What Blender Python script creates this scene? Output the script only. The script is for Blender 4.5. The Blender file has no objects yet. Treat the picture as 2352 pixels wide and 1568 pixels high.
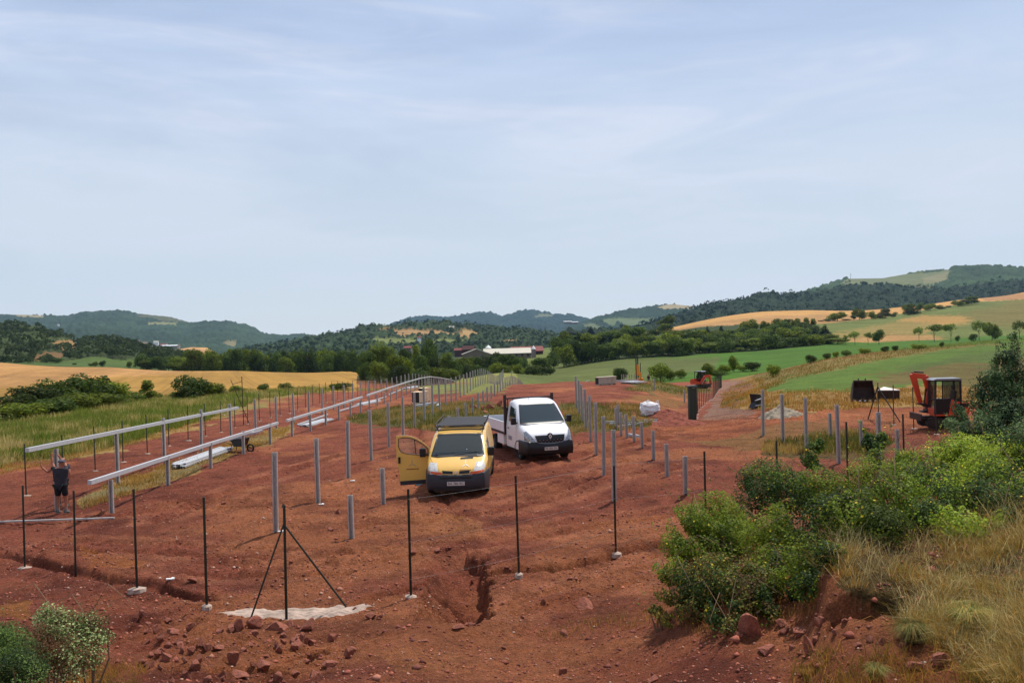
import bpy, bmesh, math, random
import numpy as np
from mathutils import Vector, Matrix, Euler
R = math.radians
scn = bpy.context.scene
COL = scn.collection
random.seed(7)
rng = np.random.default_rng(7)

# ---------------------------------------------------------------- camera, sky, sun, exposure
F = 1898.0            # focal length in pixels of a 2352 x 1568 picture
CH = 4.7              # eye height above the level the vans stand on
ROLL, PITCH = R(1.6), R(0.27)
cam_d = bpy.data.cameras.new('camera'); cam = bpy.data.objects.new('camera', cam_d); COL.objects.link(cam)
cam_d.sensor_width = 36.0; cam_d.lens = 36.0*F/2352.0; cam_d.clip_end = 30000; cam_d.clip_start = 0.1
CR = Matrix.Rotation(math.pi/2-PITCH, 3, 'X') @ Matrix.Rotation(-ROLL, 3, 'Z')
cam.matrix_world = Matrix.Translation((0, 0, CH)) @ CR.to_4x4()
scn.camera = cam
SUN_EL, SUN_AZ = R(60), math.atan2(0.55, 0.83)
wd = bpy.data.worlds.new('World'); scn.world = wd; wd.use_nodes = True
wt = wd.node_tree; wt.nodes.clear()
def N(t, kind, **kw):
    n = t.nodes.new(kind)
    for k, v in kw.items():
        if k.startswith('i_'):
            n.inputs[k[2:].replace('_', ' ')].default_value = v
        else: setattr(n, k, v)
    return n
sky = N(wt, 'ShaderNodeTexSky', sky_type='NISHITA', sun_disc=False, sun_elevation=SUN_EL, sun_rotation=SUN_AZ,
        air_density=1.0, dust_density=1.6, ozone_density=1.2, altitude=300)
tc = N(wt, 'ShaderNodeTexCoord')
mp = N(wt, 'ShaderNodeMapping'); mp.inputs['Scale'].default_value = (1.1, 2.6, 7.0); mp.inputs['Rotation'].default_value = (0, R(-14), R(20))
n1 = N(wt, 'ShaderNodeTexNoise', i_Scale=1.3, i_Detail=7.0, i_Roughness=0.55, i_Distortion=0.6)
r1 = N(wt, 'ShaderNodeMapRange'); r1.inputs[1].default_value = 0.38; r1.inputs[2].default_value = 0.72; r1.inputs[3].default_value = 0.50; r1.inputs[4].default_value = 1.0
sep = N(wt, 'ShaderNodeSeparateXYZ')
r2 = N(wt, 'ShaderNodeMapRange'); r2.inputs[1].default_value = 0.0; r2.inputs[2].default_value = 0.42; r2.inputs[3].default_value = 0.50; r2.inputs[4].default_value = 0.0
mx = N(wt, 'ShaderNodeMix', data_type='RGBA')
gm = N(wt, 'ShaderNodeMapRange'); gm.inputs[1].default_value = 0.0; gm.inputs[2].default_value = 0.34
vc = N(wt, 'ShaderNodeMix', data_type='RGBA'); vc.inputs[6].default_value = (8.4, 8.7, 8.5, 1); vc.inputs[7].default_value = (5.7, 6.8, 9.0, 1)
n2 = N(wt, 'ShaderNodeTexNoise', i_Scale=2.6, i_Detail=8.0, i_Roughness=0.6, i_Distortion=1.2); r3 = N(wt, 'ShaderNodeMapRange'); r3.inputs[1].default_value = 0.47; r3.inputs[2].default_value = 0.68; r3.inputs[4].default_value = 0.55
vw = N(wt, 'ShaderNodeMix', data_type='RGBA'); vw.inputs[7].default_value = (8.1, 8.3, 9.5, 1)
ad = N(wt, 'ShaderNodeMath', operation='ADD', use_clamp=True)
bg = N(wt, 'ShaderNodeBackground', i_Strength=0.10)
wo = N(wt, 'ShaderNodeOutputWorld')
L = wt.links.new
L(tc.outputs['Generated'], mp.inputs[0]); L(mp.outputs[0], n1.inputs['Vector']); L(n1.outputs[0], r1.inputs[0])
L(tc.outputs['Generated'], sep.inputs[0]); L(sep.outputs['Z'], r2.inputs[0])
L(r1.outputs[0], ad.inputs[0]); L(r2.outputs[0], ad.inputs[1]); L(ad.outputs[0], mx.inputs[0])
L(sep.outputs['Z'], gm.inputs[0]); L(gm.outputs[0], vc.inputs[0]); L(mp.outputs[0], n2.inputs['Vector']); L(n2.outputs[0], r3.inputs[0]); L(r3.outputs[0], vw.inputs[0]); L(vc.outputs[2], vw.inputs[6]); L(vw.outputs[2], mx.inputs[7])
L(sky.outputs[0], mx.inputs[6]); L(mx.outputs[2], bg.inputs[0]); L(bg.outputs[0], wo.inputs[0])
sd = bpy.data.lights.new('sun', 'SUN'); sd.energy = 4.9; sd.angle = R(0.55); sd.color = (1.0, 0.95, 0.87)
so = bpy.data.objects.new('sun', sd); COL.objects.link(so)
sv = Vector((math.sin(SUN_AZ)*math.cos(SUN_EL), math.cos(SUN_AZ)*math.cos(SUN_EL), math.sin(SUN_EL)))
so.rotation_euler = (-sv).to_track_quat('-Z', 'Y').to_euler()
scn.view_settings.view_transform = 'Standard'; scn.view_settings.look = 'None'
scn.view_settings.exposure = 0.0; scn.view_settings.gamma = 1.0
scn.cycles.use_denoising = True
scn.cycles.max_bounces = 6; scn.cycles.volume_bounces = 0; scn.cycles.transparent_max_bounces = 12
scn.cycles.diffuse_bounces = 3

# ---------------------------------------------------------------- geometry of the view (to measure the place from the photograph)
CRn = np.array(CR)
def ray(u, v):
    x = (np.asarray(u, float)-1176)/F; y = -(np.asarray(v, float)-784)/F
    d = CRn[:, 0, None]*x.ravel() + CRn[:, 1, None]*y.ravel() - CRn[:, 2, None]
    return d[0]/d[1], d[2]/d[1]            # X/Y, Z/Y
def at(u, v, Y):
    a, b = ray(u, v); return (float(a[0])*Y, Y, CH+float(b[0])*Y)
def proj(x, y, z):
    p = np.stack([np.asarray(x, float), np.asarray(y, float), np.asarray(z, float)-CH])
    c = CRn.T @ p.reshape(3, -1)
    d = -c[2]
    return 1176+F*c[0]/d, 784-F*c[1]/d
# ---------------------------------------------------------------- noise
def _h(ix, iy, s):
    with np.errstate(over='ignore'):
        h = (ix.astype(np.int64)*374761393 + iy.astype(np.int64)*668265263 + s*1442695041) & 0xffffffff
        h = ((h ^ (h >> 13))*1274126177) & 0xffffffff
        h = (h ^ (h >> 16)) & 0xffff
    return h/32767.5-1
def vn(x, y, s=0):
    x = np.asarray(x, float); y = np.asarray(y, float)
    ix = np.floor(x); iy = np.floor(y); fx = x-ix; fy = y-iy
    ix = ix.astype(np.int64); iy = iy.astype(np.int64)
    fx = fx*fx*(3-2*fx); fy = fy*fy*(3-2*fy)
    return (_h(ix, iy, s)*(1-fx)+_h(ix+1, iy, s)*fx)*(1-fy)+(_h(ix, iy+1, s)*(1-fx)+_h(ix+1, iy+1, s)*fx)*fy
def fbm(x, y, o=4, s=0, g=0.5):
    r = 0; a = 1; t = 0
    for i in range(o):
        r = r+a*vn(x*2**i+17.3*i, y*2**i-9.1*i, s+i); t += a; a *= g
    return r/t
def sm(e0, e1, x):
    t = np.clip((x-e0)/(e1-e0), 0, 1); return t*t*(3-2*t)
def lin(c): return tuple(((x/255)/12.92 if x/255 <= .04045 else ((x/255+.055)/1.055)**2.4) for x in c)
def C(r, g, b, k=0.76): return tuple(x*k for x in lin((r, g, b)))

# views of the photo that were measured (origin and scale of each enlargement)
def z1(x, y): return (x*.3418, 660.35+y*.3418)
def z2(x, y): return (746.5+x*.3418, 660.35+y*.3418)
def z3(x, y): return (1548.1+x*.3418, 574.2+y*.3418)
def z4(x, y): return (x*.3418, 1091+y*.3418)
def z5(x, y): return (746.5+x*.3418, 1091+y*.3418)
def z6(x, y): return (1490.7+.3776*x, 976.2+.3776*y)
def z7(x, y): return (890+x*.1953, 890+y*.1953)

# ---------------------------------------------------------------- terrain surface from measured points
pts = []
def A(u, v, Y): pts.append(at(u, v, Y))
def W(x, y, z): pts.append((x, y, z))
for p in [(-3.9,14,0),(-1.9,15.2,0),(0.1,16.8,0),(2.2,17.6,0),(-7.4,16.2,-.1),(-9.4,17.8,-.2),(-11.5,19.5,-.4),(-18,24,-.65),
          (-18.2,35.7,-.6),(-18,55,-.65),(-17.6,75,-.9),(-17,100,-1.8),(-15.3,27.5,-.65),(-12.7,30,-.4),(-12.7,40,-.45),(-12.7,52,-.8),(-12.7,67,-1.2),
          (-12.7,85,-1.55),(-12.7,100,-1.85),(-12.7,138,-2.95),(-12.7,185,-6),(-6,21,-.1),(-5.8,35,-.15),(-1.7,26,-.05),(-1.7,31,0),(1.5,31,0),(1,37,0),
          (0,50,0),(0,75,-.2),(-5,60,-.3),(-5,80,-.8),(5,50,0),(5,70,-.05),(8,27,0),(11,36,0),(11.3,29,0),(10.5,48.5,-.45),(18.3,41.4,0),(19,37,0),(16,30,.2),
          (7,20,.15),(10.6,22.5,.35),(5,24,.05),(0,10.5,.42),(-2.8,10.2,.5),(-6,12,.3),(-9,13,.2),(-14,17,-.2),(-5.2,9,.75),
          (0,6,1.6),(0,3.5,2.5),(-3,6,1.7),(-4,3.5,2.4),(3,3.5,2.6),(-8,7,1.2)]:
    W(*p)
A(1176,1560,9.9); A(1500,1400,13.0); W(4.3,18.8,0); W(6.35,20,.05); W(3.5,16,.1); W(5.2,15.5,.55); A(1450,1560,9.3); A(1860,1560,7.4); A(1650,1452,9.6); A(1860,1425,8.6); A(1900,1330,8.5); A(2300,1500,6.6); A(2320,1250,8.6)
A(2100,1180,10.4); A(2330,1100,12.5); A(1700,1230,13.2); A(1900,1420,8.0); A(2100,1560,6.6)
A(986,885,122); A(1100,881,112); A(1300,877,100); A(1500,877,90); A(1370,886,80)
A(1060,877,150); A(1100,865,190); A(1150,856,235)
W(-1,150,-4.6); W(6,140,-4.6); W(24,140,-3.9); W(12,180,-7); W(28,180,-6.2)
A(1601,945,60); A(1634,916,82); A(1656,890,133); A(1500,896,75); A(1560,888,108); A(1700,900,95); A(1719,882,110)
# left: bank, wheat
A(34,962,70); A(150,935,82); A(290,922,90); A(450,914,100); A(547,903,105); A(700,893,112); A(0,1035,45)
A(0,930,115); A(0,880,180); A(0,831,320); A(-150,826,320); A(-150,925,115); A(250,843,330); A(250,890,160); A(547,853,320); A(547,893,130); A(804,855,290); A(804,872,220); A(750,886,150)
A(0,845,420); A(250,850,420); A(547,868,400); A(804,875,380); A(1000,880,300)
A(240,839,480); A(240,824,640); A(60,830,520); A(0,815,700); A(400,835,600)
A(800,845,600); A(1000,838,480); A(1130,832,450); A(1250,835,400); A(1000,822,900); A(600,840,800)
# right: near field, bright field, upper fields
A(1787,893,62); A(1900,827,112); A(2100,803,142); A(2300,783,170); A(2450,770,190); A(2100,880,62); A(2300,870,60); A(1950,890,58); A(2450,900,50)
A(1300,868,200); A(1420,862,190); A(1548,868,170); A(1700,852,170); A(1780,845,170)
A(1350,848,240); A(1548,819,350); A(1750,806,350); A(1900,797,330); A(1290,866,260); A(1350,842,330)
A(2000,800,240); A(2150,788,300); A(2000,787,380); A(2300,782,330); A(2450,775,330)
A(1550,770,520); A(1400,800,450); A(1350,812,420); A(1400,785,600)
A(1548,762,620); A(1548,751,800); A(1650,745,650); A(1650,729,850); A(1753,742,640); A(1753,716,900); A(1856,738,650); A(1856,712.5,950)
A(2061,706,1000); A(2061,724,770); A(2197,690,1050); A(2352,672,1100); A(2352,692,850); A(2352,735,560); A(2200,740,520); A(2200,775,400); A(1900,776,420); A(1900,752,560)
A(2450,662,1100); A(2450,730,560)
for u, v in ((1300,800),(1450,772),(1548,765),(1650,745),(1753,730),(1856,727),(2061,722),(2197,706),(2352,690),(2450,680)): A(u, v+12, 1350)
for u in (-150,100,350,600,850,1100): A(u, 830, 1350)
P = np.array(pts); SA = 4.0
pa = np.stack([P[:, 0]/P[:, 1]*SA, np.log(P[:, 1])], 1); pq = P[:, 2]/P[:, 1]
def _ker(a, b):
    d = np.sqrt(((a[:, None]-b[None])**2).sum(-1)); return d**1.5
n_ = len(pa); K = _ker(pa, pa)+np.eye(n_)*2e-3; Pm = np.c_[np.ones(n_), pa]
M_ = np.block([[K, Pm], [Pm.T, np.zeros((3, 3))]])
w_ = np.linalg.solve(M_, np.r_[pq, 0, 0, 0])
GA = np.linspace(-1.05*SA, 1.05*SA, 240); GL = np.linspace(math.log(2.5), math.log(1400), 320)
gg = np.stack(np.meshgrid(GA, GL, indexing='ij'), -1).reshape(-1, 2)
QG = np.concatenate([_ker(c, pa)@w_[:n_]+np.c_[np.ones(len(c)), c]@w_[n_:] for c in np.array_split(gg, 12)]).reshape(240, 320)
# valley floors: never let the unseen strips sink too far
def base_z(x, y):
    x = np.atleast_1d(np.asarray(x, float)); y = np.atleast_1d(np.asarray(y, float))
    a = np.clip((np.clip(x/y, -.80, .76)*SA-GA[0])/(GA[1]-GA[0]), 0, 238.999); l = np.clip((np.log(y)-GL[0])/(GL[1]-GL[0]), 0, 318.999)
    i = a.astype(int); j = l.astype(int); fa = a-i; fl = l-j
    q = (QG[i, j]*(1-fa)+QG[i+1, j]*fa)*(1-fl)+(QG[i, j+1]*(1-fa)+QG[i+1, j+1]*fa)*fl
    return q*y
def seg_dist(x, y, poly):
    best = np.full(x.shape, 1e9); side = np.zeros(x.shape); par = np.zeros(x.shape)
    for k in range(len(poly)-1):
        (x0, y0), (x1, y1) = poly[k][:2], poly[k+1][:2]
        dx, dy = x1-x0, y1-y0; L2 = dx*dx+dy*dy
        t = np.clip(((x-x0)*dx+(y-y0)*dy)/L2, 0, 1)
        d = np.hypot(x-x0-t*dx, y-y0-t*dy)
        s = ((x-x0)*dy-(y-y0)*dx)
        m = d < best; best = np.where(m, d, best); side = np.where(m, s, side); par = np.where(m, k+t, par)
    return best, side, par
def hitbase(u, v, y0=5, y1=1300):
    a, b = ray(u, v); ys = np.exp(np.linspace(math.log(y0), math.log(y1), 900))
    zr = CH+b[0]*ys; zg = base_z(a[0]*ys, ys)
    k = np.argmax(zr < zg)
    if zr[k] >= zg[k]: k = 899
    return (a[0]*ys[k], ys[k])
TR1 = [hitbase(*z4(*p)) for p in ((-200,480),(0,535),(330,610),(640,690),(950,735),(1200,800),(1420,850))]
TR2 = [hitbase(*z5(*p)) for p in ((260,860),(600,770),(880,725))]
TR3 = [hitbase(*z5(*p)) for p in ((1120,655),(1300,640),(1560,615),(1850,560),(2050,500),(2300,470))]
HOLE = [hitbase(*z5(*p)) for p in ((960,560),(975,700),(975,860),(970,970))]
RUB = [hitbase(*z4(*p)) for p in ((950,1010),(1300,1130),(1700,1180),(2200,1200))]; RUB += [hitbase(*z4(*p)) for p in ((1500,1320),(1100,1250))]
PIT2 = [hitbase(*z4(*p)) for p in ((1450,1290),(1650,1300),(1850,1330))]
PIT3 = [hitbase(*z4(*p)) for p in ((2000,1230),(2130,1215))]
UNDER = [hitbase(*z6(*p)) for p in ((1150,1130),(1300,1090),(1500,1090))]
RUTS = [[hitbase(*z4(*p)) for p in ((300,480),(1000,500),(1700,520),(2352,560))], [hitbase(*z5(*p)) for p in ((0,560),(500,520),(1100,450),(1700,330),(2300,250))],
        [hitbase(*z4(*p)) for p in ((600,300),(1200,210),(1900,190),(2352,130))], [hitbase(*z4(*p)) for p in ((1300,640),(1800,660),(2352,640))],
        [hitbase(*z5(*p)) for p in ((200,330),(700,300),(1300,200),(1800,60),(2000,-100))], [hitbase(*z2(*p)) for p in ((250,1300),(600,1240),(1200,1230),(1700,1130),(2300,1010))], [hitbase(*z1(*p)) for p in ((1100,1560),(1500,1400),(1900,1250),(2300,1130))],
        [hitbase(*z2(*p)) for p in ((900,1560),(700,1250),(620,980),(700,760),(1000,690))], [hitbase(*z5(*p)) for p in ((1300,900),(1800,760),(2250,640))], [hitbase(*z3(*p)) for p in ((-300,1230),(200,1200),(900,1110),(1700,1130))],
        [hitbase(*z3(*p)) for p in ((250,1130),(700,1150),(1300,1120),(1900,1090))], [hitbase(*z2(*p)) for p in ((1300,1400),(1700,1300),(2000,1240),(2352,1200))]]
def detail(x, y):
    n = np.zeros(x.shape)
    near = 1-sm(22, 60, y)
    mid = 1-sm(60, 160, y)
    n = n+0.10*mid*fbm(x*.35, y*.35, 3, 3)
    m = y < 70
    if m.any():
        xs, ys = x[m], y[m]
        c = 0.045*fbm(xs*1.6, ys*1.6, 3, 11)+0.05*np.maximum(0, fbm(xs*3.3, ys*3.3, 3, 21)-.12)+0.016*vn(xs*9, ys*9, 5)+.03*np.maximum(0, fbm(xs*7, ys*7, 3, 51)-.05)*(ys < 40)
        r = np.zeros(xs.shape)
        for k, rt in enumerate(RUTS):
            for off in (-.8, .8):
                d, s, _ = seg_dist(xs, ys, [(p[0], p[1]+off*.6) for p in rt])
                r -= 0.06*(1-sm(.10, .19, d))*(1+.4*vn(xs*9, ys*9, 40)); r += .045*np.exp(-((d-.28)/.09)**2)*(.6+.8*vn(xs*5, ys*5, 41))
        # trench dug along the fence
        for T, dep in ((TR1, .30), (TR2, .22), (TR3, .36)):
            d, s, _ = seg_dist(xs, ys, T)
            d = d+.06*vn(xs*3, ys*3, 8)
            r -= dep*(1-sm(.10, .26, d))*(0.8+.35*vn(xs*1.2, ys*1.2, 60)); r += .07*np.exp(-((d-.45)/.16)**2)*(.6+.8*vn(xs*4, ys*4, 9))
        d, s, t = seg_dist(xs, ys, HOLE)
        d = d+.10*vn(xs*3, ys*3, 18)+.07*vn(xs*9, ys*9, 19); s = np.sign(s)
        wl = np.where(s < 0, .42, .90)
        r -= (.40+.75*np.clip(t/2.0, 0, 1))*np.where(s < 0, 1-sm(wl*.45, wl, d), np.clip(1-d/wl, 0, 1)**.9)
        r += .10*np.exp(-((d-.85)/.3)**2)*(.5+.7*vn(xs*3, ys*3, 19))
        d, s, t = seg_dist(xs, ys, RUB); wr = 1-sm(.5, 1.3, d); r += wr*(.16*np.maximum(0, fbm(xs*2.2, ys*2.2, 3, 63))+.10*np.abs(vn(xs*5, ys*5, 64))-.10)
        for T, dep, ww in ((PIT2, .35, .3), (PIT3, .35, .22), (UNDER, .35, .2)):
            d, s, t = seg_dist(xs, ys, T); d = d+.08*vn(xs*5, ys*5, 28)
            r -= dep*(1-sm(ww*.3, ww, d))
        n[m] += (c*(1-.6*sm(30, 70, ys))+r)
    far = sm(100, 300, y)
    n = n+far*0.5*fbm(x*.02, y*.02, 3, 31)
    return n
def gz(x, y):
    x = np.atleast_1d(np.asarray(x, float)); y = np.atleast_1d(np.asarray(y, float)); return base_z(x, y)+detail(x, y)
def G(x, y): return float(gz(x, y)[0])
def hit(u, v, y0=5, y1=1300):
    a, b = ray(u, v); ys = np.exp(np.linspace(math.log(y0), math.log(y1), 1500)); xs = a[0]*ys
    zr = CH+b[0]*ys; zg = gz(xs, ys); k = int(np.argmax(zr < zg))
    if zr[k] >= zg[k]: k = 1499
    return (xs[k], ys[k], zg[k])

# ---------------------------------------------------------------- mesh + object helpers
def meshnp(name, V, Fc, mat=None, col=None, smooth=False):
    me = bpy.data.meshes.new(name)
    V = np.ascontiguousarray(V, dtype=np.float32); Fc = np.ascontiguousarray(Fc, dtype=np.int32)
    k = Fc.shape[1]; me.vertices.add(len(V)); me.vertices.foreach_set('co', V.ravel())
    me.loops.add(Fc.size); me.loops.foreach_set('vertex_index', Fc.ravel())
    me.polygons.add(len(Fc)); me.polygons.foreach_set('loop_start', np.arange(0, Fc.size, k, dtype=np.int32))
    if smooth: me.polygons.foreach_set('use_smooth', np.ones(len(Fc), dtype=bool))
    if col is not None:
        a = me.color_attributes.new('Col', 'FLOAT_COLOR', 'POINT')
        cc = np.ones((len(V), 4), np.float32); cc[:, :col.shape[1]] = col
        a.data.foreach_set('color', cc.ravel())
    me.update(calc_edges=True)
    if mat: me.materials.append(mat)
    return me
def link(name, data, parent=None, loc=None, rot=None, scale=None):
    o = bpy.data.objects.new(name, data); COL.objects.link(o)
    if parent: o.parent = parent
    if loc is not None: o.location = loc
    if rot is not None: o.rotation_euler = rot
    if scale is not None: o.scale = scale
    return o
def tag(o, label=None, cat=None, group=None, kind=None):
    for k, v in (('label', label), ('category', cat), ('group', group), ('kind', kind)):
        if v: o[k] = v
    return o
def thing(name, label, cat, loc=(0, 0, 0), rz=0, group=None, scale=None):
    o = link(name, None, None, loc, (0, 0, rz), scale); o.empty_display_size = .2
    return tag(o, label, cat, group)
ORD = 'first second third fourth fifth sixth seventh eighth ninth tenth eleventh twelfth thirteenth fourteenth fifteenth sixteenth seventeenth eighteenth nineteenth'.split()
TENS = {20: 'twent', 30: 'thirt', 40: 'fort', 50: 'fift', 60: 'sixt', 70: 'sevent', 80: 'eight', 90: 'ninet'}
def ordw(n):
    if n < 20: return ORD[n-1]
    t = n//10*10
    return TENS[t]+'ieth' if n == t else TENS[t]+'y-'+ORD[n-t-1]
def copytree(o, label=None):
    c = o.copy(); COL.objects.link(c)
    if label: c['label'] = label
    for ch in o.children:
        d = ch.copy(); COL.objects.link(d); d.parent = c
        for g in ch.children:
            e = g.copy(); COL.objects.link(e); e.parent = d
    return c
class MB:
    def __init__(s): s.v = []; s.f = []; s.sm = False
    def add(s, vs, fs):
        o = len(s.v); s.v += [tuple(p) for p in vs]; s.f += [tuple(i+o for i in f) for f in fs]; return s
    def box(s, c, d, rot=None, taper=1.0):
        x, y, z = d[0]/2, d[1]/2, d[2]/2
        vs = [Vector((sx*x*(taper if sz > 0 else 1), sy*y*(taper if sz > 0 else 1), sz*z)) for sz in (-1, 1) for sy in (-1, 1) for sx in (-1, 1)]
        if rot is not None:
            m = Euler(rot).to_matrix(); vs = [m@p for p in vs]
        vs = [p+Vector(c) for p in vs]
        return s.add(vs, [(0, 2, 3, 1), (4, 5, 7, 6), (0, 1, 5, 4), (2, 6, 7, 3), (0, 4, 6, 2), (1, 3, 7, 5)])
    def bb(s, x0, x1, y0, y1, z0, z1_): return s.box(((x0+x1)/2, (y0+y1)/2, (z0+z1_)/2), (x1-x0, y1-y0, z1_-z0))
    def tube(s, pts, r, n=8, cap=True):
        pts = [Vector(p) for p in pts]; rs = r if hasattr(r, '__len__') else [r]*len(pts)
        o = len(s.v); prev = None
        for i, p in enumerate(pts):
            t = (pts[min(i+1, len(pts)-1)]-pts[max(i-1, 0)]).normalized()
            a = (prev-t*prev.dot(t)).normalized() if prev is not None and (prev-t*prev.dot(t)).length > 1e-5 else t.orthogonal().normalized()
            prev = a; b = t.cross(a)
            for k in range(n):
                an = 2*math.pi*k/n; s.v.append(tuple(p+(a*math.cos(an)+b*math.sin(an))*rs[i]))
        for i in range(len(pts)-1):
            for k in range(n):
                s.f.append((o+i*n+k, o+i*n+(k+1) % n, o+(i+1)*n+(k+1) % n, o+(i+1)*n+k))
        if cap:
            s.f.append(tuple(o+k for k in range(n))[::-1]); s.f.append(tuple(o+(len(pts)-1)*n+k for k in range(n)))
        return s
    def cyl(s, p0, p1, r, n=16): return s.tube([p0, p1], r, n)
    def prism(s, poly, axis, a0, a1):
        # poly in the plane normal to axis ('x': (y,z); 'y': (x,z); 'z': (x,y))
        f = {'x': lambda p, a: (a, p[0], p[1]), 'y': lambda p, a: (p[0], a, p[1]), 'z': lambda p, a: (p[0], p[1], a)}[axis]
        n = len(poly); vs = [f(p, a0) for p in poly]+[f(p, a1) for p in poly]
        return s.add(vs, [tuple(range(n)), tuple(range(2*n-1, n-1, -1))]+[(i, i+n, (i+1) % n+n, (i+1) % n) for i in range(n)])
    def grid(s, rows):
        n = len(rows[0]); o = len(s.v)
        for r in rows: s.v += [tuple(p) for p in r]
        for i in range(len(rows)-1):
            for j in range(n-1): s.f.append((o+i*n+j, o+i*n+j+1, o+(i+1)*n+j+1, o+(i+1)*n+j))
        return s
    def strip(s, A_, B_, close=False):
        n = len(A_); o = len(s.v); s.v += [tuple(p) for p in A_]+[tuple(p) for p in B_]
        for i in range(n if close else n-1): s.f.append((o+i, o+(i+1) % n, o+n+(i+1) % n, o+n+i))
        return s
    def mesh(s, name, mat, smooth=False, bevel=0, thick=0):
        me = bpy.data.meshes.new(name); me.from_pydata(s.v, [], s.f)
        if mat: me.materials.append(mat)
        bm = bmesh.new(); bm.from_mesh(me); bmesh.ops.recalc_face_normals(bm, faces=bm.faces)
        if bevel: bmesh.ops.bevel(bm, geom=bm.edges[:], offset=bevel, segments=2, affect='EDGES', profile=.6)
        if thick: bmesh.ops.solidify(bm, geom=bm.faces[:], thickness=thick)
        bm.to_mesh(me); bm.free()
        if smooth:
            for p in me.polygons: p.use_smooth = True
        me.update(); return me
    def build(s, name, mat, parent=None, loc=None, **kw): return link(name, s.mesh(name, mat, **kw), parent, loc)
# ---------------------------------------------------------------- materials
def newmat(name):
    m = bpy.data.materials.new(name); m.use_nodes = True; t = m.node_tree; b = t.nodes['Principled BSDF']; return m, t, b
def mat(name, c, rough=.6, metal=0, spec=.4, nscale=8, namp=.12, bump=0, bscale=30, coat=0, alpha=None):
    m, t, b = newmat(name); l = t.links.new
    b.inputs['Roughness'].default_value = rough; b.inputs['Metallic'].default_value = metal; b.inputs['Specular IOR Level'].default_value = spec
    if coat: b.inputs['Coat Weight'].default_value = coat; b.inputs['Coat Roughness'].default_value = .08
    tc = N(t, 'ShaderNodeTexCoord'); n = N(t, 'ShaderNodeTexNoise', i_Scale=nscale, i_Detail=6.0, i_Roughness=.65)
    l(tc.outputs['Object'], n.inputs['Vector'])
    r = N(t, 'ShaderNodeMapRange'); r.inputs[1].default_value = .3; r.inputs[2].default_value = .7; r.inputs[3].default_value = 1-namp; r.inputs[4].default_value = 1+namp
    l(n.outputs[0], r.inputs[0])
    h = N(t, 'ShaderNodeHueSaturation'); h.inputs['Color'].default_value = (*c, 1); l(r.outputs[0], h.inputs['Value']); l(h.outputs[0], b.inputs['Base Color'])
    if bump:
        n2 = N(t, 'ShaderNodeTexNoise', i_Scale=bscale, i_Detail=5.0); l(tc.outputs['Object'], n2.inputs['Vector'])
        bp = N(t, 'ShaderNodeBump', i_Strength=bump, i_Distance=.02); l(n2.outputs[0], bp.inputs['Height']); l(bp.outputs[0], b.inputs['Normal'])
    return m
def mat_leaf(name, trans=.3, rough=.5, spec=.35, val=1.0, sat=1.1):
    m, t, b = newmat(name); l = t.links.new
    at_ = N(t, 'ShaderNodeAttribute', attribute_name='Col')
    hs = N(t, 'ShaderNodeHueSaturation'); hs.inputs['Saturation'].default_value = sat; l(at_.outputs['Color'], hs.inputs['Color'])
    oi = N(t, 'ShaderNodeObjectInfo'); rr = N(t, 'ShaderNodeMapRange'); rr.inputs[3].default_value = .62*val; rr.inputs[4].default_value = 1.3*val
    l(oi.outputs['Random'], rr.inputs[0]); l(rr.outputs[0], hs.inputs['Value'])
    l(hs.outputs[0], b.inputs['Base Color']); b.inputs['Roughness'].default_value = rough; b.inputs['Specular IOR Level'].default_value = spec
    tr = N(t, 'ShaderNodeBsdfTranslucent'); l(hs.outputs[0], tr.inputs[0]); ms = N(t, 'ShaderNodeMixShader'); ms.inputs[0].default_value = trans
    l(b.outputs[0], ms.inputs[1]); l(tr.outputs[0], ms.inputs[2]); l(ms.outputs[0], t.nodes['Material Output'].inputs[0])
    return m
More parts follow.
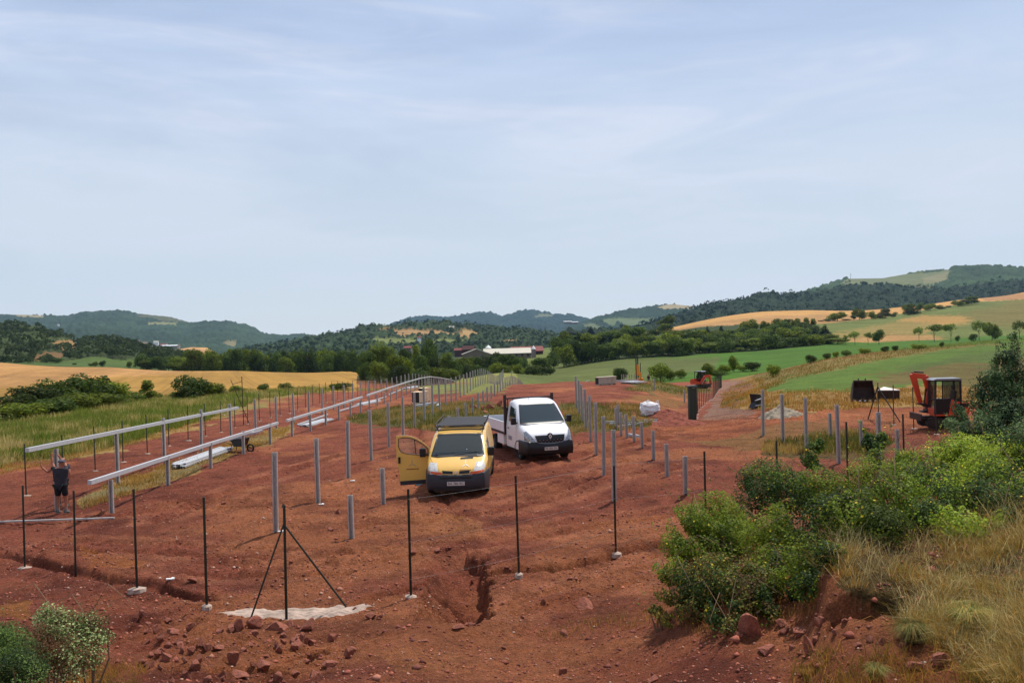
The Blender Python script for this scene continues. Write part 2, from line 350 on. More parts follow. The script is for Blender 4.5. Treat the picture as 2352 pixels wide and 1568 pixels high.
def mat_ground(name, fine=True):
    m, t, b = newmat(name); l = t.links.new
    at_ = N(t, 'ShaderNodeAttribute', attribute_name='Col'); tc = N(t, 'ShaderNodeTexCoord')
    b.inputs['Roughness'].default_value = .95; b.inputs['Specular IOR Level'].default_value = .1
    val = None
    def noise(sc, lo, hi, det=5.0, a=.3, c=.7, rough=.6, vec=None):
        n = N(t, 'ShaderNodeTexNoise', i_Scale=sc, i_Detail=det, i_Roughness=rough); l(vec or tc.outputs['Object'], n.inputs['Vector'])
        r = N(t, 'ShaderNodeMapRange'); r.inputs[1].default_value = a; r.inputs[2].default_value = c; r.inputs[3].default_value = lo; r.inputs[4].default_value = hi
        l(n.outputs[0], r.inputs[0]); return n, r
    def mul(a, bb):
        x = N(t, 'ShaderNodeMath', operation='MULTIPLY'); l(a, x.inputs[0]); l(bb, x.inputs[1]); return x.outputs[0]
    if fine:
        na, ra = noise(1.1, .72, 1.28); nb, rb = noise(8, .45, 1.5, 9.0, .3, .7, .78); nc, rc = noise(48, .5, 1.5, 4.0)
        v = mul(mul(ra.outputs[0], rb.outputs[0]), rc.outputs[0])
    else:
        na, ra = noise(.05, .85, 1.15); nb, rb = noise(.5, .82, 1.18); nc, rc = noise(2.5, .8, 1.2); v = mul(mul(ra.outputs[0], rb.outputs[0]), rc.outputs[0])
    hs = N(t, 'ShaderNodeHueSaturation'); l(at_.outputs['Color'], hs.inputs['Color']); l(v, hs.inputs['Value'])
    out = hs.outputs[0]
    if fine:
        # pale chips of stone and tan dust lying in the red earth
        vo = N(t, 'ShaderNodeTexVoronoi', i_Scale=16.0); l(tc.outputs['Object'], vo.inputs['Vector'])
        lt = N(t, 'ShaderNodeMath', operation='LESS_THAN'); lt.inputs[1].default_value = .17; l(vo.outputs['Distance'], lt.inputs[0])
        sp = N(t, 'ShaderNodeSeparateColor'); l(vo.outputs['Color'], sp.inputs[0])
        g2 = N(t, 'ShaderNodeMath', operation='GREATER_THAN'); g2.inputs[1].default_value = .76; l(sp.outputs[0], g2.inputs[0])
        mm = mul(mul(lt.outputs[0], g2.outputs[0]), at_.outputs['Alpha'])
        mxx = N(t, 'ShaderNodeMix', data_type='RGBA'); mxx.inputs[7].default_value = (.42, .27, .2, 1); l(mm, mxx.inputs[0]); l(out, mxx.inputs[6]); out = mxx.outputs[2]
        nd, rd = noise(.55, 0, .75, 5.0, .52, .75)
        md = mul(rd.outputs[0], at_.outputs['Alpha'])
        mxd = N(t, 'ShaderNodeMix', data_type='RGBA'); mxd.inputs[7].default_value = (*C(165, 98, 62), 1); l(md, mxd.inputs[0]); l(out, mxd.inputs[6]); out = mxd.outputs[2]
        sb = N(t, 'ShaderNodeTexNoise', i_Scale=14.0, i_Detail=8.0, i_Roughness=.75); l(tc.outputs['Object'], sb.inputs['Vector'])
        bp = N(t, 'ShaderNodeBump', i_Strength=1.0, i_Distance=.2); l(sb.outputs[0], bp.inputs['Height']); l(bp.outputs[0], b.inputs['Normal'])
    else:
        sb = N(t, 'ShaderNodeTexNoise', i_Scale=1.2, i_Detail=6.0, i_Roughness=.7); l(tc.outputs['Object'], sb.inputs['Vector'])
        bp = N(t, 'ShaderNodeBump', i_Strength=.5, i_Distance=.5); l(sb.outputs[0], bp.inputs['Height']); l(bp.outputs[0], b.inputs['Normal'])
    l(out, b.inputs['Base Color'])
    return m
MG_NEAR = mat_ground('red_earth'); MG_FAR = mat_ground('field_soil', False)
M_LEAF = mat_leaf('foliage', .40, .65, .10, 2.05); M_GRASS = mat_leaf('grass_blades', .4, .7, .1, 1.35)
M_BARK = mat('bark', (.09, .07, .05), .9, nscale=20, namp=.4)
M_STEEL = mat('galvanised_steel', (.44, .42, .40), .5, .3, .5, 9, .22)
M_ALU = mat('bright_galvanised_sheet', (.47, .47, .48), .45, .15, .5, 12, .1)
M_GREENPOST = mat('dark_green_steel', (.012, .025, .016), .4, 0, .5)
M_WIRE = mat('pale_wire', (.45, .45, .42), .4, .6)
M_CONC = mat('concrete', (.38, .28, .22), .95, nscale=3.5, namp=.34, bump=.9, bscale=14)
M_ROCK = mat('red_sandstone', C(160, 94, 72), .92, nscale=3.2, namp=.4, bump=1.0, bscale=9)
# ---------------------------------------------------------------- what grows or lies where (measured outlines)
EARTH = C(160, 89, 66); TAN = C(200, 126, 82); ORANGE = C(190, 108, 66)
GOLDG = C(160, 122, 70); OLIVE = C(112, 104, 56); MEAD = C(120, 128, 66); WHEAT = C(182, 136, 82); WHEAT2 = C(168, 128, 62)
GREEN = C(74, 108, 30); GREEN2 = C(86, 108, 40); BROWNG = C(104, 88, 48); PALEG = C(116, 112, 60); STUB = C(160, 124, 74)
Z = lambda f, *p: [f(*q) for q in p]
zones = [  # name, outline, nearest, farthest, colour, earthiness, raggedness in px
 ('meadow', Z(z1, (-500,800),(0,620),(400,560),(1000,560),(1600,560),(2600,590),(3400,600),(3400,720),(2352,680),(1750,735),(1540,830),(1350,905),(1100,965),(950,1020),(700,1080),(450,1130),(200,1170),(0,1215),(-500,1330)), 38, 125, MEAD, 0, 14),
 ('meadow', Z(z1, (0,1110),(450,1060),(950,960),(1350,860),(1560,800),(2000,700),(2000,735),(1560,850),(1350,925),(950,1040),(700,1105),(450,1160),(200,1200),(0,1240)), 30, 120, C(150,118,70), .3, 16),
 ('wheat_field', [(-400,780),(-10,780),(820,780),(820,872),(790,885),(560,905),(480,905),(300,915),(0,960),(-400,980)], 104, 345, WHEAT, 0, 2),
 ('wheat_field', [(-400,905),(0,890),(200,868),(400,858),(560,848),(820,850),(820,900),(400,925),(0,970),(-400,990)], 104, 345, WHEAT2, 0, 8),
 ('green_field', [(-400,780),(830,780),(830,890),(-400,890)], 345, 470, C(60,70,36), 0, 4),
 ('green_field', [(-400,780),(450,780),(450,850),(-400,850)], 440, 760, C(80,98,46), 0, 2),
 ('ground', Z(z1, (540,1430),(760,1290),(1100,1200),(1500,1060),(1700,1000),(1950,920),(2000,905),(1900,1010),(1600,1110),(1300,1230),(1100,1320),(800,1400),(560,1490)), 24, 60, C(178,140,82), .3, 14),
 ('ground', Z(z2, (140,880),(400,800),(560,790),(750,780),(1000,770),(1300,800),(1300,930),(900,960),(700,960),(380,935),(200,910)), 28, 75, OLIVE, .3, 10),
 ('ground', Z(z2, (1580,775),(1800,780),(2100,790),(2280,880),(2200,930),(2000,960),(1800,960),(1640,1000),(1560,950)), 28, 75, C(120,108,56), .4, 16),
 ('ground', Z(z2, (2000,690),(2260,610),(2600,600),(2600,690),(2400,720),(2300,720)), 55, 130, C(126,116,64), .3, 10),
 ('ground', Z(z2, (1900,790),(2150,720),(2500,700),(2500,730),(2250,900),(2200,930),(2020,880)), 45, 110, C(160,112,66), .6, 14),
 ('ground', Z(z3, (-350,1180),(0,1160),(400,1110),(1000,1080),(1700,1050),(2352,1080),(2352,1200),(1700,1180),(1300,1160),(1000,1150),(600,1260),(300,1290),(-100,1290),(-350,1260)), 30, 60, C(174,100,64), 1, 10),
 ('ground', Z(z3, (-100,1290),(300,1290),(600,1180),(1050,1160),(1200,1260),(1000,1340),(500,1370),(200,1330)), 22, 50, C(158,112,68), .5, 14),
 ('ground', Z(z3, (700,1270),(1250,1200),(1500,1300),(1400,1400),(600,1400)), 22, 45, C(124,98,58), .3, 14),
 ('ground', Z(z3, (180,1140),(300,950),(300,880),(560,870),(530,920),(500,960),(440,1050),(560,1100),(500,1130)), 45, 170, C(158,120,100), .6, 6),
 ('meadow', Z(z3, (300,860),(500,830),(760,800),(1000,740),(1700,640),(2352,590),(2800,560),(2800,1100),(2352,1040),(1640,1045),(1300,1065),(900,1085),(640,1085),(430,1070),(470,980),(540,900),(420,880)), 44, 215, C(150, 118, 70), .1, 8),
 ('meadow', Z(z3, (520,830),(760,795),(1000,735),(1700,635),(2352,585),(2352,625),(1800,680),(1300,775),(900,840),(560,900)), 60, 215, C(128, 108, 60), .1, 10),
 ('meadow', Z(z3, (600,955),(760,865),(1000,820),(1300,758),(1800,668),(2352,608),(2800,580),(2800,930),(2352,930),(1900,915),(1150,935),(800,955)), 44, 215, GREEN2, 0, 10),
 ('meadow', Z(z3, (1200,870),(1600,800),(2352,700),(2800,650),(2800,900),(2352,920),(1800,905),(1300,905)), 44, 215, C(104,92,48), 0, 22),
 ('meadow', Z(z3, (1500,800),(1900,715),(2352,650),(2352,700),(1900,760),(1500,830)), 44, 215, C(84,98,44), 0, 8),
 ('green_field', [(1200,700),(2700,700),(2700,930),(1200,930)], 150, 400, GREEN, 0, 0),
 ('green_field', Z(z3, (-1100,760),(-300,720),(300,720),(300,790),(-200,880),(-1100,960)), 150, 400, C(94,102,50), 0, 10),
 ('green_field', Z(z2, (880,540),(1300,540),(1300,660),(880,690)), 140, 330, C(136,134,66), 0, 5),
 ('stubble_field', [(1200,600),(2700,600),(2700,850),(1200,850)], 400, 1400, C(106,114,56), 0, 0),
 ('stubble_field', Z(z3, (1040,600),(1040,560),(1300,520),(1700,440),(2060,440),(1980,490),(1700,560),(1900,600),(1500,625),(1100,620)), 385, 1000, C(140,122,66), 0, 7),
 ('stubble_field', Z(z3, (1060,615),(1400,570),(1700,575),(1850,600),(1400,628)), 385, 700, C(172,132,80), 0, 6),
 ('stubble_field', Z(z3, (1650,440),(2040,440),(1960,480),(1800,505),(1500,470)), 385, 1000, C(168,132,72), 0, 7),
 ('stubble_field', Z(z3, (1900,440),(2352,330),(2900,290),(2900,480),(2352,520),(2000,500)), 385, 1000, C(118,108,56), 0, 16),
 ('wheat_field', Z(z3, (-250,700),(-250,520),(0,495),(300,430),(600,400),(900,390),(1500,370),(2000,290),(2352,265),(2900,215),(2900,300),(2352,332),(2100,345),(2030,345),(1500,430),(1060,480),(880,500),(700,560),(300,640)), 520, 1400, C(198,150,88), 0, 1.5),
 ('wheat_field', Z(z3, (-250,700),(-250,560),(0,530),(300,478),(600,445),(900,437),(1300,436),(1500,420),(1500,440),(1060,490),(880,500),(700,560),(300,640)), 520, 1100, C(176,134,84), 0, 1),
 ('wheat_field', Z(z3, (2030,312),(2352,292),(2900,250),(2900,300),(2352,330),(2100,343)), 520, 1100, C(172,128,84), 0, 1),
 ('green_field', Z(z3, (1580,350),(1820,305),(1850,335),(1700,348)), 760, 1400, C(84,108,50), 0, 1),
 ('ground', [(1265,745),(1320,740),(1548,752),(1720,745),(1870,745),(1890,792),(1760,812),(1560,822),(1300,838),(1265,830)], 350, 640, C(60, 72, 38), 0, 3),
 # bank in front, right
 ('ground', Z(z6, (1000,560),(1500,480),(2400,380),(5000,300),(5000,1900),(2400,1700),(1900,1480),(1750,1340),(1500,1200),(1300,1050),(1080,900)), 3, 16, C(122,98,58), .4, 26),
 ('ground', Z(z6, (0,1180),(300,1280),(700,1180),(1000,1150),(1200,880),(1100,500),(300,500),(120,800)), 6, 20, C(140, 74, 52), 1, 4),
 ('ground', Z(z6, (1850,1330),(2400,1200),(2400,1700),(1950,1560)), 3, 12, C(128,104,60), .4, 20),
 ('ground', Z(z4, (-100,1000),(500,1250),(800,1396),(-100,1500)), 3, 14, C(110,80,50), .5, 20),
 ('ground', Z(z5, (470,250),(700,270),(1050,300),(1040,380),(760,400),(620,350)), 12, 30, C(182,116,72), 1, 14),
 ('ground', Z(z5, (300,1200),(600,1170),(1000,1250),(900,1330),(500,1330)), 6, 13, C(180,112,72), 1, 18),
 ('ground', Z(z4, (500,480),(1000,540),(1000,600),(600,590)), 12, 30, C(176,104,58), 1, 14),
 ('ground', Z(z4, (0,800),(250,830),(200,960),(0,940)), 8, 20, C(176,112,62), .8, 16),
]
def inpoly(u, v, poly):
    r = np.zeros(u.shape, bool); n = len(poly)
    for i in range(n):
        x0, y0 = poly[i]; x1, y1 = poly[(i+1) % n]
        if y0 == y1: continue
        c = ((y0 > v) != (y1 > v)) & (u < (x1-x0)*(v-y0)/(y1-y0)+x0); r ^= c
    return r
def paint(x, y, z, jx=None, jy=None):
    u, v = proj(x, y, z); n = len(x)
    col = np.zeros((n, 4)); col[:, :3] = EARTH; col[:, 3] = 1; zn = np.zeros(n, np.int8)
    fe = sm(150, 260, y)[:, None]; col = col*(1-fe)+np.array([*C(70, 78, 44), 0])*fe
    ja = fbm(x*.45, y*.45, 4, 71); jb = fbm(x*.45+50, y*.45, 4, 77); far = y > 150
    ja = np.where(far, fbm(x*.03, y*.03, 3, 71), ja)
    for k, (nm, poly, y0, y1, c, e, jt) in enumerate(zones):
        pu = [p[0] for p in poly]; pv = [p[1] for p in poly]
        m = (y > y0) & (y < y1) & (u > min(pu)-jt) & (u < max(pu)+jt) & (v > min(pv)-jt) & (v < max(pv)+jt)
        idx = np.nonzero(m)[0]
        if not len(idx): continue
        s = 2.2*jt
        q = inpoly(u[idx]+s*ja[idx], v[idx]+s*.6*jb[idx], poly); idx = idx[q]
        col[idx, :3] = c; col[idx, 3] = e; zn[idx] = ZN.index(nm)
    return col, zn
ZN = ['ground', 'meadow', 'wheat_field', 'green_field', 'stubble_field']
def fan():
    ly = np.concatenate([np.linspace(math.log(3.2), math.log(40), 640)[:-1], np.linspace(math.log(40), math.log(1380), 470)])
    sx = np.concatenate([np.linspace(-2.2, -.66, 110)[:-1], np.linspace(-.66, .66, 1000), np.linspace(.66, 2.2, 110)[1:]])
    Y, S = np.meshgrid(np.exp(ly), sx, indexing='ij'); X = S*Y
    x = X.ravel(); y = Y.ravel(); z = gz(x, y)
    col, zn = paint(x, y, z)
    # natural tone drift of the ground: tufts of weed and drier earth
    t = fbm(x*.25, y*.25, 4, 90); g = np.clip((t-.10)*3.0, 0, .68)*(y < 130)*(zn == 0)*(col[:, 3] > .5)
    col[:, :3] = col[:, :3]*(1-g[:, None])+np.array(TAN)*g[:, None]
    t = fbm(x*.6+33, y*.6, 4, 95); g = np.clip((t-.05)*2.2, 0, .5)*(y < 130)*(zn == 0)*(col[:, 3] > .5)
    col[:, :3] = col[:, :3]*(1-g[:, None])+np.array(C(112, 56, 42))*g[:, None]
    near = y < 75; dr = np.full(x.shape, 9.0)
    for rt in RUTS:
        d_, s_, _ = seg_dist(x[near], y[near], rt); dr[near] = np.minimum(dr[near], np.abs(d_-.75))
    g = (1-sm(.12, .42, dr))*.5*(zn == 0)*(col[:, 3] > .4)*np.clip(.6+1.2*fbm(x*1.3, y*1.3, 3, 44), 0, 1)
    col[:, :3] = col[:, :3]*(1-g[:, None])+np.array(C(212, 136, 98))*g[:, None]
    # crop rows, tramlines and mottling in the fields
    c3, s3 = math.cos(.35), math.sin(.35); xp = x*c3+y*s3; yp = -x*s3+y*c3
    rowz = fbm(xp*.9, yp*.02, 3, 55)*.16+fbm(xp*.08, yp*.01, 2, 56)*.14; tl = np.abs((xp/14) % 1-.5); tram = ((tl < .022)|(np.abs(tl-.075) < .02))*(y < 330)*(x < 0)
    col[:, :3] *= np.where((zn == 2)|(zn == 3)|(zn == 4), 1+rowz-.17*tram, 1)[:, None]
    f = (zn > 0)
    mot = fbm(x*.05, y*.12, 4, 97)
    col[:, :3] *= np.where(f, 1+.16*mot, 1)[:, None]
    me_ = (zn == 1)
    t = fbm(x*.3, y*.3, 4, 99); g = np.clip(.5+t*2.2, 0, 1)*.75*me_*(x < 0)
    col[:, :3] = col[:, :3]*(1-g[:, None])+np.array(C(132, 120, 66))*g[:, None]
    nr, nc = Y.shape; idx = np.arange(nr*nc).reshape(nr, nc)
    Fc = np.stack([idx[:-1, :-1], idx[:-1, 1:], idx[1:, 1:], idx[1:, :-1]], -1).reshape(-1, 4)
    V = np.stack([x, y, z], 1); fz = zn[Fc[:, 0]]
    # ground nearer than 150 m and anything unpainted is the ground
    for k, nm in enumerate(ZN):
        ff = Fc[fz == k]
        if not len(ff): continue
        use, inv = np.unique(ff, return_inverse=True)
        cc = col[use]
        o = link(nm, meshnp(nm, V[use], inv.reshape(-1, 4), MG_NEAR if k == 0 else MG_FAR, cc, True)); o['kind'] = 'structure'
fan()
# ---------------------------------------------------------------- far hills: real ridges at their distances
M_HILL = mat_ground('hill_cover', False); RD = []
FOR1 = C(54, 66, 36); FOR2 = C(44, 56, 32)
def ridge(name, crest, Yc, Y0, vb, paintz, base, amp, cell, du=2.2, rows=110, p=1.0, u0=None, u1=None, seed=0, gul=.10):
    cu = np.array([c[0] for c in crest], float); cv = np.array([c[1] for c in crest], float)
    us = np.arange(cu[0] if u0 is None else u0, (cu[-1] if u1 is None else u1)+du, du); vs = np.interp(us, cu, cv)
    a, b = ray(us, vs); zc = CH+b*Yc
    hor = 784-F*0; a2, b2 = ray(us, np.full(us.shape, float(vb))); zb = CH+b2*Y0
    t = np.concatenate([np.linspace(0, 1, rows), 1+np.linspace(0, 1, 16)[1:]*.8])
    T, S = np.meshgrid(t, a, indexing='ij')
    Y = np.where(T <= 1, Y0+(Yc-Y0)*T, Yc+(Yc-Y0)*(T-1)); X = S*Y
    ts = np.clip(T, 0, 1)**p
    zs = zb[None]+(zc-zb)[None]*ts
    zs = np.where(T > 1, zc[None]-(np.abs(zc-zb)[None]+20)*(T-1)*.9, zs)
    w = np.clip(T*(1-T)*4, 0, 1)*(T < 1)
    H = np.abs(zc-zb)[None]
    zs = zs+w*gul*H*fbm(X/(Yc*.06), Y/(Yc*.10), 4, 100+seed)*1.6
    x, y, z = X.ravel(), Y.ravel(), zs.ravel()
    u, v = proj(x, y, z)
    col = np.zeros((len(x), 4)); col[:, :3] = base; wood = np.ones(len(x))
    t1 = fbm(x/cell/9, y/cell/9, 4, 5+seed)
    col[:, :3] *= (1+.5*t1)[:, None]
    for poly, c, isw in paintz:
        j = 2.2*fbm(x/cell/3, y/cell/3, 3, 33); q = inpoly(u+2*j, v+j, poly) & (T.ravel() <= 1.02)
        col[q, :3] = c; wood[q] = isw
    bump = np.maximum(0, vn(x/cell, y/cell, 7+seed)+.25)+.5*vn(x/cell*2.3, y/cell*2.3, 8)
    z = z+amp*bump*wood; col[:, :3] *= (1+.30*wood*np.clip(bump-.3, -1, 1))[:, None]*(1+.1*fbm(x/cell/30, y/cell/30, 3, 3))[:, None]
    col[:, 3] = 0; col = np.clip(col, .002, 1)
    nr, nc = T.shape; idx = np.arange(nr*nc).reshape(nr, nc)
    Fc = np.stack([idx[:-1, :-1], idx[:-1, 1:], idx[1:, 1:], idx[1:, :-1]], -1).reshape(-1, 4)
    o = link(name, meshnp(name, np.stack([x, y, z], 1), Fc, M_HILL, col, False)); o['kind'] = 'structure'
    RD.append((x, y, z, wood, T.ravel()))
zc_ = lambda x, y: ((1200+x/2.138)/1.7415, (1200+y/2.138)/1.7415)       # enlargement of the centre hills
zd_ = lambda x, y: ((3000+x/2.146)/1.7415, (1000+y/2.146)/1.7415)       # right hills
ze_ = lambda x, y: ((x/2.352)/1.7415, (1200+y/2.352)/1.7415)            # left hills
zf_ = lambda x, y: ((2200+x/2.352)/1.7415, (1150+y/2.352)/1.7415)       # right of centre
FAR = C(54, 70, 48)
# far blue mountains in the centre
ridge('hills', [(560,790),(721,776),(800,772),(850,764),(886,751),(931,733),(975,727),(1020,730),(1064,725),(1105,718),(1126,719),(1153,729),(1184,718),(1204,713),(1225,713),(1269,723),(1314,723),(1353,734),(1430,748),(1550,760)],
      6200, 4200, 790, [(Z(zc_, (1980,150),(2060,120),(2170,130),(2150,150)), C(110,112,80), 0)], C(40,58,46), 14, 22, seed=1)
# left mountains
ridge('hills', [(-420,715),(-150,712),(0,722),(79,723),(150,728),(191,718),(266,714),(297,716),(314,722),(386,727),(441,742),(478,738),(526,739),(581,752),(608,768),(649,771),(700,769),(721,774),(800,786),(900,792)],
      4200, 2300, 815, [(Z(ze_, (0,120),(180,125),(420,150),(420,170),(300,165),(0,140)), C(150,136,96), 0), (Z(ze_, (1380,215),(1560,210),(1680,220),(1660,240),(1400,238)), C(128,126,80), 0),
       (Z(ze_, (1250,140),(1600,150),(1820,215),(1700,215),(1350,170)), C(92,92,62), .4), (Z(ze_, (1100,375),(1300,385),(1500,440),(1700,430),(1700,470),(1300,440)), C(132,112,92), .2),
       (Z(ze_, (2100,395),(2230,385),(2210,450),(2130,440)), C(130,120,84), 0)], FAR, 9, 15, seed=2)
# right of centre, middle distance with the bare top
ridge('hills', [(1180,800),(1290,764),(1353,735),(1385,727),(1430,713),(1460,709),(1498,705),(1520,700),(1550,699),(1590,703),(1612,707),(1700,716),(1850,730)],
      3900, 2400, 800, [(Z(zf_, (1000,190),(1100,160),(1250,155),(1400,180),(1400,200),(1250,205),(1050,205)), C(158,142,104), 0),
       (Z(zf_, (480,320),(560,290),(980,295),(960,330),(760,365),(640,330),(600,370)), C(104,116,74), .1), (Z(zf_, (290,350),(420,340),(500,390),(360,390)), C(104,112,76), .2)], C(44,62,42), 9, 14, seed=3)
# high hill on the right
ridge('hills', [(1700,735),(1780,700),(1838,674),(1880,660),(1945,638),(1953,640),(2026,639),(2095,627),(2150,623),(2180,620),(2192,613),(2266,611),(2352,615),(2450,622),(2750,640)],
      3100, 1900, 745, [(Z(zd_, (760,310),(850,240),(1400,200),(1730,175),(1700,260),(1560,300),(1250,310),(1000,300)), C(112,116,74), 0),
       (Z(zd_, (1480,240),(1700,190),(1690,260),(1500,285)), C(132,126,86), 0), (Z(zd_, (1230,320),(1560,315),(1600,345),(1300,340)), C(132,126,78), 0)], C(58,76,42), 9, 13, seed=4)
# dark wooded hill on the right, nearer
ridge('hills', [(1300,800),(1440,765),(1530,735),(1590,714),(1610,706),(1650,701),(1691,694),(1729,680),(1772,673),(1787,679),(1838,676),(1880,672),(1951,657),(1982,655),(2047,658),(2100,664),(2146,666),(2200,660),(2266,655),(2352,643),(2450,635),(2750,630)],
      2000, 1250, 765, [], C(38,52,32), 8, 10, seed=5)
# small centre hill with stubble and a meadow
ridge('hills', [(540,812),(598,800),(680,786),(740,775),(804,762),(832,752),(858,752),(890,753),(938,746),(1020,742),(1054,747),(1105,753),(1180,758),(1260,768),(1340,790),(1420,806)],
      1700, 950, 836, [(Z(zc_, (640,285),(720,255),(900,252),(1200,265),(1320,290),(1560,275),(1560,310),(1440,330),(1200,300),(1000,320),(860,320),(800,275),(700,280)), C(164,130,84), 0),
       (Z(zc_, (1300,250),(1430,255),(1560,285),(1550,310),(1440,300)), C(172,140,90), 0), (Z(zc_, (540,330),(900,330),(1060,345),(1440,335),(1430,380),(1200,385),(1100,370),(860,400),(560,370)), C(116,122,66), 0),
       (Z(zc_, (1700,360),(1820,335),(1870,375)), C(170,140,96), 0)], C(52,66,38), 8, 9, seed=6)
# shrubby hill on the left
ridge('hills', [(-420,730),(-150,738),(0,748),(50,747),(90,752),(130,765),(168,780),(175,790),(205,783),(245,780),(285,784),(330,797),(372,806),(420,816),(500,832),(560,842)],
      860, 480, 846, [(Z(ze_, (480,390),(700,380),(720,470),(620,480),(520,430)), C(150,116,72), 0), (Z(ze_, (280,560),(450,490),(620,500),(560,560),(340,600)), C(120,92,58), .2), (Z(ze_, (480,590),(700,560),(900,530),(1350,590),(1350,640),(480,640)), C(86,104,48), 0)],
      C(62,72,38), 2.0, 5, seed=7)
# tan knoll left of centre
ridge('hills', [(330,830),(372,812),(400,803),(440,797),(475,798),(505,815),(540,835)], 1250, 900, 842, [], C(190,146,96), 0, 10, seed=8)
fl = [(-9000, 900), (9000, 900), (9000, 9500), (-9000, 9500)]
o = link('valley_floor', meshnp('valley_floor', [(x, y, -42) for x, y in fl], [(0, 1, 2, 3)], M_HILL, np.array([[*C(70, 84, 48), 0]]*4))); o['kind'] = 'structure'

# ---------------------------------------------------------------- vegetation kit
def quads(c, s, asp=1.0, nrm=None, r=rng, upb=0.0):
    """leaf-sized quads centred at c (N,3), size s (N,)"""
    n = len(c); a = r.normal(size=(n, 3)); a /= np.linalg.norm(a, axis=1)[:, None]
    b = r.normal(size=(n, 3))
    if nrm is not None:
        m = nrm+.55*b; a = np.cross(m, a); a /= np.linalg.norm(a, axis=1)[:, None]+1e-9; b = np.cross(m, a)
    b -= a*(a*b).sum(1)[:, None]; b /= np.linalg.norm(b, axis=1)[:, None]+1e-9
    s = np.asarray(s)[:, None]; a = a*s*.5*asp; b = b*s*.5
    V = np.stack([c-a, c-b*.8, c+a, c+b*.8], 1).reshape(-1, 3)
    return V, np.arange(n*4).reshape(-1, 4)
def crown_pts(n, lobes, r=rng, shell=.45):
    w = np.array([l[3]**2 for l in lobes]); w /= w.sum(); k = r.choice(len(lobes), n, p=w)
    d = r.normal(size=(n, 3)); d /= np.linalg.norm(d, axis=1)[:, None]
    rad = 1-shell*r.random(n)**1.6
    Lb = np.array(lobes); sq = Lb[:, 4] if Lb.shape[1] > 4 else np.ones(len(Lb))
    p = d*rad[:, None]*Lb[k, 3][:, None]; p[:, 2] *= sq[k]
    return p+Lb[k, :3], d, k
def leafcol(n, base, r=rng, var=.35, yel=.15):
    b = np.array(base)[None]*(1+var*(r.random(n)-.5)*2)[:, None]; y = (r.random(n) < yel)
    b[y] = b[y]*np.array([1.5, 1.25, .8]); return np.clip(b, 0, 1)
def crown(name, lobes, n, size, base, asp=1., var=.4, yel=.1, shell=.5, gaps=.35, r=rng):
    p, d, k = crown_pts(int(n*1.5), lobes, r, shell)
    g = fbm(p[:, 0]*4.1+p[:, 2]*2.3, p[:, 1]*4.1+p[:, 2]*3.1, 3, 3+len(lobes)) > -gaps
    p, d = p[g][:n], d[g][:n]; n = len(p)
    V, Fc = quads(p, size*(.6+.8*r.random(n)), asp, d, r)
    c = leafcol(n, base, r, var, yel); V[:, 2] /= np.percentile(p[:, 2], 99.6)+size*.2; V[:, :2] *= .5/np.percentile(np.hypot(p[:, 0], p[:, 1]), 96)
    return meshnp(name, V, Fc, M_LEAF, np.repeat(c, 4, 0))
def lobes_round(k, r, w=.33, z0=.35, z1_=.86, rad=(.16, .24)):
    out = [(0, 0, (z0+z1_)/2, w*.85, (z1_-z0)/2/(w*.85)*.9)]
    for i in range(k):
        a = r.random()*6.28; q = r.random()
        zz = z0+(z1_-z0)*r.random(); rr = w*(.35+.5*r.random())*(1-.5*max(0, (zz-.6)/.4)); out.append((math.cos(a)*rr, math.sin(a)*rr, zz, rad[0]+(rad[1]-rad[0])*r.random(), .85))
    return out
GR1, GR2, GR3, GR4, GRD = C(84, 94, 40), C(64, 78, 38), C(98, 108, 50), C(56, 66, 36), C(34, 46, 30)
def trunkmesh(h=.45, r0=.025, lean=0, limbs=4):
    m = MB(); m.tube([(0, 0, -.06), (0, 0, .02), (lean*.5, 0, h*.5), (lean, 0, h)], [r0*1.35, r0, r0*.8, r0*.5], 7)
    for i in range(limbs):
        a = i*2.4+.5; z = h*(.55+.12*i); m.tube([(lean*.7, 0, z*.9), (math.cos(a)*.1, math.sin(a)*.1, z+.1), (math.cos(a)*.19, math.sin(a)*.19, z+.22)], [r0*.5, r0*.35, r0*.12], 5)
    return m.mesh('trunk', M_BARK)
TK = trunkmesh(); TKs = trunkmesh(.55, .02, .02)
KIND = {}
for i in range(4):
    KIND.setdefault('broad', []).append(crown('crown', lobes_round(9, rng, .33, .2, .86), 3000, .05, [GR1, GR2, GR1, GR2][i], var=.5))
for i in range(3):
    KIND.setdefault('low', []).append(crown('crown', lobes_round(9, rng, .44, .12, .8, (.2, .3)), 2600, .06, [GR1, GR4, GR2][i], var=.5))
for i in range(2):
    lb = [(0.02*math.sin(q*3), .02*math.cos(q*2), .15+.78*q/7, .17-.1*abs(q/7-.35)) for q in range(8)]
    KIND.setdefault('poplar', []).append(crown('crown', lb+[(.08, 0, .5, .1), (-.08, .03, .62, .09)], 2200, .045, [GR1, GR3][i], var=.45, gaps=.2))
for i in range(2):
    lb = [(0, 0, .12+.84*q/9, .24*(1-q/9.6)+.015, .55) for q in range(10)]
    KIND.setdefault('conifer', []).append(crown('crown', lb, 2000, .045, [GRD, C(44, 56, 38)][i], var=.3, yel=0, gaps=.3))
KIND['orchard'] = [crown('crown', lobes_round(6, rng, .30, .5, .88, (.11, .17)), 900, .05, C(96, 106, 58), var=.4, shell=.8, gaps=.05) for i in range(2)]
KIND['bush'] = [crown('crown', [(0, 0, .42, .42, .95)]+[(math.cos(a)*.25, math.sin(a)*.25, .35+.3*rng.random(), .25, .9) for a in (0, 1.3, 2.5, 3.8, 5.1)], 2200, .06, c, var=.45) for c in (GR2, GR4, GR1)]
KIND['willow'] = [crown('crown', lobes_round(12, rng, .36, .15, .9, (.10, .17)), 4200, .035, C(88, 100, 50), var=.45, shell=.8, gaps=.1) for i in range(2)]
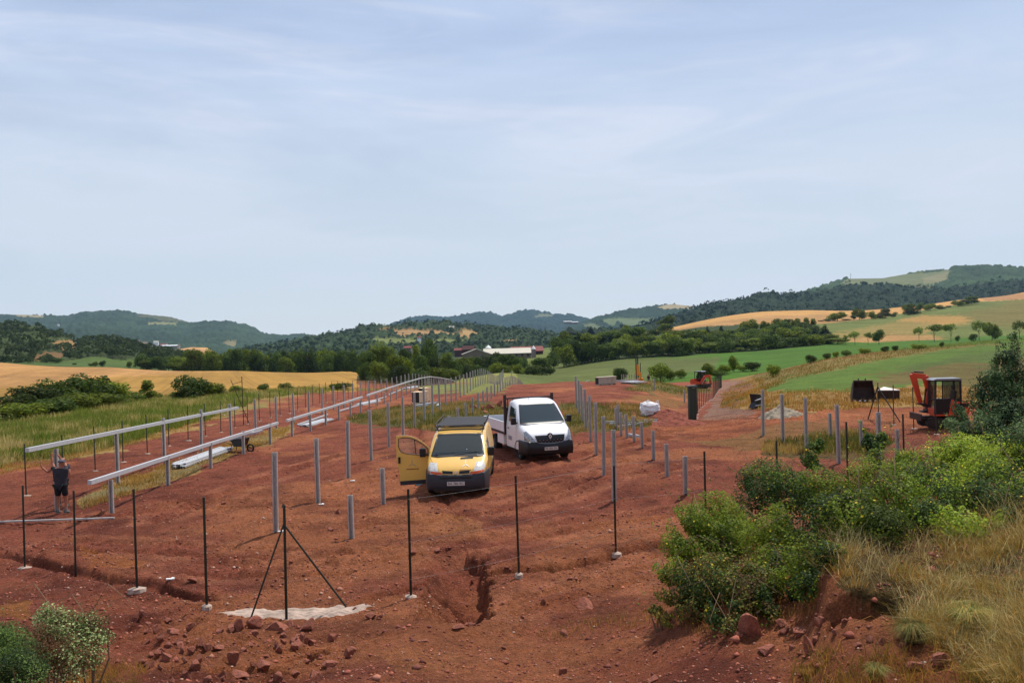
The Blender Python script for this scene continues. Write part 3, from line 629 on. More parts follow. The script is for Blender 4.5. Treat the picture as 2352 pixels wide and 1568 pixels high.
CATN = {'broad': 'broadleaf_tree', 'low': 'broadleaf_tree', 'poplar': 'slender_tree', 'conifer': 'conifer_tree', 'orchard': 'orchard_tree', 'bush': 'bush', 'willow': 'feathery_tree'}
def tree(kind, u, vtop, Y, wpx, label, group, vbase=None, rot=None):
    a, b = ray(u, vtop); x = a[0]*Y; z = G(x, Y) if vbase is None else at(u, vbase, Y)[2]
    h = max(CH+b[0]*Y-z, 1.0); wf = {'broad': .92, 'low': .95, 'poplar': .9, 'conifer': .9, 'orchard': .95, 'bush': .95, 'willow': .92}[kind]
    w = wpx*Y/F/wf
    o = thing(CATN[kind], label, 'bush' if kind == 'bush' else 'tree', (x, Y, z-.02*h), random.random()*6.28 if rot is None else rot, group, (w, w, h))
    link('crown', random.choice(KIND[kind]), o)
    link('trunk', TKs if kind in ('orchard', 'willow') else TK, o)
    return o
def row(kind_list, specs, where, group):
    for i, s in enumerate(sorted(specs, key=lambda q: q[0])):
        k = s[4] if len(s) > 4 else random.choice(kind_list)
        word = {'broad': 'round-crowned tree', 'low': 'broad low tree', 'poplar': 'slim upright tree', 'conifer': 'pointed conifer', 'orchard': 'airy bare-trunked tree', 'bush': 'rounded bush', 'willow': 'feathery tree'}[k]
        tree(k, s[0], s[1], s[2], s[3], f'{word} {where}, {ordw(i+1)} from the left', group)
# ---------------------------------------------------------------- posts, rails, fences
def cprofile(w=.13, d=.075, t=.014, lip=.03):
    return [(-w/2, 0), (w/2, 0), (w/2, d), (w/2-lip, d), (w/2-lip, d-t), (w/2-t, d-t), (w/2-t, t), (-w/2+t, t), (-w/2+t, d-t), (-w/2+lip, d-t), (-w/2+lip, d), (-w/2, d)]
def postmesh(h):
    m = MB(); pr = [(x, y-.04) for x, y in cprofile()]
    n = len(pr); vs = [(x, y, -.35) for x, y in pr]+[(x, y, h) for x, y in pr]
    m.add(vs, [tuple(range(2*n-1, n-1, -1))]+[(i, (i+1) % n, (i+1) % n+n, i+n) for i in range(n)])
    # bolt slots are small dark caps near the head
    return m.mesh('post', M_STEEL)
PT = {k: postmesh(k) for k in (2.05, 1.08)}
def mpost(x, y, h, label, group, rz=None, name='mounting_post'):
    o = link(name, PT[h], None, (x, y, G(x, y)), (R(random.uniform(-.9, .9)), R(random.uniform(-1.0, 1.0)), (math.pi if rz is None else rz)+random.uniform(-.12, .12)))
    return tag(o, label, 'post', group)
gA = 'galvanised mounting posts set in rows for the solar panels'
def rowline(x0, sl, y0, step, n, h, desc, skip=(), y1=None):
    k = 0
    for i in range(n):
        y = y0+step*i
        if (y1 and y > y1) or i in skip: continue
        k += 1
        mpost(x0+sl*(y-y0), y, h, f'{"tall" if h > 1.5 else "short"} steel post {desc}, {ordw(k)} from the front', gA)
rowline(-15.3, 0, 27.5, 4.27, 36, 2.05, 'in the leftmost row of posts')
rowline(-12.75, 0, 26.0, 4.27, 37, 1.08, 'under the long low rail')
rowline(-6.2, .024, 21.2, 4.2, 41, 2.05, 'in the row just left of the yellow van')
rowline(-4.16, .05, 20.7, 3.9, 30, 1.08, 'in the row nearest the yellow van', skip=(2, 3))
rowline(-.6, .004, 130, 4.3, 18, 1.08, 'in the cluster beyond the crest')
rowline(2.82, .042, 23.8, 4.27, 8, 2.05, 'in the row right of the white truck')
for i, (u, v) in enumerate([z3(78, 1640), z2(2300, 1272), z2(2208, 1157), z2(2133, 1080), z2(2078, 1036), z2(2028, 1011), z2(1990, 996), z2(1957, 957), z2(1970, 930)]):
    x, y, _ = hit(u, v); mpost(x, y, 1.08, f'short steel post in the right-hand curved row, {ordw(i+1)} from the front', gA)
for i, (u, y) in enumerate([(2018, 25.5), (1924, 28.7), (1850.6, 31.8), (1796.6, 34.6), (1751.5, 36.8)]):
    mpost(float(ray(u, 950)[0][0])*y, y, 2.05, f'tall steel post behind the brambles, {ordw(5-i)} from the left', gA)
for i, (u, y) in enumerate([(2060.8, 29.4), (1978, 32.4), (1907.7, 35.5)]):
    mpost(float(ray(u, 990)[0][0])*y, y, 1.08, f'short steel post behind the brambles, {ordw(3-i)} from the left', gA)
for i, (u, y) in enumerate([(1428, 139), (1433, 139.5), (1438, 140), (1446, 140.5), (1451, 141), (1458, 142), (1503, 75), (1571, 68)]):
    mpost(float(ray(u, 870)[0][0])*y, y, 2.05 if y > 100 else 1.08, f'pale steel post {"left of the pile driver" if y > 100 else "standing alone in the dry grass"}, {ordw(i+1) if y > 100 else ordw(i-5)} from the left', gA)
def rail(pts_, name, label, r=(.06, .065), mt=None):
    # hollow square-edged profile following its supports
    m = MB(); P_ = [Vector(p) for p in pts_]; prof = [(-r[0], -r[1]), (r[0], -r[1]), (r[0], r[1]), (-r[0], r[1])]
    rows = []
    for i, p in enumerate(P_):
        t_ = (P_[min(i+1, len(P_)-1)]-P_[max(i-1, 0)]).normalized(); s = t_.cross(Vector((0, 0, 1))).normalized(); up = s.cross(t_)
        rows.append([p+s*a+up*b for a, b in prof])
    for i in range(len(rows)-1):
        for k in range(4): m.add([rows[i][k], rows[i][(k+1) % 4], rows[i+1][(k+1) % 4], rows[i+1][k]], [(0, 1, 2, 3)])
    m.add(rows[0], [(0, 1, 2, 3)]); m.add(rows[-1], [(3, 2, 1, 0)])
    o = m.build(name, mt or M_ALU); return tag(o, label, 'rail', 'long rails bolted along the posts')
rail([(-15.3, 25.9, 1.60), (-15.3, 36, 1.43), (-15.3, 45.8, 1.24)], 'steel_rail', 'high galvanised rail held up at the far left, over the working man')
rail([(-12.75, 24.7, .72), (-12.75, 34, .62), (-12.75, 44.5, .45)], 'steel_rail', 'nearer low galvanised rail running above the pile of white profiles')
rail([(-12.75, 46.3, .40), (-12.75, 58, .2), (-12.75, 69.6, .05)], 'steel_rail', 'middle low galvanised rail, its near end beside the end of the first one')
rail([(-12.75, 71.8, 0.02), (-12.75, 86, -.12), (-12.75, 100, -.3), (-12.75, 114, -.55), (-12.75, 127, -.95), (-12.75, 145, -2.0), (-12.75, 165, -3.3), (-12.75, 183, -4.6)], 'steel_rail', 'farthest low rail, bending over the crest of the ground')
def lying(p0, p1, name, label, r=(.06, .05), lift=.07, mt=None):
    a = hit(*p0); b = hit(*p1); n = 6 if math.dist(a, b) > 30 else 1
    ps = [(a[0]+(b[0]-a[0])*i/n, a[1]+(b[1]-a[1])*i/n) for i in range(n+1)]
    return rail([(x, y, G(x, y)+lift) for x, y in ps], name, label, r, mt)
lying(z2(90, 838), z2(412, 738), 'loose_rail', 'single rail lying on the red ground beside the low row')
lying(z2(428, 724), z2(530, 682), 'loose_rail', 'short rail on the ground at the near end of the far profile pile')
lying(z4(-30, 322), z4(768, 300), 'loose_rail', 'grey steel rail lying on the ground in front of the working man', (.035, .022), .03, M_STEEL)
for k, (p, q) in enumerate([((1890, 915), (2232, 898)), ((1915, 928), (2232, 912)), ((1965, 945), (2130, 925)), ((2040, 1000), (2110, 1012))]):
    lying(z2(*p), z2(*q), 'loose_rail', ['upper white-edged rail lying behind the short curved row', 'lower white-edged rail lying behind the short curved row', 'shorter rail in front of the two long ones on the dry grass', 'small curved white offcut lying between the short posts'][k], (.05, .06))
# fence posts of green steel, each in a concrete foot
def fpost_meshes():
    m = MB(); m.box((0, 0, .97), (.045, .006, 1.95)); m.box((0, .02, .97), (.007, .036, 1.95)); a = m.mesh('shaft', M_GREENPOST)
    m = MB(); r0 = random.Random(3); n = 11
    for lv, (rr, z) in enumerate([(1.12, -.08), (1.0, .03), (.72, .065)]):
        pass
    rows = [[(math.cos(2*math.pi*k/n)*rr*(.17+.09*r0.random()), math.sin(2*math.pi*k/n)*rr*(.13+.05*r0.random()), z+.012*r0.random()) for k in range(n)] for rr, z in ((1.2, -.1), (1.0, .03), (.6, .06))]
    for i in range(2): m.strip(rows[i], rows[i+1], True)
    m.add(rows[2], [tuple(range(n))]); b = m.mesh('concrete_foot', M_CONC)
    return a, b
FPa, FPb = fpost_meshes()
def fpost(x, y, label, group, foot=True, rz=0, h=1.0, brace=None, nm='fence_post'):
    o = thing(nm, label, 'post', (x, y, G(x, y)), rz, group); s = link('shaft', FPa, o); s.scale = (1, 1, h); s.rotation_euler = (R(random.uniform(-.5, .5)), R(random.uniform(-.6, .6)), 0)
    if foot: f = link('concrete_foot', FPb, o, None, (0, 0, random.random()*6)); f.scale = (random.uniform(.42, .72),)*2+(.6,)
    return o
gF = 'dark green posts of the unfinished perimeter fence'
fx = {}
for i, (u, v) in enumerate([(57, 1305), (174, 1325), (315, 1358), (475, 1395)]):
    x, y, _ = hit(u, v); fx[i] = (x, y); fpost(x, y, ['green post at the left edge, in the dug trench', 'green post between the man and the left trench', 'green post with a pale foot midway along the trench', 'green post with a big pale foot, left of the braced corner'][i], gF, foot=(i != 1))
xc, yc, zc0 = hit(658, 1422)
cp = fpost(xc, yc, 'braced corner post with two slanting struts on a long concrete pad', 'braced fence corners', False, nm='corner_post')
for (u, v) in ((572, 1424), (803, 1398)):
    x, y, z = hit(u, v); m = MB(); m.tube([(0, 0, 1.62), (x-xc, y-yc, z-zc0-.05)], .017, 6); m.build('strut', M_GREENPOST, cp)
m = MB(); m.tube([(0, 0, 1.9), (0, 0, 1.98)], [.03, .008], 6); m.build('cap', M_GREENPOST, cp)
r0 = random.Random(5); ring = [hit(*z4(*p))[:2] for p in ((1480,945),(1620,925),(1780,905),(1900,890),(2010,905),(2080,935),(2200,900),(2300,885),(2420,890),(2470,905),(2400,930),(2250,960),(2120,995),(1980,990),(1800,990),(1640,975),(1540,960))]
cxp, cyp = np.mean([p[0] for p in ring]), np.mean([p[1] for p in ring])
gi = ['green post with a flat white foot, left of the open pit', 'green post right of the open pit, wires tied to it', 'green post at the far end of the tied wires', 'thin green post rising behind the left tip of the brambles',
      'green post tip just above the brambles, leftmost', 'green post tip above the brambles, next to a tall steel post', 'green post above the brambles, near the last tall steel post']
for i, (x, y) in enumerate([hit(944, 1372)[:2], hit(1192, 1320)[:2], hit(1415, 1280)[:2], (4.3, 18.8), (6.35, 20.0), (8.55, 21.25), (10.6, 22.5)]):
    fx[10+i] = (x, y); fpost(x, y, gi[i], gF, rz=.5)
for k, (h, dz) in enumerate([(1.86, 0), (1.1, 0), (.42, 0)]):
    m = MB(); P_ = []
    a, b, c = fx[11], fx[12], fx[13]
    for (p, q, n) in ((fx[10], a, 6), (a, b, 8), (b, c, 5)):
        for i in range(n):
            t_ = i/n; x = p[0]+(q[0]-p[0])*t_; y = p[1]+(q[1]-p[1])*t_; P_.append((x, y-.03, G(*a)*(1-t_)*0+h-.015*math.sin(math.pi*t_)))
    P_.append((c[0], c[1]-.03, h)); m.tube(P_, .0022 if k else .003, 4)
    tag(m.build('fence_wire', M_WIRE), ['top wire strung between the posts right of the pit', 'middle wire strung between the posts right of the pit', 'bottom wire strung between the posts right of the pit'][k], 'wire', 'wires tied along the front fence')
k = 0
for i in range(44):
    y = 30.7+2.5*i; k += 1
    fpost(-18.2+.010*(y-30.7), y, f'thin green post of the left boundary fence, {ordw(k)} from the front', gF, rz=1.57)
cr = [(10.9, 49.6), (13.4, 60), (19.8, 82), (33.6, 133)]
d_ = 0; prev = cr[0]; k = 0; tot = sum(math.dist(cr[i], cr[i+1]) for i in range(3)); s_ = 0
while s_ < tot:
    r_ = s_; i = 0
    while i < 2 and r_ > math.dist(cr[i], cr[i+1]): r_ -= math.dist(cr[i], cr[i+1]); i += 1
    L_ = math.dist(cr[i], cr[i+1]); t_ = r_/L_; k += 1
    fpost(cr[i][0]+(cr[i+1][0]-cr[i][0])*t_, cr[i][1]+(cr[i+1][1]-cr[i][1])*t_, f'thin green post in the line running along the track, {ordw(k)} from the gate post', gF, rz=1.2); s_ += 2.5
xg, yg, zg_ = hit(1592, 966)
gp = thing('gate_post', 'thick dark green gate post at the near end of the track fence', 'post', (xg, yg, zg_), .3)
m = MB(); m.bb(-.26, -.05, -.1, .1, -.1, 1.98); m.build('gate_leaf', M_GREENPOST, gp); m = MB(); m.bb(.05, .26, .05, .25, -.35, 1.9); m.build('pillar', M_GREENPOST, gp)
m = MB(); m.bb(-.06, .06, -.02, .12, -.1, 1.9); m.build('infill', mat('green_mesh_panel', (.03, .045, .03), .6), gp)
m = MB(); m.bb(-.3, .3, -.14, .27, 1.98, 2.04); m.build('cap', M_GREENPOST, gp)
tp = hit(2018, 968); cp2 = fpost(tp[0], tp[1], 'green corner post with one strut below the big dark bucket', 'braced fence corners', True, nm='corner_post')
m = MB(); m.tube([(0, 0, 1.75), (.85, -.5, 0)], .03, 6); m.build('strut', M_GREENPOST, cp2); m = MB(); m.tube([(0, 0, 1.75), (-.15, .9, 0)], .03, 6); m.build('strut', M_GREENPOST, cp2)
for i, (u, v) in enumerate([z3(1480, 1176), z3(1614, 1202), z3(1765, 1242)]):
    x, y, _ = hit(u, v); fpost(x, y, ['green post right of the braced one, before the box-shaped bucket', 'green post left of the orange excavator', 'green post standing in front of the excavator cab'][i], gF, rz=.8)
# ---------------------------------------------------------------- vehicles
class Shell:
    def __init__(s, st, W, T, sill=.3, rc=.12, crown=.03):
        s.y = [p[0] for p in st]; s.zt = [p[1] for p in st]; s.W = W; s.T = T; s.sill = sill; s.rc = rc; s.cr = crown
    def ztop(s, y): return float(np.interp(y, s.y, s.zt))
    def hw(s, y, z):
        zt = s.ztop(y); rc = min(s.rc, (zt-s.sill)*.4); w = s.W(y)*s.T(z)
        if z > zt-rc:
            q = (z-(zt-rc))/rc; w -= rc*(1-math.sqrt(max(0, 1-q*q)))*1.3
        return w
    def section(s, y):
        zt = s.ztop(y); rc = min(s.rc, (zt-s.sill)*.4); out = []
        for k in range(9): z = s.sill+(zt-rc-s.sill)*k/8; out.append((s.hw(y, z), y, z))
        for k in range(1, 5): z = zt-rc+rc*math.sin(k/4*math.pi/2*.98); out.append((s.hw(y, z), y, z))
        xe = out[-1][0]
        for f in (.75, .5, .25): out.append((xe*f, y, zt+s.cr*(1-f*f)))
        return out+[(0, y, zt+s.cr)]+[(-p[0], p[1], p[2]) for p in out[::-1]]
    def body(s, name, mt, parent, ys=None, zmin=None):
        m = MB(); rows = [s.section(y) for y in (ys or s.y)]; m.grid(rows)
        n = len(rows[0]); m.add(rows[0], [tuple(range(n))]); m.add(rows[-1], [tuple(range(n))[::-1]])
        o = m.build(name, mt, parent); me = o.data
        for p in me.polygons: p.use_smooth = len(p.vertices) == 4
        return o
    def fy(s, x, z):
        y = 0.0
        for k in range(400):
            y = k*.006
            if z <= s.ztop(y)+s.cr*.9 and abs(x) <= s.hw(y, min(z, s.ztop(y))): return y
        return y
    def patch(s, name, mt, parent, q, nu=6, nv=4, off=.012, side=None, thick=0):
        # q: corners tl, tr, br, bl in (x, z) seen from the front, or (y, z) on a side
        m = MB(); rows = []
        for j in range(nv+1):
            r = []
            for i in range(nu+1):
                f, g = i/nu, j/nv
                a = ((1-f)*q[0][0]+f*q[1][0])*(1-g)+((1-f)*q[3][0]+f*q[2][0])*g; z = ((1-f)*q[0][1]+f*q[1][1])*(1-g)+((1-f)*q[3][1]+f*q[2][1])*g
                r.append((a, s.fy(a, z)-off, z+off*.3) if side is None else (side*(s.hw(a, z)+off), a, z))
            rows.append(r)
        m.grid(rows); o = m.build(name, mt, parent); 
        for p in o.data.polygons: p.use_smooth = True
        return o
def wheel(parent, x, y, r, w, rim_m, tyre_m, sgn):
    m = MB(); pr = [(.6, -.5), (.93, -.5), (1, -.35), (1, .35), (.93, .5), (.6, .5)]; n = 28; rows = []
    for a in range(n+1):
        t_ = 2*math.pi*a/n; rows.append([(w*q, math.cos(t_)*r*p, math.sin(t_)*r*p) for p, q in pr])
    m.grid(rows); o = m.build('wheel', tyre_m, parent, (x, y, r)); 
    m = MB(); m.cyl((-w*.35, 0, 0), (w*.35, 0, 0), r*.62, 24); m.cyl((sgn*w*.35, 0, 0), (sgn*w*.45, 0, 0), r*.18, 12)
    for k in range(5): m.box((sgn*w*.37, math.cos(k*1.257)*r*.36, math.sin(k*1.257)*r*.36), (.02, r*.16, r*.16))
    m.build('rim', rim_m, o); return o
M_TYRE = mat('rubber', (.015, .014, .014), .85, bump=.3); M_RIM = mat('wheel_steel', (.25, .25, .26), .4, .7); M_RIMD = mat('dusty_wheel', (.06, .05, .05), .6, .3)
M_YEL = mat('yellow_paint', C(228, 180, 88, 1.0), .32, 0, .5, 3, .05, coat=.5); M_WHT = mat('white_paint', (.80, .80, .82), .3, 0, .5, 3, .03, coat=.5)
M_PLA = mat('dark_grey_plastic', (.028, .026, .032), .55, nscale=10, namp=.2); M_BLK = mat('black_trim', (.008, .008, .01), .4)
M_ORN = mat('orange_lens', (.65, .09, .015), .25); M_CHR = mat('chrome', (.75, .75, .78), .35, .3); M_PLT = mat('number_plate', (.62, .58, .55), .5); M_DASH = mat('dashboard', (.05, .055, .055), .8)
M_WHM = mat('white_marking', (.8, .8, .78), .5); M_RACK = mat('rack_steel', (.02, .017, .018), .6); M_GREY = mat('grey_paint', (.25, .25, .26), .5)
def glass(name, c=(.5, .62, .6), al=.5, dark=(.015, .022, .026), rough=.05):
    m, t, b = newmat(name); l = t.links.new; b.inputs['Base Color'].default_value = (*dark, 1); b.inputs['Roughness'].default_value = rough; b.inputs['Specular IOR Level'].default_value = .6
    tr = N(t, 'ShaderNodeBsdfTransparent'); tr.inputs[0].default_value = (*c, 1); mi = N(t, 'ShaderNodeMixShader'); mi.inputs[0].default_value = al
    l(tr.outputs[0], mi.inputs[1]); l(b.outputs[0], mi.inputs[2]); l(mi.outputs[0], t.nodes['Material Output'].inputs[0]); return m
M_GLS = glass('windscreen_glass', c=(.5, .62, .64), al=.72, dark=(.035, .045, .055)); M_GLD = glass('side_glass', al=.8); M_GLC = glass('clear_door_glass', (.85, .86, .84), .22, (.3, .3, .3)); M_LENS = mat('headlight_glass', (.62, .6, .55), .12, .1, .7, 18, .25)
def text(s_, size, parent, loc, rot, mt, name='lettering', ext=.002):
    cu = bpy.data.curves.new('txt', 'FONT'); cu.body = s_; cu.size = size; cu.align_x = 'CENTER'; cu.align_y = 'CENTER'; cu.extrude = ext; cu.resolution_u = 2
    o = bpy.data.objects.new('txt', cu); COL.objects.link(o); dg = bpy.context.evaluated_depsgraph_get(); me = bpy.data.meshes.new_from_object(o.evaluated_get(dg)); bpy.data.objects.remove(o)
    me.materials.clear(); me.materials.append(mt); return link(name, me, parent, loc, rot)
def diamond(parent, x, z, y, h, w, mt):
    m = MB(); A_ = [(x, y, z+h), (x+w, y, z), (x, y, z-h), (x-w, y, z)]; B_ = [(x, y, z+h*.45), (x+w*.42, y, z), (x, y, z-h*.45), (x-w*.42, y, z)]
    A2 = [(p[0], y-.02, p[2]) for p in A_]; B2 = [(p[0], y-.02, p[2]) for p in B_]
    m.strip(A_, A2, True); m.strip(A2, B2, True); m.strip(B2, B_, True); return m.build('emblem', mt, parent)
# yellow van --------------------------------------------------
vx, vy = at(1050, 1135, 24.95)[0], 24.95
van = thing('delivery_van', 'yellow work van with its front passenger door wide open and a black roof rack', 'van', (vx-.02, vy, -.07), R(-1.2))
def Wv(y): return .945*min(1, .80+.20*math.sqrt(min(1, max(0, y)/.75)))
def Tv(z): return 1-(.145*max(0, (z-1.0)/.86)**1.25 if z > 1 else 0)-(.03*(.6-z)/.3 if z < .6 else 0)
stv = [(0, .66), (.02, .72), (.05, .77), (.1, .82), (.2, .89), (.35, .97), (.55, 1.05), (.75, 1.12), (.82, 1.16), (1.0, 1.31), (1.2, 1.46), (1.4, 1.60), (1.55, 1.69), (1.7, 1.75), (1.9, 1.80), (2.2, 1.83), (3, 1.85), (4, 1.85), (4.6, 1.83), (4.72, 1.76), (4.78, 1.5)]
sv_ = Shell(stv, Wv, Tv, .34, .13, .03)
sv_.body('body', M_YEL, van)
ws = sv_.patch('windscreen', M_GLS, van, [(-.66, 1.70), (.66, 1.70), (.80, 1.17), (-.80, 1.17)], 12, 8, .012)
fr = MB()
for q in ([(-.69, 1.735), (.69, 1.735), (.66, 1.70), (-.66, 1.70)], [(-.80, 1.18), (.80, 1.18), (.83, 1.13), (-.83, 1.13)], [(-.70, 1.73), (-.66, 1.71), (-.80, 1.165), (-.84, 1.14)], [(.66, 1.71), (.70, 1.73), (.84, 1.14), (.80, 1.165)]):
    o = sv_.patch('tmp', M_BLK, None, q, 8, 5, .016); me = o.data; off = len(fr.v); fr.v += [tuple(v.co) for v in me.vertices]; fr.f += [tuple(i+off for i in p.vertices) for p in me.polygons]; bpy.data.objects.remove(o)
fr.build('windscreen_seal', M_BLK, van)
for s in (-1, 1):
    m = MB(); m.tube([(s*x_, sv_.fy(s*x_, z_)-.008, z_+.004) for x_, z_ in ((.86, 1.10), (.74, .99), (.60, .86), (.50, .82))], .004, 4); m.build('bonnet_gap', M_BLK, van)
m = MB(); m.tube([(x_, sv_.fy(x_, z_)-.03, z_) for x_, z_ in ((-.1, 1.17), (.25, 1.20), (.6, 1.24))], .008, 4); m.build('wiper', M_BLK, van)
m = MB(); m.tube([(x_, sv_.fy(x_, z_)-.03, z_) for x_, z_ in ((-.7, 1.18), (-.4, 1.20), (-.1, 1.22))], .008, 4); m.build('wiper', M_BLK, van)
# what shows through the glass: dashboard, seats, steering wheel
m = MB(); m.box((0, 1.02, 1.16), (1.45, .34, .12), (R(-12), 0, 0)); m.build('dashboard', mat('grey_green_dashboard', (.12, .15, .14), .8), van)
for x in (-.5, .02, .5):
    m = MB(); m.box((x, 1.75, 1.2), (.44, .14, .62), (R(-10), 0, 0)); m.box((x, 1.83, 1.56), (.26, .1, .18)); m.build('seat', M_PLA, van)
m = MB(); m.tube([(.42+.19*math.cos(a), 1.32+.05*math.sin(a), 1.28+.17*math.sin(a)) for a in np.linspace(0, 6.283, 17)], .016, 6, False); m.build('steering_wheel', M_BLK, van)
m = MB(); m.box((-.58, .93, 1.245), (.26, .012, .09), (R(-40), 0, 0)); m.build('paper', M_WHM, van); m = MB(); m.box((.30, .98, 1.27), (.12, .06, .07), (0, R(30), 0)); m.build('crumpled_tissue', M_WHM, van)
# bumper and lower skirt
def bumper(W, zs, ymax, xo, mt, parent, lift):
    m = MB(); rows = []; w0 = W(0)+xo
    half = [(w0*k/7, 0) for k in range(8)]+[(W(y)+xo, y) for y in (.03, .07, .13, .2, .29, .4, .52, ymax)]
    z0, z1_ = zs[0], zs[-1]
    for z in zs:
        e = .06*math.sin(math.pi*min(1, (z-z0+.05)/(z1_-z0+.05)))+.012; r = []
        for x, y in half: f = (x/(W(ymax)+xo)); yy = y-e+.06*f*f*(y == 0); r.append((x+e*.25*(y > 0), yy, z+lift*f**3*(z > (z0+z1_)/2)))
        rows.append([(-p[0], p[1], p[2]) for p in r[::-1]][:-1]+r)
    m.grid(rows); o = m.build('bumper', mt, parent, thick=-.02)
    for p in o.data.polygons: p.use_smooth = True
    return o
o = bumper(Wv, (.22, .27, .34, .42, .50, .57, .63, .675), .64, .022, M_PLA, van, .10)
m = MB(); m.box((0, -.075, .26), (1.35, .06, .10)); m.build('air_dam', M_BLK, o)
m = MB(); m.box((0, -.068, .60), (.95, .02, .035)); m.build('intake_slot', M_BLK, o)
m = MB(); m.box((0, -.085, .425), (.53, .014, .115), (R(4), 0, 0)); pl = m.build('number_plate', M_PLT, van); text('BA 796 BC', .105, pl, (0, -.094, .425), (R(90), 0, 0), M_BLK)
for s in (-1, 1):
    h = sv_.patch('headlight', M_LENS, van, [(s*.60, 1.0), (s*.84, 1.0), (s*.90, .77), (s*.52, .74)] if s > 0 else [(s*.84, 1.0), (s*.60, 1.0), (s*.52, .74), (s*.90, .77)], 6, 6, .022)
    sv_.patch('indicator', M_ORN, van, [(s*.46, .755), (s*.91, .80), (s*.92, .70), (s*.40, .685)], 6, 3, .026)
    g = sv_.patch('grille', M_BLK, van, [(s*.10, .775), (s*.42, .80), (s*.40, .71), (s*.10, .70)], 5, 3, .02)
    sv_.patch('door_line', M_BLK, van, [(1.0, 1.15), (1.012, 1.15), (1.012, .45), (1.0, .45)], 1, 6, .006, side=s)
    sv_.patch('door_line', M_BLK, van, [(2.12, 1.72), (2.132, 1.72), (2.132, .42), (2.12, .42)], 1, 6, .006, side=s)
    if s > 0: sv_.patch('side_window', M_GLD, van, [(1.25, 1.50), (2.05, 1.62), (2.05, 1.10), (.98, 1.10)], 6, 4, .01, side=s)
    sv_.patch('side_strip', M_PLA, van, [(1.05, .62), (4.6, .62), (4.6, .52), (1.05, .52)], 10, 1, .018, side=s)
    sv_.patch('sill', M_PLA, van, [(1.25, .40), (3.5, .40), (3.5, .31), (1.25, .31)], 8, 1, .02, side=s)
    for y in (.85, 3.93):
        mm = MB(); mm.tube([(s*.93, y+.36*math.cos(a), .33+.36*math.sin(a)) for a in np.linspace(-.2, math.pi+.2, 14)], .035, 6); mm.build('wheel_arch', M_PLA, van)
        wheel(van, s*.84, y, .325, .22, M_RIMD, M_TYRE, s)
m = MB(); m.box((-.0, 2.4, .30), (1.7, 4.3, .10)); m.build('underbody', M_BLK, van)
diamond(van, .0, .745, sv_.fy(0, .745)-.012, .055, .038, M_CHR)
sv_.patch('bonnet_vent', M_BLK, van, [(.10, 1.105), (.50, 1.125), (.49, 1.085), (.10, 1.065)], 4, 1, .012)
# three-bladed white mark and its line of lettering on the bonnet and the door
def mark(parent, cx, cz, s, place, mt, mtl):
    m = MB()
    for a in (90, 212, 328):
        t_ = R(a); d = (math.cos(t_), math.sin(t_)); n = (-d[1], d[0]); q = [(0, .03), (.25, .085), (1, .01), (.25, -.045)]
        m.add([place(cx+s*(p*d[0]+w_*n[0]), cz+s*(p*d[1]+w_*n[1])) for p, w_ in q], [(0, 1, 2, 3)])
    o = m.build('mark', mt, parent)
    m = MB(); r1_ = random.Random(4); x = -1.05
    while x < 1.05:
        w_ = .07+.08*r1_.random(); m.add([place(cx+s*x, cz-s*.86), place(cx+s*(x+w_), cz-s*.86), place(cx+s*(x+w_), cz-s*1.06), place(cx+s*x, cz-s*1.06)], [(0, 1, 2, 3)]); x += w_+.04
    m.build('lettering', mtl, parent)
M_LET = mat('brown_lettering', C(150, 90, 50), .5)
mark(van, .28, .955, .155, lambda a, b: (a, sv_.fy(a, b)-.014, b+.004), M_WHM, M_LET)
# open door
dm = link('open_door', None, van, (-.90, 1.02, 0), (0, 0, R(7)))
O_ = [(0, .30), (0, 1.385), (.10, 1.47), (.24, 1.59), (.41, 1.70), (.55, 1.76), (.68, 1.79), (.86, 1.80), (1.04, 1.79), (1.045, 1.45), (1.04, 1.09), (1.0, .85), (.965, .66), (.94, .26)]
I_ = [None]
def pd(a, z, y=0): return (-a, y, z)
bo = MB(); low = [(0, .30), (0, 1.14), (.30, 1.17), (.70, 1.22), (.85, 1.27), (1.035, 1.30), (1.04, 1.09), (1.0, .85), (.965, .66), (.94, .26)]
bo.add([pd(a, z, 0) for a, z in low]+[pd(a, z, .07) for a, z in low], [tuple(range(10)), tuple(range(19, 9, -1))]+[(i, (i+1) % 10, (i+1) % 10+10, i+10) for i in range(10)])
bo.build('door_panel', M_YEL, dm)
fo = [(0, 1.14), (0, 1.385), (.10, 1.47), (.24, 1.59), (.41, 1.70), (.55, 1.76), (.68, 1.79), (.86, 1.80), (1.03, 1.79), (1.045, 1.45), (1.035, 1.30)]
fi = [(.045, 1.15), (.05, 1.36), (.13, 1.43), (.26, 1.54), (.42, 1.64), (.55, 1.695), (.68, 1.72), (.84, 1.73), (.96, 1.70), (.975, 1.47), (.90, 1.29)]
m = MB(); m.strip([pd(*p) for p in fo], [pd(*p) for p in fi]); m.strip([pd(*p, .05) for p in fo], [pd(*p, .05) for p in fi]); m.strip([pd(*p) for p in fi], [pd(*p, .05) for p in fi]); m.strip([pd(*p) for p in fo], [pd(*p, .05) for p in fo]); m.build('window_frame', M_YEL, dm)
gi_ = fi+[(.70, 1.215), (.30, 1.165)]
m = MB(); m.add([pd(a, z, .02) for a, z in gi_], [tuple(range(len(gi_)))]); m.build('door_glass', M_GLC, dm)
m = MB(); m.tube([pd(a, z, -.003) for a, z in gi_+[gi_[0]]], .013, 5, False); m.tube([pd(.47, 1.66, .0), pd(.43, 1.18, 0)], .014, 5); m.build('window_seal', M_BLK, dm)
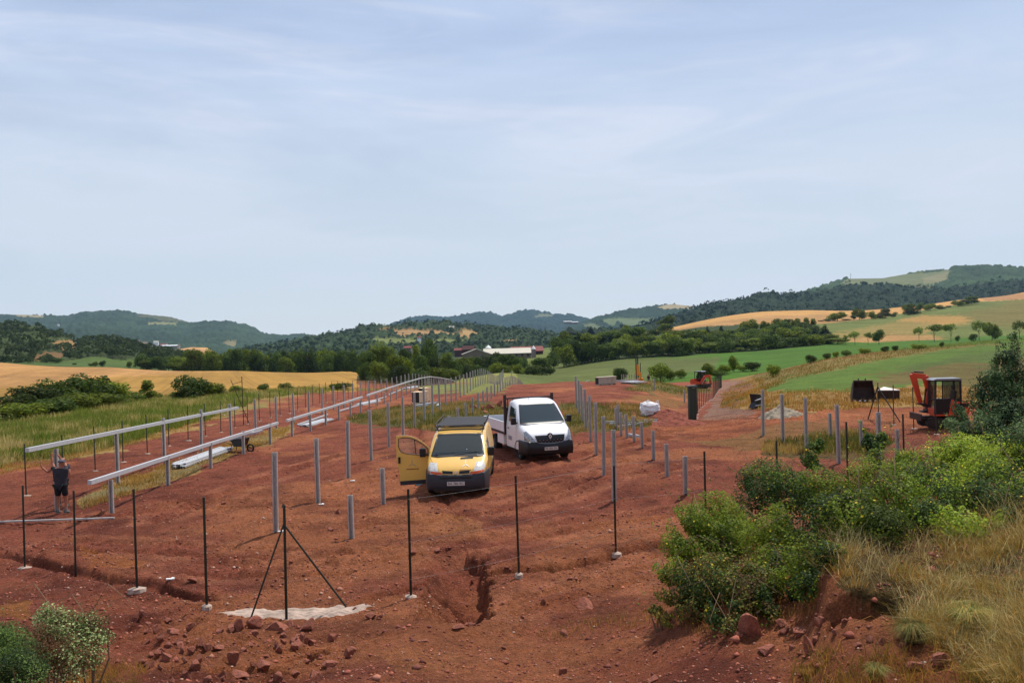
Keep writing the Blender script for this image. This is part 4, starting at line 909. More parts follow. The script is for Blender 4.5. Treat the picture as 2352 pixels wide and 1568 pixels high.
m = MB(); m.add([pd(0, .27, -.012), pd(.945, .24, -.012), pd(.95, .37, -.012), pd(0, .40, -.012), pd(0, .27, .0), pd(.945, .24, .0), pd(.95, .37, .0), pd(0, .40, .0)], [(0, 1, 2, 3), (0, 4, 5, 1), (3, 2, 6, 7), (1, 5, 6, 2)]); m.build('door_sill_strip', M_PLA, dm)
m = MB(); m.box(pd(.955, 1.03, -.02), (.07, .05, .20)); m.build('handle', M_BLK, dm, bevel=.012)
mark(dm, -.56, .90, .17, lambda a, b: (a, -.006, b), M_GREY, M_LET)
def mirror(parent, x, y, z, s):
    m = MB(); m.box((x+s*.10, y-.02, z+.0), (.2, .16, .27)); o = m.build('mirror', M_BLK, parent, bevel=.04); m = MB(); m.tube([(x-s*.08, y+.02, z-.08), (x+s*.05, y, z-.06)], .03, 6); m.build('mirror_arm', M_BLK, o); return o
mirror(dm, -.12, -.06, 1.25, -1); mirror(van, .93, 1.12, 1.22, 1)
# roof rack
rk = link('roof_rack', None, van, (0, 0, 0))
m = MB()
for k in range(9): m.bb(-.74, .74, 1.95+.32*k, 2.19+.32*k, 1.95, 1.975)
m.build('slats', M_RACK, rk)
m = MB()
for s in (-1, 1):
    m.tube([(s*.78, 1.80, 1.93), (s*.78, 4.62, 1.97)], .018, 6); m.tube([(s*.80, 1.85, 2.04), (s*.80, 4.62, 2.08)], .014, 6)
    for k in range(7): m.tube([(s*.78, 1.85+.46*k, 1.93), (s*.80, 1.85+.46*k, 2.06)], .012, 5)
    for k in range(4): m.tube([(s*.72, 2.0+.85*k, 1.80), (s*.78, 2.0+.85*k, 1.95)], .02, 5)
for y in (1.82, 4.62): m.tube([(-.79, y, 1.94), (.79, y, 1.94)], .016, 6)
m.tube([(-.80, 1.66, 1.86), (.80, 1.66, 1.86)], .02, 6); m.tube([(-.8, 1.66, 1.86), (-.78, 1.82, 1.94)], .014, 5); m.tube([(.8, 1.66, 1.86), (.78, 1.82, 1.94)], .014, 5)
m.build('rails', M_RACK, rk)
xb, yb, zb_ = hit(*z7(380, 1150)); m = MB(); m.bb(-.12, .12, -.1, .1, -.02, .12); m.bb(-.13, .13, -.11, .11, .10, .125); m.tube([(-.08, 0, .12), (0, 0, .2), (.08, 0, .12)], .008, 5)
tag(m.build('tool_box', mat('light_blue_plastic', (.12, .42, .58), .45), None, (xb, yb+.15, zb_), bevel=.008), 'small light blue box on the ground under the open yellow door', 'box')
M_LENST = mat('clear_lamp', (.30, .31, .33), .15, .5, .7, 16, .5)
# white flatbed truck -----------------------------------------
tx, ty = at(1265, 1048, 31.0)[0], 31.0
trk = thing('flatbed_truck', 'white flatbed truck with black bumper parked behind the yellow van', 'truck', (tx, ty, G(tx, ty+2)*0+.0), R(17.5))
def Wt(y): return 1.0*min(1, .80+.20*math.sqrt(min(1, max(0, y)/.8)))
def Tt(z): return 1-(.17*max(0, (z-1.15)/1.1)**1.2 if z > 1.15 else 0)-(.02*(.6-z)/.3 if z < .6 else 0)
stt = [(0, .80), (.03, .90), (.07, .97), (.15, 1.06), (.3, 1.16), (.5, 1.25), (.72, 1.34), (.80, 1.38), (1.0, 1.60), (1.2, 1.81), (1.4, 2.01), (1.5, 2.10), (1.6, 2.16), (1.8, 2.22), (2.1, 2.25), (2.28, 2.22), (2.32, 2.1)]
ts = Shell(stt, Wt, Tt, .42, .15, .03); ts.body('cab', M_WHT, trk)
ts.patch('windscreen', M_GLS, trk, [(-.70, 2.06), (.70, 2.06), (.86, 1.42), (-.86, 1.42)], 12, 8, .014)
ts.patch('windscreen_seal', M_BLK, trk, [(-.88, 1.44), (.88, 1.44), (.90, 1.375), (-.90, 1.375)], 12, 2, .02)
ts.patch('windscreen_seal', M_BLK, trk, [(-.72, 2.085), (.72, 2.085), (.70, 2.06), (-.70, 2.06)], 12, 1, .018)
for s in (-1, 1): ts.patch('windscreen_seal', M_BLK, trk, [(s*.70, 2.07), (s*.735, 2.08), (s*.91, 1.40), (s*.86, 1.42)], 2, 8, .018)
m = MB(); m.box((0, 1.10, 1.38), (1.6, .4, .10), (R(-10), 0, 0)); m.build('dashboard', mat('pale_dashboard', (.16, .19, .18), .8), trk)
for x in (-.6, -.12, .55):
    m = MB(); m.box((x, 1.85, 1.45), (.46, .14, .66), (R(-8), 0, 0)); m.box((x, 1.9, 1.84), (.26, .1, .18)); m.build('seat', M_PLA, trk)
for x, y, a in ((-.45, .98, .3), (-.1, 1.0, -.5), (.3, 1.02, .1)):
    m = MB(); m.box((x, y, 1.455), (.24, .10, .03), (0, 0, a)); m.build('paper', M_WHM, trk)
m = MB(); m.tube([(.5+.2*math.cos(a), 1.42+.06*math.sin(a), 1.53+.17*math.sin(a)) for a in np.linspace(0, 6.283, 17)], .016, 6, False); m.build('steering_wheel', M_BLK, trk)
o = bumper(Wt, (.28, .36, .46, .56, .64, .70, .75), .72, .022, M_BLK, trk, .07)
g = ts.patch('grille', M_BLK, trk, [(-.60, 1.00), (.60, 1.00), (.50, .70), (-.50, .70)], 12, 5, .03)
m = MB()
for k in range(7):
    for j in range(2): x = -.42+.14*k+.07*j; m.box((x, ts.fy(x, .80-.06*j)-.04, .83-.07*j), (.045, .01, .016))
m.tube([(x, ts.fy(x, .72)-.05, .70+.05*(x/.5)**2) for x in np.linspace(-.5, .5, 11)], .012, 5); m.build('grille_trim', mat('dull_chrome', (.3, .3, .32), .35, .8), g)
m = MB(); m.cyl((0, ts.fy(0, .99)-.03, .98), (0, ts.fy(0, .99)-.05, .98), .11, 18); m.build('badge_plate', M_BLK, trk)
diamond(trk, 0, .96, ts.fy(0, .96)-.055, .10, .07, M_CHR)
m = MB(); m.box((.0, -.10, .52), (.53, .014, .12), (R(3), 0, 0)); pl = m.build('number_plate', M_PLT, trk); text('EK 803 PN', .105, pl, (0, -.109, .52), (R(90), 0, 0), M_BLK)
for s in (-1, 1):
    ts.patch('headlight', M_LENST, trk, [(s*.84, 1.16), (s*.93, 1.12), (s*.93, .82), (s*.58, .77)], 6, 6, .028)
    ts.patch('side_window', M_GLD, trk, [(1.38, 1.92), (2.05, 2.02), (2.05, 1.42), (1.10, 1.42)], 6, 4, .01, side=s)
    ts.patch('door_line', M_BLK, trk, [(1.05, 1.4), (1.062, 1.4), (1.062, .5), (1.05, .5)], 1, 6, .006, side=s); ts.patch('door_line', M_BLK, trk, [(2.14, 2.0), (2.152, 2.0), (2.152, .5), (2.14, .5)], 1, 6, .006, side=s)
    ts.patch('handle', M_BLK, trk, [(1.92, 1.18), (2.08, 1.18), (2.08, 1.13), (1.92, 1.13)], 2, 1, .03, side=s); ts.patch('sill_panel', M_GREY, trk, [(1.62, .86), (2.05, .86), (2.05, .70), (1.62, .70)], 2, 1, .012, side=s)
    mirror(trk, s*1.03, .98, 1.50, s)
    mm = MB(); mm.tube([(s*.97, .88+.40*math.cos(a), .36+.40*math.sin(a)) for a in np.linspace(-.2, math.pi+.2, 14)], .04, 6); mm.build('wheel_arch', M_BLK, trk)
    wheel(trk, s*.86, .88, .345, .22, M_RIM, M_TYRE, s); wheel(trk, s*.84, 4.25, .345, .30, M_RIM, M_TYRE, s)
m = MB(); m.tube([(-.25, 1.62, 2.2), (-.25, 1.72, 2.36)], .008, 5); m.build('aerial', M_BLK, trk)
bed = link('load_bed', None, trk, (0, 0, 0))
M_BROWNB = mat('brown_frame', (.035, .016, .016), .6); M_BEDF = mat('bed_floor', (.10, .10, .11), .6, .4)
m = MB(); m.bb(-1.0, 1.0, 2.5, 5.65, .86, .95); m.bb(-.45, -.33, .9, 5.5, .60, .84); m.bb(.33, .45, .9, 5.5, .60, .84); m.build('chassis', M_BROWNB, bed)
m = MB(); m.bb(-.97, .97, 2.5, 5.6, .951, .972)
for k in range(10): m.bb(-.93, .93, 2.65+.3*k, 2.70+.3*k, .972, .985)
m.build('floor', M_BEDF, bed)
for s in (-1, 1):
    m = MB(); m.bb(min(s*.98, s*1.03), max(s*.98, s*1.03), 2.52, 5.62, .93, 1.33); b1 = m.build('side_board', M_WHT, bed)
    m = MB()
    for k in range(13): m.bb(min(s*.975, s*.955), max(s*.975, s*.955), 2.66+.23*k, 2.69+.23*k, .98, 1.3)
    m.build('ribs', M_GREY, b1)
    m = MB(); m.bb(min(s*.99, s*1.04), max(s*.99, s*1.04), 2.5, 5.65, .83, .925); m.build('edge_rail', M_BROWNB, bed)
    m = MB(); m.bb(min(s*.72, s*1.0), max(s*.72, s*1.0), 2.75, 3.6, .42, .82); m.build('locker', M_WHT, trk)
m = MB(); m.bb(-.97, .97, 5.6, 5.65, .93, 1.33); m.build('tail_board', M_WHT, bed)
m = MB()
for x in (-1.0, 1.0): m.bb(x-.05, x+.05, 2.40, 2.50, .86, 2.42)
m.bb(-.95, .95, 2.41, 2.49, 2.24, 2.30); m.bb(-.95, .95, 2.42, 2.48, 1.3, 1.36)
for k in range(9): m.bb(-.9+.22*k, -.87+.22*k, 2.43, 2.46, 1.36, 2.24)
m.build('headboard', M_BROWNB, bed)
m = MB(); m.bb(-.94, .94, 2.455, 2.475, .96, 1.9); m.build('headboard_panel', M_BLK, bed)
# ---------------------------------------------------------------- excavators
M_EXO = mat('orange_paint', C(200, 64, 28, 1.0), .5, coat=.1, nscale=6, namp=.12); M_EXR = mat('dull_red_paint', C(190, 60, 30), .6, nscale=5, namp=.25); M_TRK = mat('track_rubber', (.03, .022, .02), .9, bump=.4); M_CABG = glass('cab_glass', (.6, .66, .66), .35, (.04, .05, .05)); M_ROOFW = mat('grey_roof', (.22, .23, .25), .3); M_DSTEEL = mat('worn_dark_steel', C(70, 48, 40), .6, .3, nscale=4, namp=.4, bump=.4)
def bar(m, p, q, w, h):
    p = Vector(p); q = Vector(q); d = q-p; L_ = d.length; t_ = d.normalized(); s = Vector((0, 1, 0)); s = (s-t_*s.dot(t_)).normalized(); n = t_.cross(s)
    vs = [p+s*(a*w/2)+n*(b*h[0]/2) for a in (-1, 1) for b in (-1, 1)]+[q+s*(a*w/2)+n*(b*h[1]/2) for a in (-1, 1) for b in (-1, 1)]
    m.add(vs, [(0, 1, 3, 2), (4, 6, 7, 5), (0, 4, 5, 1), (2, 3, 7, 6), (0, 2, 6, 4), (1, 5, 7, 3)])
def excavator(x, y, z, rz, label, paint_, sc=1.0, tuck=False):
    # side view: the arm reaches towards local -x, y away from the viewer
    o = thing('mini_excavator', label, 'excavator', (x, y, z), rz, None, (sc,)*3)
    for s, nm in ((-1, 0), (1, 0)):
        m = MB(); pr = [(math.cos(a)*.24-.72, .26+.24*math.sin(a)) for a in np.linspace(math.pi/2, 3*math.pi/2, 9)]+[(math.cos(a)*.24+.78, .26+.24*math.sin(a)) for a in np.linspace(-math.pi/2, math.pi/2, 9)]
        m.prism([(p[0], p[1]) for p in pr], 'y', s*.55-.16, s*.55+.16)
        tr_ = m.build('track', M_TRK, o)
        m = MB()
        for a in range(26): xx = -.9+1.86*(a/25); m.bb(xx-.02, xx+.02, s*.55-.17, s*.55+.17, .485, .515)
        for k in range(4): m.cyl((-.55+.38*k, s*.55-.175, .14), (-.55+.38*k, s*.55+.175, .14), .09, 12)
        for k in (-.72, .78): m.cyl((k, s*.55-.175, .26), (k, s*.55+.175, .26), .15, 14)
        m.build('tread', M_DSTEEL, tr_)
    m = MB(); m.bb(-.45, .5, -.4, .4, .3, .56); m.cyl((0, 0, .55), (0, 0, .68), .38, 20); m.build('undercarriage', M_DSTEEL, o)
    m = MB(); m.bb(-1.28, -1.22, -.72, .72, .40, .72); m.bb(-1.24, -.6, -.42, -.32, .42, .52); m.bb(-1.24, -.6, .32, .42, .42, .52); m.build('dozer_blade', M_DSTEEL, o)
    m = MB(); m.prism([(-.62, .66), (.95, .66), (1.02, .8), (1.02, 1.25), (.7, 1.38), (.42, 1.38), (.34, 1.12), (.1, .98), (-.62, .98)], 'y', -.66, .66); hb = m.build('engine_housing', paint_, o, bevel=.03)
    m = MB(); m.bb(.35, .96, -.672, -.66, 1.02, 1.2); m.build('vent', M_BLK, hb)
    m = MB(); m.prism([(-.62, .7), (.05, .7), (.17, 1.4), (.28, 1.4), (.35, .7), (.35, .62), (-.62, .62)], 'y', -.68, -.1); m.build('cab_side', paint_, o)
    cab = link('cab', None, o, (0, 0, 0))
    m = MB()
    for px, py in ((-.58, -.64), (-.58, .12), (.62, -.64), (.62, .12)): m.tube([(px, py, .7), (px+(.06 if px < 0 else 0), py, 2.32)], .05, 6)
    m.tube([(-.22, -.65, .7), (-.2, -.65, 2.32)], .035, 6)
    for zz in (1.38, 2.30):
        m.tube([(-.56, -.64, zz), (.62, -.64, zz), (.62, .12, zz), (-.56, .12, zz), (-.56, -.64, zz)], .03, 6)
    m.bb(-.60, .66, -.67, -.62, 1.30, 1.44); m.build('frame', M_BLK, cab)
    m = MB(); m.prism([(-.66, 2.34), (.70, 2.34), (.62, 2.42), (-.5, 2.42)], 'y', -.72, .2); m.build('roof', M_ROOFW, cab)
    m = MB(); m.bb(-.16, .58, -.652, -.648, 1.44, 2.3); m.bb(-.56, -.552, -.6, .1, .8, 2.28); m.build('windows', M_CABG, cab)
    m = MB(); m.prism([(-.55, .70), (.02, .70), (.12, 1.32), (-.55, 1.32)], 'y', -.695, -.683); m.build('door_panel', M_BLK, cab)
    m = MB(); m.box((.22, -.25, 1.15), (.45, .48, .14)); m.box((.42, -.25, 1.5), (.12, .46, .62), (0, R(8), 0)); m.box((.44, -.25, 1.95), (.1, .26, .2)); m.build('seat', M_BLK, cab, bevel=.02)
    m = MB(); m.tube([(-.3, -.2, .8), (-.3, -.2, 1.2), (-.22, -.2, 1.45)], .02, 6); m.tube([(.05, -.5, 1.1), (0, -.5, 1.45)], .018, 6); m.build('levers', M_BLK, cab)
    # boom, dipper, bucket
    Y_ = .40
    m = MB()
    if not tuck:
        bar(m, (-.55, Y_, .86), (-.40, Y_, 1.75), .2, (.28, .32)); bar(m, (-.40, Y_, 1.72), (-.62, Y_, 2.50), .19, (.32, .26)); bar(m, (-.60, Y_, 2.46), (-1.22, Y_, 2.56), .18, (.27, .22)); a1, a2 = (-1.20, 2.62), (-.86, 1.15)
    else:
        bar(m, (-.6, Y_, .8), (-1.3, Y_, 1.75), .22, (.3, .34)); bar(m, (-1.28, Y_, 1.72), (-2.0, Y_, 1.85), .2, (.34, .24)); a1, a2 = (-2.02, 1.95), (-2.2, .75)
    bm_ = m.build('boom', paint_, o, bevel=.02)
    m = MB(); bar(m, (a1[0], Y_, a1[1]), (a2[0], Y_, a2[1]), .17, (.30, .18)); m.build('dipper_arm', paint_, o, bevel=.02)
    m = MB()
    if not tuck: m.tube([(-.68, Y_, 2.68), (-1.12, Y_, 2.72)], .045, 8); m.tube([(-1.0, Y_, 2.72), (-1.25, Y_, 2.66)], .025, 6); m.tube([(-.75, Y_-.12, 1.0), (-.62, Y_-.12, 1.9)], .045, 8); m.tube([(-1.10, Y_, 2.3), (-.95, Y_, 1.5)], .04, 8)
    else: m.tube([(-.75, Y_, .75), (-1.45, Y_, 1.5)], .05, 8)
    m.build('hydraulic_ram', M_CHR if tuck else M_DSTEEL, bm_)
    m = MB(); bx, bz = a2[0]+.02, a2[1]; pr = [(bx-.12, bz+.02), (bx+.14, bz+.03), (bx+.34, bz-.14), (bx+.36, bz-.34), (bx+.18, bz-.46), (bx-.04, bz-.44), (bx+.02, bz-.36), (bx+.18, bz-.34), (bx+.22, bz-.2), (bx+.06, bz-.08), (bx-.12, bz-.06)]
    m.prism(pr, 'y', Y_-.24, Y_+.24); m.build('bucket', M_DSTEEL, o)
    return o
ex = at(2160, 985, 37.6); excavator(ex[0]+.1, 37.6, G(ex[0], 37.6), R(-6), 'orange mini excavator with a glazed cab, half hidden by the dark shrub', M_EXO, .93)
ex2 = at(1606, 885, 118); e2 = excavator(ex2[0], 118, G(ex2[0], 118), R(130), 'distant orange excavator behind the thick gate post, seen from its front', M_EXO, 1.05, True)
# loose buckets on the bank and at the track
def bucket(name, label, px, w, d, h, rz, teeth, mt=M_DSTEEL, n_=9, rx=0):
    x, y, z = hit(*px); o = thing(name, label, 'bucket', (x, y, z), rz)
    m = MB(); prf = [(-d*.5, 0), (-d*.5, h*.12), (-d*.1, h*.0+.03), (d*.3, h*.12), (d*.5, h*.5), (d*.45, h*.95), (d*.2, h)]
    A_ = [(-w/2, p[0], p[1]) for p in prf]; B_ = [(w/2, p[0], p[1]) for p in prf]
    m.strip(A_[1:], B_[1:]); 
    m.build('shell', mt, o, thick=.03)
    m = MB()
    for s in (-1, 1):
        q = [(s*w/2, p[0], p[1]) for p in prf[1:]]+[(s*w/2, -d*.35, h*.95)]; m.add(q, [tuple(range(len(q)))])
    m.build('side_plates', mt, o, thick=.03)
    if teeth:
        m = MB()
        for k in range(teeth): xx = -w/2+w*(k+.5)/teeth; m.box((xx, -d*.5-.10, h*.09), (.09, .22, .06), (R(-8), 0, 0), 1)
        m.build('teeth', mat('worn_bright_steel', (.6, .58, .56), .35, .7), o)
    m = MB(); m.bb(-w*.2-.03, -w*.2+.03, d*.2, d*.5, h, h+.2); m.bb(w*.2-.03, w*.2+.03, d*.2, d*.5, h, h+.2); m.build('lugs', mt, o)
    return o
x, y, z = hit(*z3(1270, 1015)); o = thing('excavator_bucket', 'big upright dark excavator bucket with bright teeth on the dry bank', 'bucket', (x, y, z), R(-14))
cv = [(-.55, .04), (-.30, .0), (.12, .10), (.36, .42), (.40, .80), (.22, 1.12), (-.05, 1.22)]
m = MB(); m.strip([(-.66+.16*q[1], q[0], q[1]) for q in cv], [(.66-.10*q[1], q[0], q[1]) for q in cv]); m.build('shell', M_DSTEEL, o, thick=.04)
for s in (-1, 1):
    m = MB(); q_ = [(s*.66-(.16 if s < 0 else .10)*s*q[1], q[0], q[1]) for q in cv]+[(s*.52, -.22, 1.0), (s*.58, -.36, .5)]; m.add(q_, [tuple(range(len(q_)))]); m.build('side_plate', M_DSTEEL, o, thick=.045)
m = MB(); m.box((0, -.08, 1.20), (1.06, .1, .08)); m.build('lip_bar', M_DSTEEL, o)
MT_ = mat('worn_bright_steel', (.6, .58, .56), .35, .7)
for k in range(5): m = MB(); m.box((-.56+.28*k, -.66, .05), (.10, .26, .07), (R(-10), 0, 0)); m.build('tooth', MT_, o)
for k in (-.2, .2): m = MB(); m.prism([(.10, 1.05), (.46, .9), (.42, 1.2), (.2, 1.34)], 'x', k-.03, k+.03); m.build('lug', M_DSTEEL, o)
x, y, z = hit(*z3(1440, 1005)); o = thing('ditching_bucket', 'low wide rusty bucket with a pale lid-like back lying right of the toothed one', 'bucket', (x, y, z), R(-20))
m = MB(); m.prism([(-.28, .02), (.28, .05), (.36, .38), (.2, .5), (-.36, .56)], 'x', -.62, .62); m.build('shell', M_DSTEEL, o, bevel=.02)
m = MB(); m.add([(-.66, -.42, .565), (.66, -.42, .565), (.62, .3, .53), (-.2, .45, .72), (-.66, -.42, .6), (.66, -.42, .6), (.62, .3, .56), (-.2, .45, .76)], [(0, 1, 2, 3), (7, 6, 5, 4), (0, 4, 5, 1), (1, 5, 6, 2), (2, 6, 7, 3), (3, 7, 4, 0)]); m.build('back_plate', mat('dusty_pale_steel', (.45, .40, .38), .6, .2), o)
x, y, z = hit(*z3(545, 1062)); o = thing('trenching_bucket', 'small black narrow bucket half hidden in grass behind the grey gravel', 'bucket', (x, y, z), R(30))
m = MB(); m.prism([(-.3, 0), (.3, 0), (.4, .5), (.25, .85), (-.2, .9), (-.1, .35)], 'y', -.25, .25); m.build('shell', M_BLK, o, bevel=.02)
m = MB(); m.tube([(-.3, -.3, .5), (.35, -.33, .62)], .04, 6); m.tube([(-.25, -.3, .18), (.3, -.33, .22)], .04, 6); m.build('bars', M_ALU, o)
# pile driver
x, y, _ = at(1466, 876, 140); z = G(x, y); o = thing('pile_driver', 'yellow pile driver with a tall black mast at the far edge of the site', 'machine', (x, y, z), R(10))
M_PDY = mat('machine_yellow', C(214, 140, 40, 1.0), .5)
m = MB()
for xx in (-.32, .0): m.bb(xx-.07, xx+.07, -.1, .1, .6, 4.9)
for k in range(9): m.bb(-.3, 0, -.05, .05, 2.2+.3*k, 2.27+.3*k)
m.build('mast', M_BLK, o); m = MB(); m.bb(-.30, .1, -.3, .1, 1.7, 3.5); m.build('hammer', M_PDY, o, bevel=.03)
m = MB(); m.bb(.25, .55, -.2, .1, .5, 2.2); m.bb(-.2, .9, -.2, .6, .45, 1.2); m.build('body', M_PDY, o, bevel=.03); m = MB(); m.tube([(.4, 0, 1.2), (.45, 0, 3.8)], .07, 8); m.build('ram', M_BLK, o)
for s in (-.2, .75):
    m = MB(); m.prism([(-.7, .1), (-.6, 0), (.6, 0), (.7, .1), (.6, .42), (-.6, .42)], 'y', s-.15, s+.15); m.build('track', M_TRK, o)
# pallets, profiles, sacks, heaps
M_WOODP = mat('pale_wood', C(232, 206, 168, 1.0), .8, nscale=9, namp=.25); M_WOODG = mat('weathered_wood', C(176, 164, 146, 1.0), .9, nscale=9, namp=.25); M_SHADE = mat('painted_shade', (.03, .02, .02), .9)
def crate(px, w, d, h, rz, label, grp=None, mt=M_WOODP, roof=None):
    x, y, z = hit(*px); o = thing('pallet_crate', label, 'crate', (x, y, z), rz, grp)
    m = MB()
    n = max(3, int(w/.16))
    for k in range(n): xx = -w/2+w*(k+.5)/n; m.bb(xx-w/n*.42, xx+w/n*.42, d/2-.025, d/2, .12, h)
    for k in range(5): yy = -d/2+d*(k+.5)/5; m.bb(w/2-.025, w/2, yy-d*.09, yy+d*.09, .12, h)
    m.build('slats', mt, o); m = MB(); m.bb(-w/2+.03, w/2-.03, -d/2+.03, d/2-.03, .14, h-.06); m.bb(-w/2+.01, w/2-.01, -d/2-.004, -d/2+.02, .12, h-.02); m.build('shade_panel', M_SHADE, o)  # dark facing paints shade on this side; dark core fills behind the slats
    m = MB()
    for yy in (-d/2+.05, 0, d/2-.05): m.bb(-w/2, w/2, yy-.05, yy+.05, -.02, .1)
    m.build('skid', mt, o); m = MB(); m.bb(-w/2-.03, w/2+.03, -d/2-.03, d/2+.03, h, h+(.04 if not roof else .09)); m.build('lid', roof or mt, o); return o
crate(z2(640, 778), 1.0, 1.1, 1.05, R(-42), 'pale wooden crate with its shaded side painted dark, left of the steel profiles', 'wooden crates on the red ground')
crate(z2(672, 770), .7, .9, 1.3, R(-42), 'taller pale wooden crate tucked behind the dark-sided one', 'wooden crates on the red ground')
crate(z2(1855, 656), .7, .9, .74, R(-68), 'grey wooden crate at the left end under the long pale lid', 'grey crates at the far edge', M_WOODG, M_WOODG)
crate(z2(1892, 654), .8, .8, .74, R(-78), 'grey wooden crate in the middle under the long pale lid', 'grey crates at the far edge', M_WOODG, M_WOODG)
crate(z2(1925, 651), .8, .8, .74, R(-80), 'grey wooden crate at the right end under the long pale lid', 'grey crates at the far edge', M_WOODG, M_WOODG)
def pile(p0, p1, n, w, label, layers=1, seed=0):
    a = hit(*p0); b = hit(*p1); r1_ = random.Random(seed); d = Vector((b[0]-a[0], b[1]-a[1], 0)); L_ = d.length; ang = math.atan2(d.y, d.x); zc_m = (G(a[0], a[1])+G(b[0], b[1]))/2
    o = thing('profile_pile', label, 'steel profiles', ((a[0]+b[0])/2, (a[1]+b[1])/2, min(G(a[0], a[1]), G(b[0], b[1]), G((a[0]+b[0])/2, (a[1]+b[1])/2))), ang, 'piles of galvanised profiles lying on the site')
    sl = math.atan2(G(b[0], b[1])-G(a[0], a[1]), L_)
    for ly in range(layers):
        for k in range(n-ly):
            m = MB(); pr = [(x, yy) for x, yy in cprofile(w*.9, .07, .012, .025)]; off = r1_.uniform(-.35, .35)
            m.prism([(p[0], -p[1]) for p in pr], 'x', -L_/2+off, L_/2+off*.6)
            q = m.build('profile', M_ALU, o, (0, (k-(n-ly-1)/2)*w, .12+.08*ly+.03*r1_.random())); q.rotation_euler = (0, -sl, r1_.uniform(-.012, .012))
    return o
pile(z1(1195, 1215), z1(1520, 1098), 7, .12, 'long wide pile of white profiles under the nearer low rail', 2, 1)
pile(z1(2050, 935), z1(2200, 890), 6, .14, 'shorter pile of white profiles behind the gap between the rails', 2, 2)
pile(z2(225, 790), z2(350, 762), 6, .16, 'loose pile of white profiles beside the single lying rail', 2, 3)
pile(z2(545, 683), z2(612, 670), 6, .2, 'far small pile of white profiles near the crest', 2, 4)
pile(z2(625, 800), z2(735, 785), 8, .17, 'stepped pile of white profiles in front of the wooden crates', 3, 5)
pile(z2(2030, 647), z2(2105, 640), 8, .22, 'flat bright pile by the pile driver', 2, 6)
lying(z1(2000, 930), z1(2200, 860), 'loose_rail', 'thin pale rail lying just left of the shorter white pile')
lying(z2(755, 800), z2(772, 785), 'loose_rail', 'short white offcut right of the stepped pile', (.1, .05))
lying(z2(1100, 640), z2(1780, 626), 'loose_rail', 'very long dark rail laid along the far edge of the red ground', (.05, .08))
lying(z2(1945, 634), z2(2105, 628), 'loose_rail', 'dark rail laid beyond the grey crates', (.05, .12))
# big bag
def lumpy(name, label, cat, px, sc, mt, seed, sub=4, amp=.18, flat=.5, fr=2.0, group=None, loc=None, kind=None, boxy=0):
    x, y, z = loc or hit(*px); bm = bmesh.new(); bmesh.ops.create_icosphere(bm, subdivisions=sub, radius=1)
    for v in bm.verts:
        p = v.co.copy(); p = p*(1-boxy)+p/max(abs(p.x), abs(p.y), abs(p.z))*boxy*.86; d = 1+amp*float(fbm(np.array([p.x*fr+seed*7.1+p.z*1.3]), np.array([p.y*fr-p.z*fr*1.1+seed]), 4, seed)[0]); p *= d
        if p.z < -flat: p.z = -flat
        v.co = Vector((p.x*sc[0], p.y*sc[1], (p.z+flat)*sc[2]))
    me = bpy.data.meshes.new(name); bm.to_mesh(me); bm.free(); me.materials.append(mt)
    return tag(link(name, me, None, (x, y, z-.03)), label, cat, group, kind)
M_BAG = mat('white_woven_sack', (.70, .66, .66), .8, nscale=3, namp=.15, bump=.8, bscale=9)
bag = lumpy('bulk_bag', 'crumpled white bulk bag standing on the dry grass', 'sack', z2(2185, 862), (.66, .55, .50), M_BAG, 3, 4, .30, .8, 2.4, boxy=.55)
for k, (a, b) in enumerate((((-.3, 0, .8), (.1, .05, .82)), ((.3, -.1, .78), (.6, -.1, .55)))):
    m = MB(); m.tube([a, ((a[0]+b[0])/2, a[1]-.05, a[2]+.22), b], .035, 6); m.build('strap', M_BAG, bag)
def heapmesh(w, d, h, seed, mt, name, label, cat, loc, cells=70):
    X, Y = np.meshgrid(np.linspace(-1.25, 1.25, cells), np.linspace(-1.25, 1.25, cells), indexing='ij'); r = np.sqrt(X**2+Y**2)+.16*fbm(X*1.6+seed, Y*1.6, 3, seed)
    Zh = h*np.clip(1-r, -.12, 1)*(1+.25*fbm(X*3, Y*3, 3, seed+1))+.05*h*vn(X*12, Y*12, seed+2)+.10*h*np.maximum(0, vn(X*22, Y*22, 4))*(r < 1.05)
    bz = gz((loc[0]+X*w).ravel(), (loc[1]+Y*d).ravel()).reshape(X.shape)-loc[2]
    V = np.stack([X*w, Y*d, Zh+bz-.02], -1).reshape(-1, 3); i = np.arange(cells*cells).reshape(cells, cells)
    Fc = np.stack([i[:-1, :-1], i[1:, :-1], i[1:, 1:], i[:-1, 1:]], -1).reshape(-1, 4)
    return tag(link(name, meshnp(name, V, Fc, mt), None, loc), label, cat)
p0_, p1_ = hit(*z4(1480, 955)), hit(*z4(2470, 915)); heapmesh(1.42, .36, .13, 21, M_CONC, 'concrete_pad', 'long rough strip of spilled concrete under the braced corner post', 'concrete pad', hit(*z4(1985, 938)), 90)
M_GRAV = mat('grey_gravel', C(160, 146, 124), .95, nscale=30, namp=.25, bump=.8, bscale=50); M_CLAY = mat('fresh_red_clay', C(140, 70, 50), .95, nscale=5, namp=.4, bump=.8, bscale=12)
heapmesh(1.2, 1.2, .62, 5, M_GRAV, 'gravel_heap', 'low heap of pale grey gravel at the edge of the dry bank', 'heap', hit(*z3(715, 1112)))
heapmesh(1.5, 1.1, .62, 9, M_CLAY, 'earth_heap', 'pointed heap of dark red clods just right of the bulk bag', 'heap', hit(*z2(2300, 878)))
heapmesh(1.7, .9, .5, 12, M_CLAY, 'earth_heap', 'lumpy heap of dark red clods at the foot of the gate post', 'heap', hit(*z2(2372, 925)))
